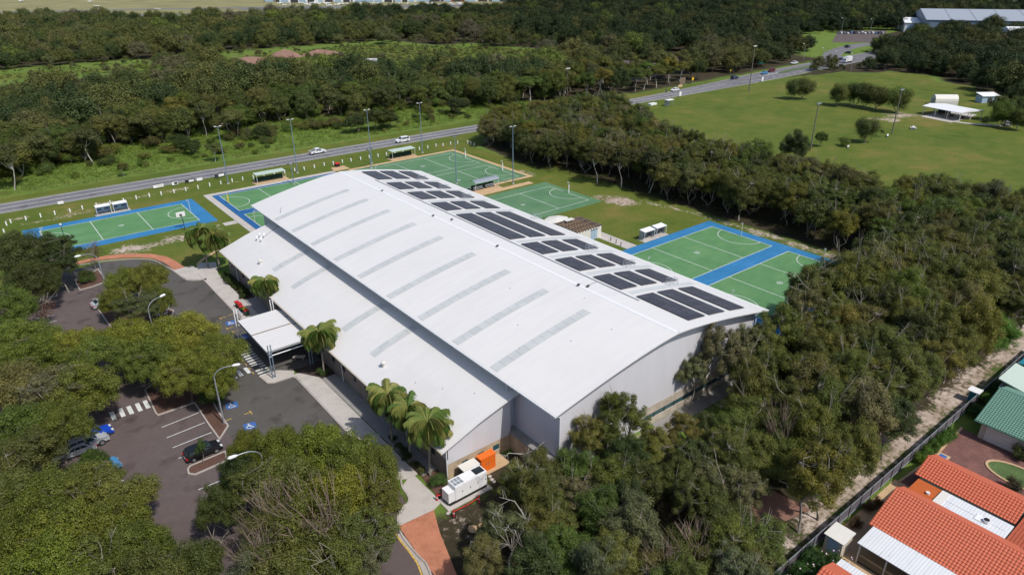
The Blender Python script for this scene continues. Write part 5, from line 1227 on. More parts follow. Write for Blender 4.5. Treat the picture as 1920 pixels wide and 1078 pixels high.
# garden shed
t = thing('garden_shed', 'small cream garden shed with white roof against the fence', 'shed', (58.6, 20.8, .03)); b = MB(); b.box(-1.05,1.05,-.9,.9,0,2.0); b.build('wall', M['cream'], t); b = MB(); b.add([(-1.2,-1.05,2.05),(1.2,-1.05,2.15),(1.2,1.05,2.15),(-1.2,1.05,2.05),(-1.2,-1.05,2.13),(1.2,-1.05,2.23),(1.2,1.05,2.23),(-1.2,1.05,2.13)], [(0,3,2,1),(4,5,6,7),(0,1,5,4),(1,2,6,5),(2,3,7,6),(3,0,4,7)]); b.build('roof', M['offwhite'], t); b = MB(); b.box(-1.08,-1.055,-.5,.5,.05,1.9); b.build('door', M['bluepanel'], t)
# neighbouring house at the bottom edge
t = thing('orange_roof_house', 'orange tiled house corner with white patio cover at the bottom edge', 'house', (52, 8, 0)); l2 = (-52, -8, 0)
ox, oy = G(1542,1063,4.0); wx, wy = G(1578,1047,2.6)
tiles('roof_tile', [((ox-4.4,-14,2.5),(ox-4.4,oy,2.5),(4.4,0,1.6),0)], 'terra2', t, l2)
b = MB(); b.add([(ox,oy,4.1),(ox,-14,4.1),(ox+2.2,-14,3.2),(ox+2.2,oy,3.2)], [(0,1,2,3)]); b.build('roof', M['terra2'], t, l2); b = MB(); b.box(ox-4,ox+1.6,-14,oy-.6,0,2.6); b.build('wall', M['cream'], t, l2)
b = MB(); b.box(wx-3.0,wx+.0,-14,wy,2.52,2.62); b.build('patio_cover', M['corrugated'], t, l2)
for k in range(4): b = MB(); b.box(wx-.15,wx-.05,wy-.2-k*3,wy-.1-k*3,0,2.55); b.build('patio_post', M['offwhite'], t, l2)
b = MB(); b.poly([(44,-14),(57.1,-14),(57.1,21.9),(44,21.9)], .02); tag(b.build('garden_bed', M['soil']), None, None, None, 'structure')
# green roofed house
t = thing('green_roof_house', 'cream house with green tiled roof and white garage door', 'house', (96, 8, 0)); l3 = (-96, -8, 0)
tiles('roof_tile', [((89.4,-4,2.6),(89.4,19.9,2.6),(6.2,0,2.1),0)], 'greentile', t, l3)
b = MB(); b.add([(95.6,19.9,4.7),(95.6,-4,4.7),(101.8,-4,2.6),(101.8,19.9,2.6)], [(0,1,2,3)]); b.tube([(95.6,-4,4.76),(95.6,19.95,4.76)], .1, 6); b.add([(89.4,19.8,2.55),(95.6,19.8,4.62),(101.8,19.8,2.55)], [(0,1,2)]); b.build('roof', M['greentile'], t, l3)
b = MB(); b.box(89.25,89.4,-4,19.9,2.46,2.62); b.build('gutter', M['greentile'], t, l3)
b = MB(); b.box(90.0,101,-4,19.2,0,2.55); b.build('wall', M['cream'], t, l3)
b = MB(); b.box(89.93,89.995,15.1,18.6,.05,2.2); gd = b.build('garage_door', M['cream'], t, l3)
for k in range(4): b = MB(); b.box(89.91,89.928,15.15,18.55,.12+k*.53,.60+k*.53); b.build('garage_door_panel', M['offwhite'], gd)
b = MB(); b.box(89.93,89.995,12.9,14.0,.05,2.1); dd = b.build('door', M['dark'], t, l3); b = MB(); b.box(89.90,89.99,12.78,12.895,.05,2.2); b.box(89.90,89.99,14.005,14.12,.05,2.2); b.build('door_frame', M['white'], dd)
t = thing('green_roof_shed', 'grey walled outbuilding with pale green roof behind the green tiled house', 'shed', (102.5, 19.2, 0)); b = MB(); b.box(-2.8,2.8,-2.2,1.6,0,3.0); b.build('wall', M['steel'], t); b = MB(); b.add([(-3.1,-2.5,3.05),(3.1,-2.5,3.05),(3.1,1.9,3.9),(-3.1,1.9,3.9),(-3.1,-2.5,3.2),(3.1,-2.5,3.2),(3.1,1.9,4.05),(-3.1,1.9,4.05)], [(0,3,2,1),(4,5,6,7),(0,1,5,4),(1,2,6,5),(2,3,7,6),(3,0,4,7)]); b.build('roof', M['greenroof'], t)
b = MB(); b.poly([(74,2),(90.5,2),(90.5,21.2),(74,21.4)], .024); tag(b.build('brick_driveway', M['paver']), 'mottled red brown brick driveway', None, None, 'structure')
b = MB(); wall_strip(b, [(74,21.5),(79,21.1),(82,20.9),(90.5,21.2)], .14, 0, .12); tag(b.build('driveway_edging', M['tan']), None, None, None, 'structure')
def oval(cx_, cy_, rx, ry, n=28): return [(cx_+rx*math.cos(a), cy_+ry*math.sin(a)) for a in np.linspace(0, 2*math.pi, n+1)[:-1]]
b = MB(); b.poly(oval(85.6,13.0,1.9,3.4), .05); tag(b.build('oval_lawn', M['lawn']), 'oval lawn in the brick driveway', None, None, 'structure'); b = MB(); o_ = oval(85.6,13.0,2.0,3.5); wall_strip(b, o_+[o_[0]], .14, 0, .13); tag(b.build('lawn_edging', M['tan']), None, None, None, 'structure')
b = MB(); x, y = G(1768,855); b.box(x-.55,x+.55,y-.7,y+.7,.02,.04); b.box(x-.3,x+.3,y-.4,y+.4,.041,.05,1); tag(b.build('drain_cover', [M['tan'], M['bluepaint']]), 'square drain cover with cream rim in the brick driveway', 'drain')
t = thing('shade_sail', 'teal shade sail beyond the green roofed house', 'shade sail', (113.5, 19.5, 0)); b = MB(); b.add([(-4.5,-2.5,2.7),(4.5,-2.5,2.6),(4.5,2,2.7),(-4.5,2,2.5),(0,-.2,2.45)], [(0,1,4),(1,2,4),(2,3,4),(3,0,4)]); b.build('sail', M['teal'], t)
for x, y in ((-4.5,-2.5),(4.5,-2.5),(4.5,2),(-4.5,2)): b = MB(); b.tube([(x,y,0),(x,y,2.75)], .07, 6); b.build('post', M['steel'], t)
t = thing('garden_cupboard', 'slim teal garden cupboard with white roof beside the fence', 'cupboard', (*G(1822,752), 0)); b = MB(); b.box(-.45,.45,-.45,.45,0,1.7); b.build('cupboard_body', M['teal'], t); b = MB(); b.box(-.75,.75,-.75,.75,1.72,1.85); b.build('roof', M['white'], t)
rock('garden_rock', *G(1888,725), 1.1, 'tan', 'sandy orange boulder beside the green tiled roof')

# ------------------------------------------------------------------ vegetation
def np_tube(pts, rad, n=5):
    pts = np.asarray(pts, float); m = len(pts); V = []
    for i in range(m):
        t = pts[min(i+1, m-1)]-pts[max(i-1, 0)]; t /= np.linalg.norm(t)+1e-9
        a = np.cross(t, [0.31, 0.12, 1.0] if abs(t[2]) < .95 else [1.0, 0.2, 0]); a /= np.linalg.norm(a)+1e-9; bb = np.cross(t, a)
        g = np.arange(n)*2*math.pi/n
        V.append(pts[i]+rad[i]*(np.cos(g)[:, None]*a+np.sin(g)[:, None]*bb))
    F = [(i*n+k, i*n+(k+1) % n, (i+1)*n+(k+1) % n, (i+1)*n+k) for i in range(m-1) for k in range(n)]
    return np.concatenate(V), np.array(F)
def join(parts):
    V = []; F = []; o = 0
    for v, f in parts: V.append(v); F.append(f+o); o += len(v)
    return np.concatenate(V), np.concatenate(F)

def leaves(rng, centers, radii, total, size, flat=.75, up=.35, droop=0.0, shell=.55):
    """leaf sized diamonds spread through clumps; returns verts, quads, tint"""
    w = radii**2; cnt = rng.multinomial(total, w/w.sum()); idx = np.repeat(np.arange(len(radii)), cnt); n = len(idx)
    d = rng.normal(size=(n, 3)); d /= np.linalg.norm(d, axis=1)[:, None]
    rr = shell+(1-shell)*rng.random(n)**.6; rr *= rng.uniform(.62, 1.42, n)
    off = d*rr[:, None]*radii[idx][:, None]; off[:, 2] *= flat
    c = centers[idx]+off
    nm = d*.75+rng.normal(size=(n, 3))*.30; nm[:, 2] += up; nm /= np.linalg.norm(nm, axis=1)[:, None]
    t = np.cross(nm, rng.normal(size=(n, 3))); t[:, 2] -= droop; t -= nm*(t*nm).sum(1)[:, None]; t /= np.linalg.norm(t, axis=1)[:, None]+1e-9
    b = np.cross(nm, t); L = size*rng.uniform(.6, 1.35, n)[:, None]; Wd = L*rng.uniform(.38, .62, n)[:, None]
    fold = nm*L*.16
    V = np.stack([c+t*L*.5, c+b*Wd*.5+fold, c-t*L*.5, c-b*Wd*.5+fold], 1).reshape(-1, 3)
    lob = rng.uniform(0, 1, len(radii))
    tint = np.clip(.14+.60*lob[idx]+rng.normal(0, .14, n), 0, 1)
    return V, np.arange(4*n).reshape(n, 4), tint

def make_tree(seed, H, R, base=.35, nl=34, nleaf=14000, lsize=.30, lobe=(.20, .34), limbs=5, lean=.05, flat=.75, top=1.0, spread=1.0, droop=.2, bare=0, hollow=.5, trunk_r=.17, forks=1, vert=.0, bark_='bark', leafmat_='leaf', twig=True, fan=False, ulow=-.55):
    rng = np.random.default_rng(seed); parts = []; cs = []; rs = []
    hb0 = base*H; hc = (H+hb0)/2; hz = (H-hb0)/2
    for k in range(nl):
        u = rng.uniform(ulow, 1.0); a = rng.uniform(0, 2*math.pi); rad = math.sqrt(max(0, 1-u*u))
        s = rng.uniform(hollow, .92)
        r = R*rng.uniform(*lobe)
        ax = 1+.28*math.sin(a+seed); 
        p = np.array([R*spread*s*rad*math.cos(a)*ax, R*spread*s*rad*math.sin(a)*(2-ax), hc+hz*top*s*u*.92+vert*R*rng.normal()*.2])
        cs.append(p); rs.append(r)
    cs = np.array(cs); rs = np.array(rs)
    fk = []
    for f in range(forks):
        ang = 2*math.pi*f/forks+rng.uniform(0, 1); ln = lean*H if forks == 1 else H*.12
        tp = np.array([ln*math.cos(ang), ln*math.sin(ang), hb0*rng.uniform(.9, 1.15)]); fk.append(tp)
        mid = tp*np.array([.35, .35, .5])+rng.normal(size=3)*np.array([.12, .12, 0])
        tr = trunk_r*(1 if forks == 1 else .72); o = np.array([.12*math.cos(ang), .12*math.sin(ang), -.15]) if forks > 1 else np.array([0, 0, -.15])
        parts.append(np_tube([o, o+np.array([0, 0, .35]), mid, tp], [tr*1.35, tr*1.05, tr*.88, tr*.7], 7))
        for l in range(max(2, limbs//forks)):
            a = 2*math.pi*l/max(2, limbs//forks)+rng.uniform(-.5, .5)
            e = np.array([R*.5*math.cos(a), R*.5*math.sin(a), H*rng.uniform(.66, .88)])
            m1 = tp*.55+e*.45+rng.normal(size=3)*.18*np.array([1, 1, .4])+np.array([0, 0, -.04*H])
            parts.append(np_tube([tp*.98, m1, e], [tr*.62, tr*.42, tr*.18], 5)); fk.append(m1); fk.append(e)
    fk = np.array(fk)
    if twig:
        for c, r in zip(cs, rs):
            j = np.argmin(((fk-c)**2).sum(1)+np.where(fk[:, 2] > c[2]+.3, 9, 0)); s = fk[j]; m1 = (s+c)/2+rng.normal(size=3)*.12
            parts.append(np_tube([s, m1, c, c+(c-m1)*.35], [.035, .024, .013, .006], 3))
    for k in range(bare):
        a = rng.uniform(0, 2*math.pi); s = fk[rng.integers(len(fk))]; q_ = rng.uniform(.25, .9); e = np.array([R*q_*math.cos(a), R*q_*math.sin(a), H*rng.uniform(.88, 1.10)])
        if fan: s = fk[rng.integers(forks)]
        m1 = (s+e)/2+rng.normal(size=3)*.25; parts.append(np_tube([s, m1, e], [.06, .04, .012], 4))
        for q in range(3):
            e2 = e+rng.normal(size=3)*np.array([.55, .55, .5]); parts.append(np_tube([m1*(.3+.2*q)+e*(.7-.2*q), e2], [.03, .01], 3))
    tv, tf = join(parts)
    tm = np_mesh('trunk', tv, tf, [M[bark_]], smooth=True)
    lv, lf, ti = leaves(rng, cs, rs, nleaf, lsize, flat, .42, droop)
    return tm, np_mesh('crown', lv, lf, [M[leafmat_]], {'tint': ti})

PROTO = {}
def proto(kind, k, maker): PROTO.setdefault(kind, []).append(maker)
# street trees of the car park: dense, broad, bright
for s in range(4): PROTO.setdefault('street', []).append(make_tree(100+s, 9.0, 4.4, .20, 150+8*s, 46000, .185, (.10,.22), 6, flat=.8, hollow=.45, bark_='barkdark', trunk_r=.2))
# paperbarks of the near bush: narrow clumps, olive, drooping
for s in range(5): PROTO.setdefault('paperbark', []).append(make_tree(200+s, 10.5, 3.1, .16, 135, 38000, .17, (.12,.25), 5, flat=.95, hollow=.35, droop=.7, forks=2 if s % 2 else 1, bare=2 if s in (1, 4) else 0, bark_='bark', trunk_r=.15, vert=.6))
# gums: open crowns with gaps
for s in range(4): PROTO.setdefault('gum', []).append(make_tree(300+s, 12.5, 3.6, .30, 95, 28000, .18, (.09,.21), 6, flat=.85, hollow=.40, droop=.5, bare=2, bark_='bark', trunk_r=.17, lean=.10))
for s in range(2): PROTO.setdefault('bare', []).append(make_tree(400+s, 11, 4.2, .18, 34, 11000, .18, (.14,.26), 9, bare=30, hollow=.6, bark_='barkred', trunk_r=.16, forks=2, fan=True))
for s in range(1): PROTO.setdefault('deadgum', []).append(make_tree(450+s, 8, 3.0, .3, 16, 6000, .18, (.14,.26), 5, bare=9, hollow=.6, bark_='barkwhite', trunk_r=.13))
for s in range(3): PROTO.setdefault('edgegum', []).append(make_tree(500+s, 12, 4.0, .45, 40, 9000, .36, (.18,.34), 5, flat=.65, hollow=.40, droop=.4, bark_='barkwhite', trunk_r=.16, lean=.12, twig=False))
for s in range(4): PROTO.setdefault('mid', []).append(make_tree(600+s, 10.5, 4.0, .10, 50, 11000, .36, (.18,.36), 4, flat=.85, hollow=.35, bark_='bark', trunk_r=.17, twig=False))
for s in range(3): PROTO.setdefault('field', []).append(make_tree(700+s, 9.5, 4.6, .20, 70, 19000, .32, (.24,.40), 6, flat=.95, hollow=.35, ulow=-.95, bark_='bark', trunk_r=.24, forks=2, twig=False))
for s in range(2): PROTO.setdefault('shrub', []).append(make_tree(800+s, 2.2, 1.5, .05, 20, 4200, .15, (.3,.45), 3, flat=.8, hollow=.2, trunk_r=.05, bark_='barkdark'))
for s in range(2): PROTO.setdefault('sapling', []).append(make_tree(900+s, 4.5, 1.25, .35, 18, 3000, .19, (.3,.42), 3, flat=1, hollow=.2, trunk_r=.06))

NAMES = {'street':'street_tree','paperbark':'paperbark_tree','gum':'gum_tree','bare':'bare_branched_tree','deadgum':'bare_branched_tree','edgegum':'white_trunk_gum','mid':'bush_tree','field':'spreading_tree','shrub':'shrub','sapling':'sapling'}
CATS = {'shrub':'shrub'}
TINT = {'street':(.140,.168,.027),'paperbark':(.100,.105,.026),'gum':(.110,.108,.038),'bare':(.115,.118,.028),'deadgum':(.11,.11,.04),'edgegum':(.105,.118,.036),'mid':(.088,.105,.028),'field':(.095,.118,.032),'shrub':(.07,.12,.022),'sapling':(.085,.13,.024)}
HREF = {'street':9.0,'paperbark':10.5,'gum':12.5,'bare':11,'deadgum':8,'edgegum':12,'mid':10.5,'field':9.5,'shrub':2.2,'sapling':4.5}
RREF = {'street':4.4,'paperbark':3.1,'gum':3.6,'bare':4.2,'deadgum':3.0,'edgegum':4.0,'mid':4.0,'field':4.6,'shrub':1.5,'sapling':1.25}
RT_ = np.random.default_rng(77)
def tree(kind, x, y, H=None, R=None, label='', group=None, tint=None, k=None, rz=None):
    ps = PROTO[kind]; k = int(RT_.integers(len(ps))) if k is None else k % len(ps)
    H = H or HREF[kind]*RT_.uniform(.85, 1.15); R = R or RREF[kind]*RT_.uniform(.85, 1.15)
    t = thing(NAMES[kind], label, CATS.get(kind, 'tree'), (x, y, 0), RT_.uniform(0, 6.28) if rz is None else rz, group)
    sc = (R/RREF[kind], R/RREF[kind], H/HREF[kind])
    t.rotation_euler[0] = RT_.uniform(-.05, .05); t.rotation_euler[1] = RT_.uniform(-.05, .05)
    child('trunk', ps[k][0], t, scale=sc); c = child('crown', ps[k][1], t, scale=sc)
    tc = np.array(tint or TINT[kind])*RT_.uniform(.88, 1.14)*np.array([RT_.uniform(.9, 1.14), 1, RT_.uniform(.85, 1.2)])
    c.color = (*[float(v) for v in tc], 1); return t
def crown_at(px, py, z): return G(px, py, z)

BRIGHT = (.150,.185,.030); OLIVE = (.128,.138,.030); DKG = (.068,.088,.024); GREY = (.136,.142,.060)
# car park trees: (crown centre pixel, height, radius, kind, tint, label)
CP = [
 (40,470,11,5.6,'street',DKG,'dark tree at the left edge beside the blue court corner'),(95,468,10.5,5.0,'gum',DKG,'dark open tree in front of the left court end'),(62,520,9,4.4,'street',DKG,'dark broad tree over the left bark island'),(112,492,9,3.2,'gum',DKG,'thin dark tree leaning toward the red path'),
 (10,575,9,4.8,'street',BRIGHT,'bright green tree at the left frame edge'),(30,640,9.5,4.8,'street',BRIGHT,'bright green round tree below the left bark island'),
 (232,528,7.5,3.6,'street',None,'rounded tree behind the island lamp'),(275,520,8,3.8,'street',None,'rounded tree beside the driveway bend'),(215,560,6.5,2.6,'street',None,'small tree over the silver parked car'),(262,575,8,3.9,'gum',GREY,'grey green tree between the two curved lamps'),(300,560,7,2.8,'street',None,'tree edge beside the driveway lamp'),
 (232,632,9,4.2,'street',BRIGHT,'bright crown left of the central car park clump'),(300,640,10,4.4,'street',None,'tall crown in the middle of the car park clump'),(360,625,9.5,4.0,'street',BRIGHT,'bright crown at the driveway side of the clump'),(412,660,9,3.6,'street',BRIGHT,'yellow green crown nearest the canopy'),(345,690,8.5,3.6,'street',None,'crown over the mulch bed by the crossing'),(278,668,9,3.6,'street',None,'crown above the upper zebra crossing'),(398,705,8.5,3.2,'street',None,'crown beside the curved lamp and crossing'),
 (75,665,9,4.6,'street',BRIGHT,'bright crown right of the left edge tree'),(140,650,9,4.2,'street',BRIGHT,'bright crown below the empty bays'),(190,665,9,4.4,'street',None,'crown left of the central clump'),(30,725,9,4.8,'street',GREY,'greyish crown at the left edge'),(100,735,9.5,4.8,'gum',GREY,'greyish wide crown left of the upper crossing'),(148,722,9.5,4.4,'street',None,'broad crown beside the upper zebra crossing'),
 (50,800,9,4.4,'street',None,'crown above the hidden cars at left'),(98,792,9,3.7,'street',None,'crown over the bright blue hatchback'),(30,855,9,4.0,'paperbark',DKG,'dark narrow crown at the left frame edge'),
 (172,868,4.6,2.0,'street',(.06,.11,.018),'small bushy tree over the light blue car'),
 (25,935,9.5,4.0,'street',OLIVE,'olive crown at the lower left edge'),(95,935,9.5,4.3,'street',None,'crown in the lower left clump behind the tall one'),(165,925,9,3.9,'gum',OLIVE,'open olive crown in the lower left clump'),(225,930,9,3.4,'paperbark',OLIVE,'olive crown at the edge of the open asphalt'),(55,1000,10,4.2,'street',BRIGHT,'yellow green crown in the lower left clump'),(130,1000,10,4.3,'street',None,'tall crown in the middle of the lower left clump'),(205,990,9.5,3.9,'street',None,'crown facing the asphalt in the lower left clump'),(30,1065,10,4.0,'street',BRIGHT,'bright crown in the bottom left corner'),(105,1065,10.5,4.0,'street',BRIGHT,'bright crown at the bottom edge'),(180,1060,10,3.8,'gum',OLIVE,'open crown with pale branches at the bottom edge'),(255,1030,9,3.4,'street',None,'crown above the lone bay line at the bottom'),(290,1090,9.5,3.6,'street',OLIVE,'low crown at the bottom edge'),(350,1075,8,3.4,'street',OLIVE,'olive crown at the bottom of the asphalt lane'),
 (442,892,7.5,2.4,'street',DKG,'dark tree over the second lamp head'),(400,952,7.0,2.2,'paperbark',DKG,'dark narrow tree shading the asphalt lane'),(470,838,8.0,2.3,'street',None,'crown beside the black hatchback'),(528,845,9.5,3.2,'street',None,'crown in front of the kerb and footpath'),(592,842,10,3.5,'street',BRIGHT,'bright crown beside the footpath'),(655,862,10,3.8,'street',None,'crown touching the footpath'),(705,885,9.5,3.0,'street',None,'crown nearest the concrete apron'),(485,910,9,3.2,'gum',OLIVE,'open olive crown in the foreground clump'),(545,910,10,4.0,'street',OLIVE,'olive crown at the heart of the foreground clump'),(640,930,10,3.8,'street',None,'crown in the foreground clump above the bare tree'),(700,940,9,3.0,'gum',OLIVE,'open crown at the right of the foreground clump'),
 (590,985,11.5,4.6,'bare',OLIVE,'tall tree with a fan of bare reddish branches in the foreground'),(500,990,10,3.6,'bare',OLIVE,'tree with bare twigs beside the asphalt lane'),(670,1010,9.5,3.2,'gum',OLIVE,'open crown beside the lower driveway'),(540,1060,10,4.0,'paperbark',OLIVE,'olive crown at the bottom edge of the foreground clump'),(620,1075,10,3.8,'gum',OLIVE,'open crown at the bottom edge beside the driveway'),(480,1065,9,3.0,'bare',GREY,'grey twiggy tree at the bottom edge'),(690,1060,8,2.4,'gum',GREY,'sparse grey crown at the bottom edge beside the driveway')]
for px, py, H, R, kind, tint, lab in CP:
    z = H*.66; tree(kind, *G(px, py, z), H, R, lab, 'car park trees', tint)
tree('sapling', *c4(1143, 958), 3.6, .75, 'slim sapling in front of the black hatchback', None, (.05,.10,.02)); tree('shrub', *c4(1240, 330), 3.0, 1.6, 'leafy shrub beside the parking bay kerb'); tree('shrub', *cA(560,300), 2.0, 1.8, 'clipped dark shrub on the upper bark island', 'shrubs on the upper bark island', DKG); tree('shrub', *cA(590,345), 1.4, 1.6, 'low green shrub on the upper bark island', 'shrubs on the upper bark island')
REDT = (.12,.05,.035)
t = make_tree(951, 5, 2.2, .3, 22, 1500, .16, (.3,.4), 5, bare=10, hollow=.3, trunk_r=.07); PROTO['redbare'] = [t]; NAMES['redbare'] = 'bare_branched_tree'; HREF['redbare'] = 5; RREF['redbare'] = 2.2; TINT['redbare'] = REDT
tree('redbare', *G(88,612), 5, 2.6, 'thin leafless reddish tree over the empty bays', None, REDT); tree('redbare', *G(180,505), 5.5, 2.0, 'thin leafless reddish tree on the red path verge', None, REDT)

# near bush in front of the gable, and the bush to the right: dense planting on a jittered grid
def inside(p, poly):
    r = False; x, y = p; n = len(poly)
    for i in range(n):
        (x1, y1), (x2, y2) = poly[i], poly[(i+1) % n]
        if (y1 > y) != (y2 > y) and x < (x2-x1)*(y-y1)/(y2-y1)+x1: r = not r
    return r
def scatter(poly, sp, seed, avoid=()):
    r = np.random.default_rng(seed); x0, x1 = min(p[0] for p in poly), max(p[0] for p in poly); y0, y1 = min(p[1] for p in poly), max(p[1] for p in poly); out = []
    row = 0; y = y0
    while y <= y1:
        x = x0+(sp/2 if row % 2 else 0)
        while x <= x1:
            p = (x+r.uniform(-.33, .33)*sp, y+r.uniform(-.33, .33)*sp)
            if inside(p, poly) and all((p[0]-a)**2+(p[1]-b)**2 > c*c for a, b, c in avoid): out.append(p)
            x += sp
        y += sp*.87; row += 1
    return out
def mixk(r, table):
    v = r.random(); s = 0
    for k, w in table:
        s += w
        if v < s: return k
    return table[-1][0]
RZ = np.random.default_rng(5)
ZT = [OLIVE, (.110,.126,.028), (.098,.118,.027), (.126,.126,.033), GREY, (.096,.134,.026), DKG]
LM = [((34,51),'beside the generator'),((47,46),'below the near gable'),((60,44),'before the gable centre'),((75,44),'before the gable window band'),((84,46),'by the right hall corner'),((57,25),'by the leaning pale gum'),((48,20),'by the cottage garden'),((40,24),'at the bottom frame edge'),((40,34),'amid the bush below the gable'),((72,27),'by the fence opposite the orange roof'),((88,27),'by the fence opposite the green roof'),((104,28),'on the sandy track side'),((120,28),'at the far end of the sandy track'),((72,36),'amid the bush right of the gable'),((90,36),'amid the bush behind the hall corner'),((108,48),'beside the lower blue edged court'),((126,48),'at the outer corner of the lower court'),((115,38),'amid the bush beyond the hall corner'),
 ((135,62),'facing the lower court goal post'),((135,80),'facing the upper court goal post'),((135,98),'behind the court corner grass'),((132,116),'by the pale dirt patch'),((138,128),'where the two bush blocks meet'),((140,31),'at the sandy end of the right bush'),((150,40),'at the right frame edge of the bush'),((172,48),'at the field corner of the right bush'),((166,72),'on the field side of the right bush'),((168,98),'on the field side near the tall dark tree'),((171,122),'on the field side by the timber pole'),((150,60),'deep in the right bush'),((150,85),'deep in the middle of the right bush'),((152,110),'deep in the bush behind the faded court'),((132,155),'by the mown grass of the faded court'),((133,170),'facing the far court goal posts'),((140,192),'at the roadside corner of the bush'),((165,196),'along the road behind the bush'),((190,196),'at the field and road corner'),((185,165),'on the field side of the far bush'),((150,150),'deep in the far bush'),((155,175),'deep in the bush near the road'),((176,182),'deep in the bush toward the field'),
 ((-40,235),'beyond the road at the left frame edge'),((0,240),'beyond the road behind the left gums'),((30,262),'behind the forked white gum'),((60,262),'behind the leaning pale gum'),((85,270),'above the green vines'),((110,262),'beyond the far floodlight pole'),((140,258),'behind the roadside shelter view'),((165,245),'beyond the road bend in the vines'),((195,240),'opposite the roadside bush'),((220,240),'opposite the field entrance'),((60,285),'deeper in the front forest at left'),((115,285),'deeper in the front forest at centre'),((165,262),'deeper in the front forest at right'),((250,235),'beyond the road opposite the bus shelter'),((290,235),'beyond the road by the dark board'),((320,80),'at the far end of the field')]
TN = {OLIVE:'olive',GREY:'greyish',DKG:'dark green',BRIGHT:'bright green',(.110,.126,.028):'muted olive',(.098,.118,.027):'dull green',(.126,.126,.033):'brownish',(.096,.134,.026):'fresh green',(.095,.122,.031):'deep green',(.115,.128,.036):'dusty olive',(.105,.146,.033):'leafy green'}
KN = {'paperbark':'drooping','gum':'open crowned','mid':'rounded','bare':'bare twigged','edgegum':'white trunked','street':'broad','field':'broad'}
def zone_label(k, H, hr, R, rr, ti, x, y):
    h = (H-hr[0])/(hr[1]-hr[0]); w = (R-rr[0])/(rr[1]-rr[0])
    sz = 'tall' if h > .72 else ('short' if h < .28 else 'middling'); wd = 'wide' if w > .66 else ('narrow' if w < .33 else '')
    pl = min(LM, key=lambda l: (l[0][0]-x)**2+(l[0][1]-y)**2)[1]
    return ' '.join(('%s %s %s %s tree %s' % (sz, wd, TN.get(ti, 'green'), KN[k], pl)).split())
def zone(poly, sp, seed, table, hr, rr, label, group, tints=ZT, avoid=()):
    for x, y in scatter(poly, sp, seed, avoid):
        k = mixk(RZ, table); H = RZ.uniform(*hr); R = RZ.uniform(*rr); ti = tints[RZ.integers(len(tints))]; tree(k, x, y, H, R, zone_label(k, H, hr, R, rr, ti, x, y), group, ti)
zone([(27,24),(48,15),(48.5,22),(50.5,27),(57,28.6),(65,28),(66,36),(60,40.5),(44,42),(38,45),(35,43.5),(30,39),(29,30)], 3.9, 1, [('paperbark',.66),('gum',.26),('bare',.08)], (6.5,8.8), (2.3,3.2), '%s tree in the bush below the near gable', 'bush trees below the near gable', avoid=((46,29,3.2),))
zone([(65,27.4),(70,26.9),(86,26.8),(100,27.1),(100,44.5),(88,44.5),(82,41.5),(66,41.0)], 4.2, 2, [('paperbark',.7),('gum',.3)], (9,12), (2.6,3.6), '%s tree in the bush between the gable and the sandy track', 'bush trees between the gable and the sandy track')
zone([(100,27.1),(133,27.3),(136,44),(133,51),(128,48.5),(100,47.5)], 4.3, 3, [('paperbark',.7),('gum',.3)], (10,13), (3,3.9), '%s tree in the bush beside the sandy track and lower court', 'bush trees beside the lower court')
zone([(134,29),(178,30),(176,60),(165,69),(167,96),(172,126),(168,134),(152,134),(134,118),(134,98),(136.5,76),(135.5,56)], 5.5, 4, [('paperbark',.55),('gum',.2),('mid',.25)], (9,12), (3.4,4.3), '%s tree in the bush between the courts and the sports field', 'bush trees between the courts and the sports field')
zone([(131,160),(128,153),(133,141),(138,122),(150,134),(168,134),(186,164),(201,192),(190,197),(152,197),(139,193),(133,182)], 5.5, 5, [('paperbark',.6),('gum',.15),('mid',.25)], (8.5,11.5), (3.4,4.4), '%s tree in the bush between the far courts and the road', 'bush trees between the far courts and the road')
for i in range(7): tree('paperbark' if i % 3 else 'gum', 96.5+i*4.1, 46.6+RZ.uniform(-.8,.8), RZ.uniform(12,14), RZ.uniform(3.4,4.0), '%s tree in the tall front row of the bush along the lower court' % ['first','second','third','fourth','fifth','sixth','seventh','eighth','ninth'][i], 'tall front row along the lower court', ZT[RZ.integers(len(ZT))])
# individually recognisable trees
tree('gum', *G(1497,998), 12.0, 3.4, 'leaning pale trunked gum on a bare sandy ring beside the fence', None, OLIVE, 1); tree('gum', *G(1533,974), 11.5, 3.2, 'straight pale trunked gum right of the leaning one', None, OLIVE, 2)
tree('paperbark', *G(1578,915), 9, 2.6, 'narrow gum at the bush edge before the sandy track', None, OLIVE); tree('paperbark', *G(1586,906), 9, 2.4, 'dark trunked tree at the bush edge before the sandy track', None, OLIVE); tree('gum', *G(1652,862), 9.5, 3.0, 'leaning dark trunked tree over the sandy track', None, DKG, 0); tree('street', *G(1850,610,6), 8.5, 3.6, 'glossy bright green tree at the bush corner by the track', None, (.075,.15,.02)); tree('gum', *G(1895,634), 9, 3.2, 'rough dark trunked tree on the sandy track', None, DKG)
tree('gum', *G(1345,652,9), 13.2, 3.1, 'tall ragged gum standing before the right end of the gable', None, GREY, 0); tree('gum', *G(1400,640,9), 12.0, 2.9, 'tall ragged gum at the right hall corner', None, GREY, 3); tree('gum', *G(1168,778,7.5), 11.4, 3.1, 'upright gum rising in front of the gable centre', None, OLIVE, 2); tree('gum', *G(1112,812,6), 9.0, 2.8, 'lower bushy gum in front of the gable beside the downpipe', None, OLIVE, 1)
tree('deadgum', *G(985,960), 7.5, 3.0, 'tree with stark white bare branches on the slope below the generator', None, GREY, 0); tree('deadgum', *G(955,1065), 7.0, 3.0, 'tree with long white bare limb at the bottom edge', None, GREY, 1)
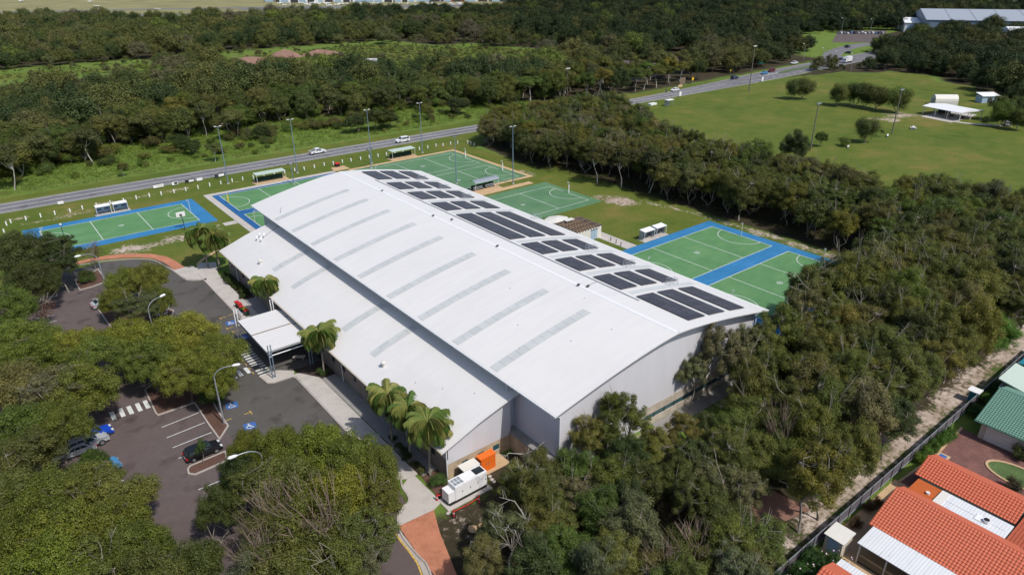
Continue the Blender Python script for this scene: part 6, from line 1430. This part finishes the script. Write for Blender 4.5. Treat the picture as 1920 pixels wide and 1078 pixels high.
for px, py, l in ((1570,398,'forked pale gum standing at the bush front by the courts'),(1165,352,'pale forked gum in front of the mid bush'),(1120,345,'pale multi stemmed gum in front of the mid bush'),(1218,362,'thin pale gum in front of the mid bush')):
    tree('edgegum', *G(px, py), 11.5, 4.0, l, None, (.06,.066,.02))
tree('street', *G(1570,345,8), 9, 3.8, 'bright yellow green tree in the bush by the field', None, (.11,.15,.018)); tree('street', *G(1600,340,8), 8.5, 3.4, 'second bright green tree in the bush by the field', None, (.10,.145,.018)); tree('paperbark', *G(1487,262,9), 12, 4.0, 'tall dark tree standing above the bush at the field edge', None, DKG); tree('street', *G(1537,275), 5, 2.2, 'small bright bush at the foot of the timber pole', None, (.06,.11,.02))
for px, py, z, R, l in ((1430,640,8.5,3.0,'tall gum crown overlapping the hall eave corner'),(1472,604,9.5,3.3,'tall gum crown before the blue court corner'),(1512,566,10,3.5,'tall gum crown overlapping the lower green court'),(1302,690,6.5,2.3,'low gum crown in front of the gable window band')): tree('gum', *G(px, py, z), z*1.42, R, l, None, (OLIVE, GREY)[px % 3 == 0])
for px, py, z, R, l in ((968,905,4.5,2.1,'leafy low tree just right of the orange cabinet'),(935,985,4.5,2.2,'leafy low tree below the generator rocks'),(905,1045,4.5,2.1,'leafy low tree beside the red path at the bottom edge'),(1010,880,5,2.4,'leafy tree before the annex wall')): tree('paperbark', *G(px, py, z), z*1.6, R, l, None, (OLIVE, GREY)[px % 2])
# field trees
for px, py, H, R, l in ((1485,187,9,3.2,'smaller tree of the pair near the road end of the field'),(1503,187,9.5,4.2,'larger tree of the pair near the road end of the field'),(1567,199,9,4.4,'leftmost tree of the field row'),(1603,200,10,4.6,'dense dark tree second in the field row'),(1620,203,10,4.2,'dark tree in the middle of the field row'),(1641,206,9.5,4.4,'pale leaved tree fourth in the field row'),(1680,212,10,4.8,'rightmost tree of the field row beside the pole'),(1622,268,8.5,3.8,'lone round tree in front of the field row')): tree('field', *G(px, py), H, R, l, 'spreading trees on the sports field', DKG if 1590 < px < 1630 and py < 210 else None)
tree('shrub', *G(1586,275), 3.0, 2.2, 'small round shrub left of the lone field tree'); tree('sapling', *G(1652,257), 2.6, .9, 'tiny sapling right of the lone field tree')
tree('field', *G(1872,238), 9, 4.2, 'tree shading the path right of the pavilion', None, (.06,.10,.02)); tree('field', *G(1905,245), 8, 3.6, 'dark tree at the right frame edge by the field', None, DKG); tree('shrub', *G(1852,230), 2.5, 1.8, 'dark shrub beside the pavilion path', None, DKG)
# forest edge across the road: white trunked gums
for px, py, H, R, l in ((28,356,13,4.4,'tall leaning white gum at the left end of the road'),(8,325,11,4,'white gum at the left frame edge beyond the road'),(44,320,10,3.4,'slim white gum beyond the road at left'),(57,322,10,3.4,'slim white gum right of the first slim one'),(82,318,11,4.6,'forked white gum beyond the road'),(118,282,11,4.2,'white gum behind the forked one'),(131,276,11,4,'thin trunked gum behind the forked one'),(175,307,11,3.8,'leaning white gum standing out before the forest'),(197,286,12,4.2,'white gum with dark vine at its foot'),(218,274,11.5,3.6,'strongly leaning pale gum before the green vines'),(280,272,11,4.6,'dark spreading tree before the vines'),(300,262,12,4,'tall thin gum above the vines'),(388,258,13,3.6,'very tall white gum behind the floodlight pole'),(396,240,13,3.4,'second very tall white gum'),(436,262,10.5,4,'white gum beside the floodlight pole'),(446,258,10,3.8,'short white gum beside the floodlight pole'),(404,304,6,2.6,'small open tree on the road verge'),(233,332,4.2,1.6,'small leaning tree on the far road verge'),(492,232,14,3.4,'tall white trunk rising from the vines'),(505,224,12,3.6,'gum beside the tall white trunk'),(563,196,12,4.2,'gum with pale fork in the forest edge'),(618,206,11,3.4,'leaning white trunk in the forest edge'),(1212,150,16,4.4,'tall twin white gum beyond the road'),(1219,152,15,4.0,'tall white gum beside the twin one'),(1239,145,14,4.2,'tall gum right of the twin white one'),(1277,140,13,4.2,'white trunked gum at the dark forest edge'),(1182,142,12,4,'gum left of the twin white one'),(1130,155,13,4.4,'pale gum in the forest edge above the bush'),(1150,150,13,4,'pale gum in the forest edge right of its neighbour')):
    tree('edgegum', *G(px, py), H, R, l, 'pale trunked gums beyond the road')
zone([(-60,226),(20,232),(30,246),(60,250),(92,262),(126,246),(150,246),(175,232),(196,226),(212,232),(232,246),(210,258),(170,270),(120,296),(60,282),(-20,270),(-70,262)], 8.6, 6, [('mid',.62),('edgegum',.2),('paperbark',.18)], (8,12), (3.8,5.2), '%s tree in the front of the forest beyond the road', 'front forest trees beyond the road', [(.095,.122,.031),(.115,.128,.036),(.105,.146,.033),DKG])
for x, y in scatter([(-60,226),(20,234),(30,246),(60,252),(92,264),(126,248),(150,246),(196,228),(232,246),(170,262),(120,280),(60,274),(-20,262),(-62,254)], 9.5, 16): H = RZ.uniform(3.0,6.0); R = RZ.uniform(2.4,4.0); q = int(RZ.integers(3)); tree('shrub', x, y, H, R, '%s %s understorey shrub %s' % ('tall' if H > 5 else ('low' if H < 4 else 'rounded'), ('bright leafy','deep green','yellowish')[q], min(LM, key=lambda l: (l[0][0]-x)**2+(l[0][1]-y)**2)[1]), 'understorey shrubs beyond the road', [(.11,.165,.03),(.085,.12,.026),(.13,.165,.034)][q])
for i in range(110):
    y = 219+31*RZ.random()**.6; x = RZ.uniform(-30,190); H = RZ.uniform(.9,1.6)*(1+(y-219)/16); q = int(RZ.integers(4))
    tree('shrub', x, y, H, H*RZ.uniform(.6,1.0), '%s %s vine bush %s' % ('large' if H > 3 else ('small' if H < 1.8 else 'medium'), ('bright green','deep green','yellowish','olive brown')[q], min(LM[41:], key=lambda l: (l[0][0]-x)**2+(l[0][1]-y)**2)[1]), 'bushes in the vines beyond the road', [(.12,.18,.03),(.075,.11,.025),(.15,.16,.036),(.115,.110,.036)][q])
for px, py, H, R, l in ((340,282,5.5,4.2,'largest dark bush beside the left floodlight pole'),(365,290,5,3.6,'dark bush nearest the left floodlight pole'),(260,262,5,4.5,'dark bush at the foot of the pale gums'),(490,262,5,3.0,'small dark bush left of the ute'),(706,245,8,5.2,'tall dark bush above the white four wheel drive'),(670,250,7,4.5,'dark bush left of the tall one on the far verge'),(730,240,6,4,'dark bush right of the tall one on the far verge'),(860,215,7,5,'dark bush where the road meets the roadside trees')): tree('mid', *G(px, py), H, R, l, 'dense bushes beyond the road', (.042,.062,.018))
zone([(204,222),(240,214),(300,222),(300,250),(250,262),(205,250)], 9.5, 8, [('mid',.5),('edgegum',.5)], (9,13), (3.8,4.8), '%s tree beyond the road opposite the sports field', 'trees beyond the road opposite the sports field')
zone([(300,92),(330,96),(345,78),(320,60),(300,58)], 9, 9, [('mid',1)], (7,10), (3.5,4.5), '%s tree at the right end of the sports field', 'trees at the right end of the sports field', [DKG])

# far forest: one mass, far too many to count
SCRUB = [(-60,415),(80,420),(130,398),(170,350),(300,305),(390,370),(340,480),(230,510),(60,505),(-60,490)]
def forest_points():
    pts = []
    r = np.random.default_rng(21)
    clearz = [[(12,428),(92,430),(108,500),(22,504)], [(124,432),(172,398),(290,333),(328,380),(296,440),(238,500),(152,508)], [(124,432),(172,398),(240,450),(180,500)], [(266,236),(352,258),(404,302),(300,304)], [G(1566,100),G(1580,84),G(1574,62),G(1655,60),G(1645,88),G(1606,96),G(1598,124),G(1560,124)], [G(1760,48),G(1960,48),G(1960,74),G(1760,70)], [(405,200),(445,200),(470,232),(420,232)]]
    front = [(-70,262),(-20,270),(60,282),(120,296),(170,270),(210,258),(232,246),(300,250),(330,226),(390,232),(430,246),(470,262),(520,330),(700,260),(700,240),(560,236),(470,226),(428,208),(396,206),(352,202),(384,192),(400,166),(384,132),(366,116),(346,98),(336,60),(420,0),(2000,-200),(2200,1200),(560,690),(352,722),(252,712),(185,790),(63,914),(-167,927),(-130,500)]
    y = -150
    while y < 1110:
        x = -260
        d = max(1.0, math.hypot(max(0, x), y)/330); 
        while x < 1500:
            D = math.hypot(x, y); sp = 7.6 if D < 420 else (8.8 if D < 700 else 11)
            p = (x+r.uniform(-.75, .75)*sp, y+r.uniform(-.75, .75)*sp)
            q = Vector((p[0], p[1], 6))-CAM; zc = q.dot(FW)
            ok = zc > 20 and abs(q.dot(RT)/zc) < .80 and -.45 < q.dot(UP)/zc < .43
            if ok and inside(p, front) and not any(inside(p, c) for c in clearz):
                low_ = 1.0
                for k_ in (1.02, 1.05, 1.09, 1.13, 1.17, 1.22, 1.28, 1.34):
                    if any(inside((p[0]*k_, p[1]*k_), c) for c in clearz[:3]+clearz[4:5]+clearz[6:]): low_ = min(1.0, max(.20, 5.5*(1-1/k_))); break
                if inside(p, SCRUB): low_ = min(low_, r.choice([.3, .38, .45, .55, 1.0]))
                pts.append((p[0], p[1], D, low_))
            elif ok and inside(p, front) and any(inside(p, c) for c in clearz[:3]) and r.random() < .42: pts.append((p[0], p[1], D, r.choice([.14, .2, .26, .34])))
            x += sp
        y += 7.6 if y < 420 else (8.8 if y < 700 else 11)
    return pts
FP = forest_points()
low = []
for s in range(5):
    tm, cm = make_tree(1000+s, 10, 5.6, .0, 54, 9000, .42, (.14,.34), 3, flat=.8, hollow=.35, trunk_r=.12, twig=False)
    low.append((tm, cm))
fcol = bpy.data.collections.new('far_tree_kinds')
M['leaf_far'] = None
def far_leaf():
    t = NT('far_forest_leaves'); a = t.attr('tint').outputs['Fac']; h = t.attr('hue', 'INSTANCER').outputs['Fac']; c = t.attr('cloud_dim', 'INSTANCER').outputs['Fac']
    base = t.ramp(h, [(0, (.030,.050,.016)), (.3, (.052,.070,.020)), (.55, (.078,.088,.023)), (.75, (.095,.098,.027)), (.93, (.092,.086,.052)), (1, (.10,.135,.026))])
    col = t.mix(1, base, t.ramp(a, [(0, (.75,.78,.78)), (.45, (1,1,1)), (1, (1.35,1.22,1.15))]), 'MULTIPLY'); col = t.mix(1, col, c, 'MULTIPLY')  # last factor multiplies painted cloud shade into the leaf colour
    t.col(col); t.rough(.65); t.b.inputs['Specular IOR Level'].default_value = .2
    return t.m
M['leaf_far'] = far_leaf()
kinds_ = []
for s, (tm, cm) in enumerate(low):
    n0 = len(cm.vertices); v = np.zeros(n0*3, np.float32); cm.vertices.foreach_get('co', v); f = np.zeros(len(cm.loops), np.int32); cm.loops.foreach_get('vertex_index', f)
    tv = np.zeros(len(tm.vertices)*3, np.float32); tm.vertices.foreach_get('co', tv); tf = np.zeros(len(tm.loops), np.int32); tm.loops.foreach_get('vertex_index', tf)
    ti = np.zeros(len(cm.polygons), np.float32); cm.attributes['tint'].data.foreach_get('value', ti)
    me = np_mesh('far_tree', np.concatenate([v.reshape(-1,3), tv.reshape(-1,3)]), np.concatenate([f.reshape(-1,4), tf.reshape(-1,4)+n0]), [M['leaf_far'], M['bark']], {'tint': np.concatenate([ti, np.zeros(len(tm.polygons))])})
    me.polygons.foreach_set('material_index', np.concatenate([np.zeros(len(cm.polygons), np.int32), np.ones(len(tm.polygons), np.int32)]))
    o = bpy.data.objects.new('far_tree', me); fcol.objects.link(o); kinds_.append(o)
def instancer(name, label, pts, scales, rots, hue, cloud_dim, colln, cat):
    me = bpy.data.meshes.new(name); me.from_pydata(pts, [], [])
    for an, av, ty in (('scl', scales, 'FLOAT'), ('rotz', rots, 'FLOAT'), ('hue', hue, 'FLOAT'), ('cloud_dim', cloud_dim, 'FLOAT')):
        a = me.attributes.new(an, ty, 'POINT'); a.data.foreach_set('value', np.array(av, np.float32))
    o = bpy.data.objects.new(name, me); COL.objects.link(o); tag(o, label, cat, None, 'stuff')
    g = bpy.data.node_groups.new(name+'_scatter', 'GeometryNodeTree'); g.interface.new_socket('Geometry', in_out='INPUT', socket_type='NodeSocketGeometry'); g.interface.new_socket('Geometry', in_out='OUTPUT', socket_type='NodeSocketGeometry')
    N = g.nodes; L = g.links; gi = N.new('NodeGroupInput'); go = N.new('NodeGroupOutput'); ci = N.new('GeometryNodeCollectionInfo'); ci.inputs['Collection'].default_value = colln; ci.inputs['Separate Children'].default_value = True; ci.inputs['Reset Children'].default_value = True
    ip = N.new('GeometryNodeInstanceOnPoints'); ip.inputs['Pick Instance'].default_value = True
    def na(nm):
        a = N.new('GeometryNodeInputNamedAttribute'); a.data_type = 'FLOAT'; a.inputs['Name'].default_value = nm; return a.outputs['Attribute']
    cr = N.new('ShaderNodeCombineXYZ'); L.new(na('rotz'), cr.inputs[2]); er = N.new('FunctionNodeEulerToRotation'); L.new(cr.outputs[0], er.inputs[0])
    L.new(gi.outputs[0], ip.inputs['Points']); L.new(ci.outputs[0], ip.inputs['Instance']); L.new(er.outputs[0], ip.inputs['Rotation']); L.new(na('scl'), ip.inputs['Scale'])
    ri = N.new('FunctionNodeRandomValue'); ri.data_type = 'INT'; ri.inputs[4].default_value = 0; ri.inputs[5].default_value = len(colln.objects)-1; L.new(ri.outputs[2], ip.inputs['Instance Index'])
    L.new(ip.outputs[0], go.inputs[0]); md = o.modifiers.new('scatter', 'NODES'); md.node_group = g
    return o
rf = np.random.default_rng(31); n = len(FP)
def wave(x, y): return .5+.25*math.sin(x*.021+1.3*math.sin(y*.013))+.25*math.sin(y*.017+1.7*math.sin(x*.011)+2)
hue = np.clip(rf.normal(.0, .26, n)+.22+np.array([.34 if inside((p[0],p[1]), SCRUB) else 0 for p in FP])+.5*np.array([wave(p[0]*1.3, p[1]*1.6) for p in FP])-.34*np.array([min(1, max(0, (p[0]-240)/180)) for p in FP]), 0, .96); hue = np.where(rf.random(n) < .05, 1.0, hue)  # hue drop toward the right belongs to the painted cloud shade
cloud_shade = np.array([1.22-.50*min(1, max(0, (p[0]-230)/220)) for p in FP])  # cloud shadow on the right-hand forest, painted as darker leaf colour
instancer('far_forest', 'vast dull green forest stretching to the airfield and warehouses', [(p[0], p[1], -.1) for p in FP], [p[3]*rf.choice([.5,.7,.9,1.05,1.2,1.5])*rf.uniform(.85,1.1)*(1.0 if p[2] < 700 else 1.12)*(.85+.3*wave(p[0], p[1])) for p in FP], rf.uniform(0, 6.28, n), hue, cloud_shade, fcol, 'forest')
print('forest instances', n)

# undergrowth: leafy ground vines and long grass beyond the road, along bush edges
def tufts(poly_list, count, size, hmax, name, label, tint):
    r = np.random.default_rng(len(name)); P = []
    for poly, c in poly_list:
        x0, x1 = min(p[0] for p in poly), max(p[0] for p in poly); y0, y1 = min(p[1] for p in poly), max(p[1] for p in poly); k = 0
        while k < c:
            p = (r.uniform(x0, x1), r.uniform(y0, y1))
            if inside(p, poly): P.append((*p, r.uniform(.2, 1)*hmax*.5)); k += 1
    C = np.array(P); V, F, T = leaves(r, C, r.uniform(.45, 1.25, len(C)), len(C)*14, size, .5, .55, 0, .3)
    V[:, 2] = np.maximum(V[:, 2], .02)
    o = child(name, np_mesh(name, V, F, [M['leaf']], {'tint': T}), None); o.color = (*tint, 1); return tag(o, label, 'undergrowth', None, 'stuff')
tufts([([(-80,221),(10,222),(60,221),(130,219),(160,222),(196,222),(196,236),(150,254),(126,258),(92,272),(60,268),(20,258),(-80,240)], 6800)], 0, .34, 1.5, 'undergrowth', 'lush green vines and long grass beyond the road', (.135,.195,.032))
tufts([([(-80,217.5),(200,217.5),(200,221.5),(-80,222.5)], 900)], 0, .26, .7, 'long_grass', 'yellowish long grass along the far road verge', (.14,.145,.04))
tufts([([(18,440),(85,440),(98,490),(24,494)], 160), ([(172,402),(286,336),(322,380),(292,436),(236,492),(190,470)], 1700)], 0, .8, 1.2, 'scrub_undergrowth', 'pale green scrub in the forest clearings', (.088,.115,.032))
tufts([([(28,26),(50,16),(60,34),(86,30),(132,30),(134,50),(86,46.5),(66,42),(44,42.5),(34,46),(28,42)], 900), ([(131,52),(136,60),(137,98),(132,112),(130,138),(127,150),(134,184),(140,192),(145,186),(136,160),(142,110),(142,50)], 700)], 0, .28, 1.0, 'bush_undergrowth', 'dark scrubby undergrowth along the bush edges', (.06,.072,.022))

# palms
def frond_mesh(seed, droop):
    r = np.random.default_rng(seed); n = 22; L = 2.9; V = []; F = []; T = []
    s = np.linspace(0, 1, n); ang = .95-droop*s**1.2*2.3; dx = np.cumsum(np.cos(ang))*L/n; dz_ = np.cumsum(np.sin(ang))*L/n
    rp = np.stack([dx, np.zeros(n), dz_], 1)
    for i in range(n-1):
        for sd in (-1, 1):
            for q in range(2):
                c = rp[i]+(rp[i+1]-rp[i])*q*.5; ln = .92*math.sin(math.pi*min(1, .18+.8*s[i]))**.7*r.uniform(.8, 1.1)
                tip = c+np.array([ln*.45*math.cos(ang[i]), sd*ln*.72, -ln*(.6+.75*s[i])*r.uniform(.7, 1.3)]); w = np.array([.034, 0, .018]); m1 = (c+tip)/2+np.array([0, 0, .10])
                b0 = len(V); V += [c-w, c+w, m1+w*1.3, m1-w*1.3, tip]; F += [(b0, b0+1, b0+2, b0+3), (b0+3, b0+2, b0+4, b0+4)]; t = r.uniform(0, .7); T += [t, t]
        b0 = len(V); h = np.array([0, .03, 0]); V += [rp[i]-h, rp[i]+h, rp[i+1]+h, rp[i+1]-h]; F.append((b0, b0+1, b0+2, b0+3)); T.append(.6)
    me = bpy.data.meshes.new('frond'); me.from_pydata([tuple(v) for v in V], [], [tuple(dict.fromkeys(f)) for f in F]); me.materials.append(M['palmleaf'])
    a = me.attributes.new('tint', 'FLOAT', 'FACE'); a.data.foreach_set('value', np.array(T, np.float32)); me.update(); return me
FR = [frond_mesh(k, d) for k, d in enumerate((.75, .95, 1.15, 1.35, 1.05))]
def palm(x, y, H, label, s=1.0, n=36):
    t = thing('palm_tree', label, 'palm tree', (x, y, .05), RT_.uniform(0, 6), 'palms along the hall front')
    lx, ly = RT_.uniform(-.25, .25), RT_.uniform(-.25, .25)
    q = MB(); q.tube([(0,0,-.1),(0,0,.3),(lx*.5,ly*.5,H*.5),(lx,ly,H)], [.22,.17,.13,.12], 9); q.build('trunk', M['bark'], t, smooth=True)
    q = MB(); q.tube([(lx,ly,H-.1),(lx,ly,H+.5),(lx,ly,H+.95)], [.13,.16,.06], 8); q.build('crownshaft', M['greenroof'], t)
    for k in range(n):
        u = k/(n-1); el = .55-1.25*u
        child('frond', FR[int(RT_.integers(5))], t, (lx, ly, H+.75-.35*u), (0, -el*.75+RT_.uniform(-.1, .1), k*2.39996), (s*1.12, s*1.12, s*1.12))
palm(31.0, 136.4, 6.4, 'palm at the far hall corner, the left of the pair', 1.25, 44); palm(32.6, 134.2, 5.6, 'palm at the far hall corner, the right of the pair', 1.2, 44)
palm(32.6, 107.1, 5.8, 'single palm between the footpath bins and the hall wall', .98, 34); palm(31.9, 84.6, 6.0, 'single palm beside the entrance canopy', 1.08, 36)
palm(31.9, 64.8, 6.3, 'farthest palm of the three by the near hall corner', .98, 34); palm(32.2, 61.0, 6.0, 'middle palm of the three by the near hall corner', .95, 34); palm(32.2, 56.4, 6.4, 'nearest palm of the three by the near hall corner', 1.06, 36)
def bed(pts, mat='soil'):
    b = MB(); b.prism(pts, 0, .07); tag(b.build('garden_bed', M[mat]), None, None, None, 'structure')
bed([(31.45,117.1),(33.4,117.1),(33.4,130.5),(31.45,130.5)]); bed([(31.12,84.05),(33.4,84.05),(33.4,88.85),(28.9,88.85),(29.3,87.7)]); bed([(30.9,52.5),(33.4,52.5),(33.4,56.9),(31.3,56.9)], 'mulch'); bed([(31.25,57.05),(32.6,57.05),(32.6,66.5),(31.2,66.5)], 'mulch')
for i in range(11): tree('shrub', 31.9+RT_.uniform(-.2,.6), 118+i*1.1, RT_.uniform(.7,1.4), RT_.uniform(.6,.95), 'low dark shrub in the garden bed at the far hall wall', 'shrubs in the far hall garden bed', (.05,.075,.016))
tree('shrub', *c3(1270,815), 1.3, .9, 'bright green shrub at the foot of the canopy palm'); tree('shrub', *c6p(680,720), 1.7, 1.1, 'dense green shrub between the near palm and the generator', None, (.05,.10,.02))
for i in range(6): tree('shrub', 31.6+RT_.uniform(-.1,.4), 57.5+i*1.5, RT_.uniform(.6,1.0), RT_.uniform(.5,.8), 'dark low shrub under the near palms', 'shrubs under the near palms', DKG)
# hedge and cottage garden
for i in range(9): tree('shrub', 79.2+i*.95, 21.35, 1.7, .85, 'bright clipped hedge plant along the fence', 'hedge plants along the fence', (.075,.15,.018))
for i in range(30):
    x, y = RT_.uniform(47.5,56.8), RT_.uniform(15.5,21.7); tree('shrub', x, y, RT_.uniform(.9,2.3), RT_.uniform(.7,1.3), 'leafy flowering garden shrub between the two patio roofs', 'garden shrubs between the patio roofs', (.035,.085,.018))
for i in range(7): tree('shrub', 98+RT_.uniform(-4,12), 21.3+RT_.uniform(-1,.6), RT_.uniform(1.2,2.4), RT_.uniform(.9,1.4), 'leafy garden shrub behind the fence by the green roofed house', 'garden shrubs by the green roofed house', (.05,.11,.02))
for x, y in ((60.9,21.6),(63.2,21.2),(66.6,21.3),(68.0,21.0)): tree('shrub', x, y, 1.2, .75, 'small reddish potted shrub along the fence', 'potted shrubs along the fence', (.11,.06,.02))
tree('shrub', *G(1895,917), 1.5, 1.0, 'round dark clipped shrub behind the orange tiled ridge', None, (.05,.045,.02)); tree('shrub', *G(1908,860), 1.8, 1.0, 'dark shrub at the green house wall', None, DKG)
fl = MB()
for i in range(70):
    x, y = RT_.uniform(48,56.8), RT_.uniform(16,21.6); z = RT_.uniform(1.0,2.2); s = RT_.uniform(.06,.13); fl.add([(x-s,y,z),(x,y-s,z),(x+s,y,z),(x,y+s,z),(x,y,z+s)], [(0,1,4),(1,2,4),(2,3,4),(3,0,4)])
tag(fl.build('flowers', M['flower']), 'pale pink flowers over the cottage garden shrubs', 'flowers', None, 'stuff')
print('objects', len(bpy.data.objects))
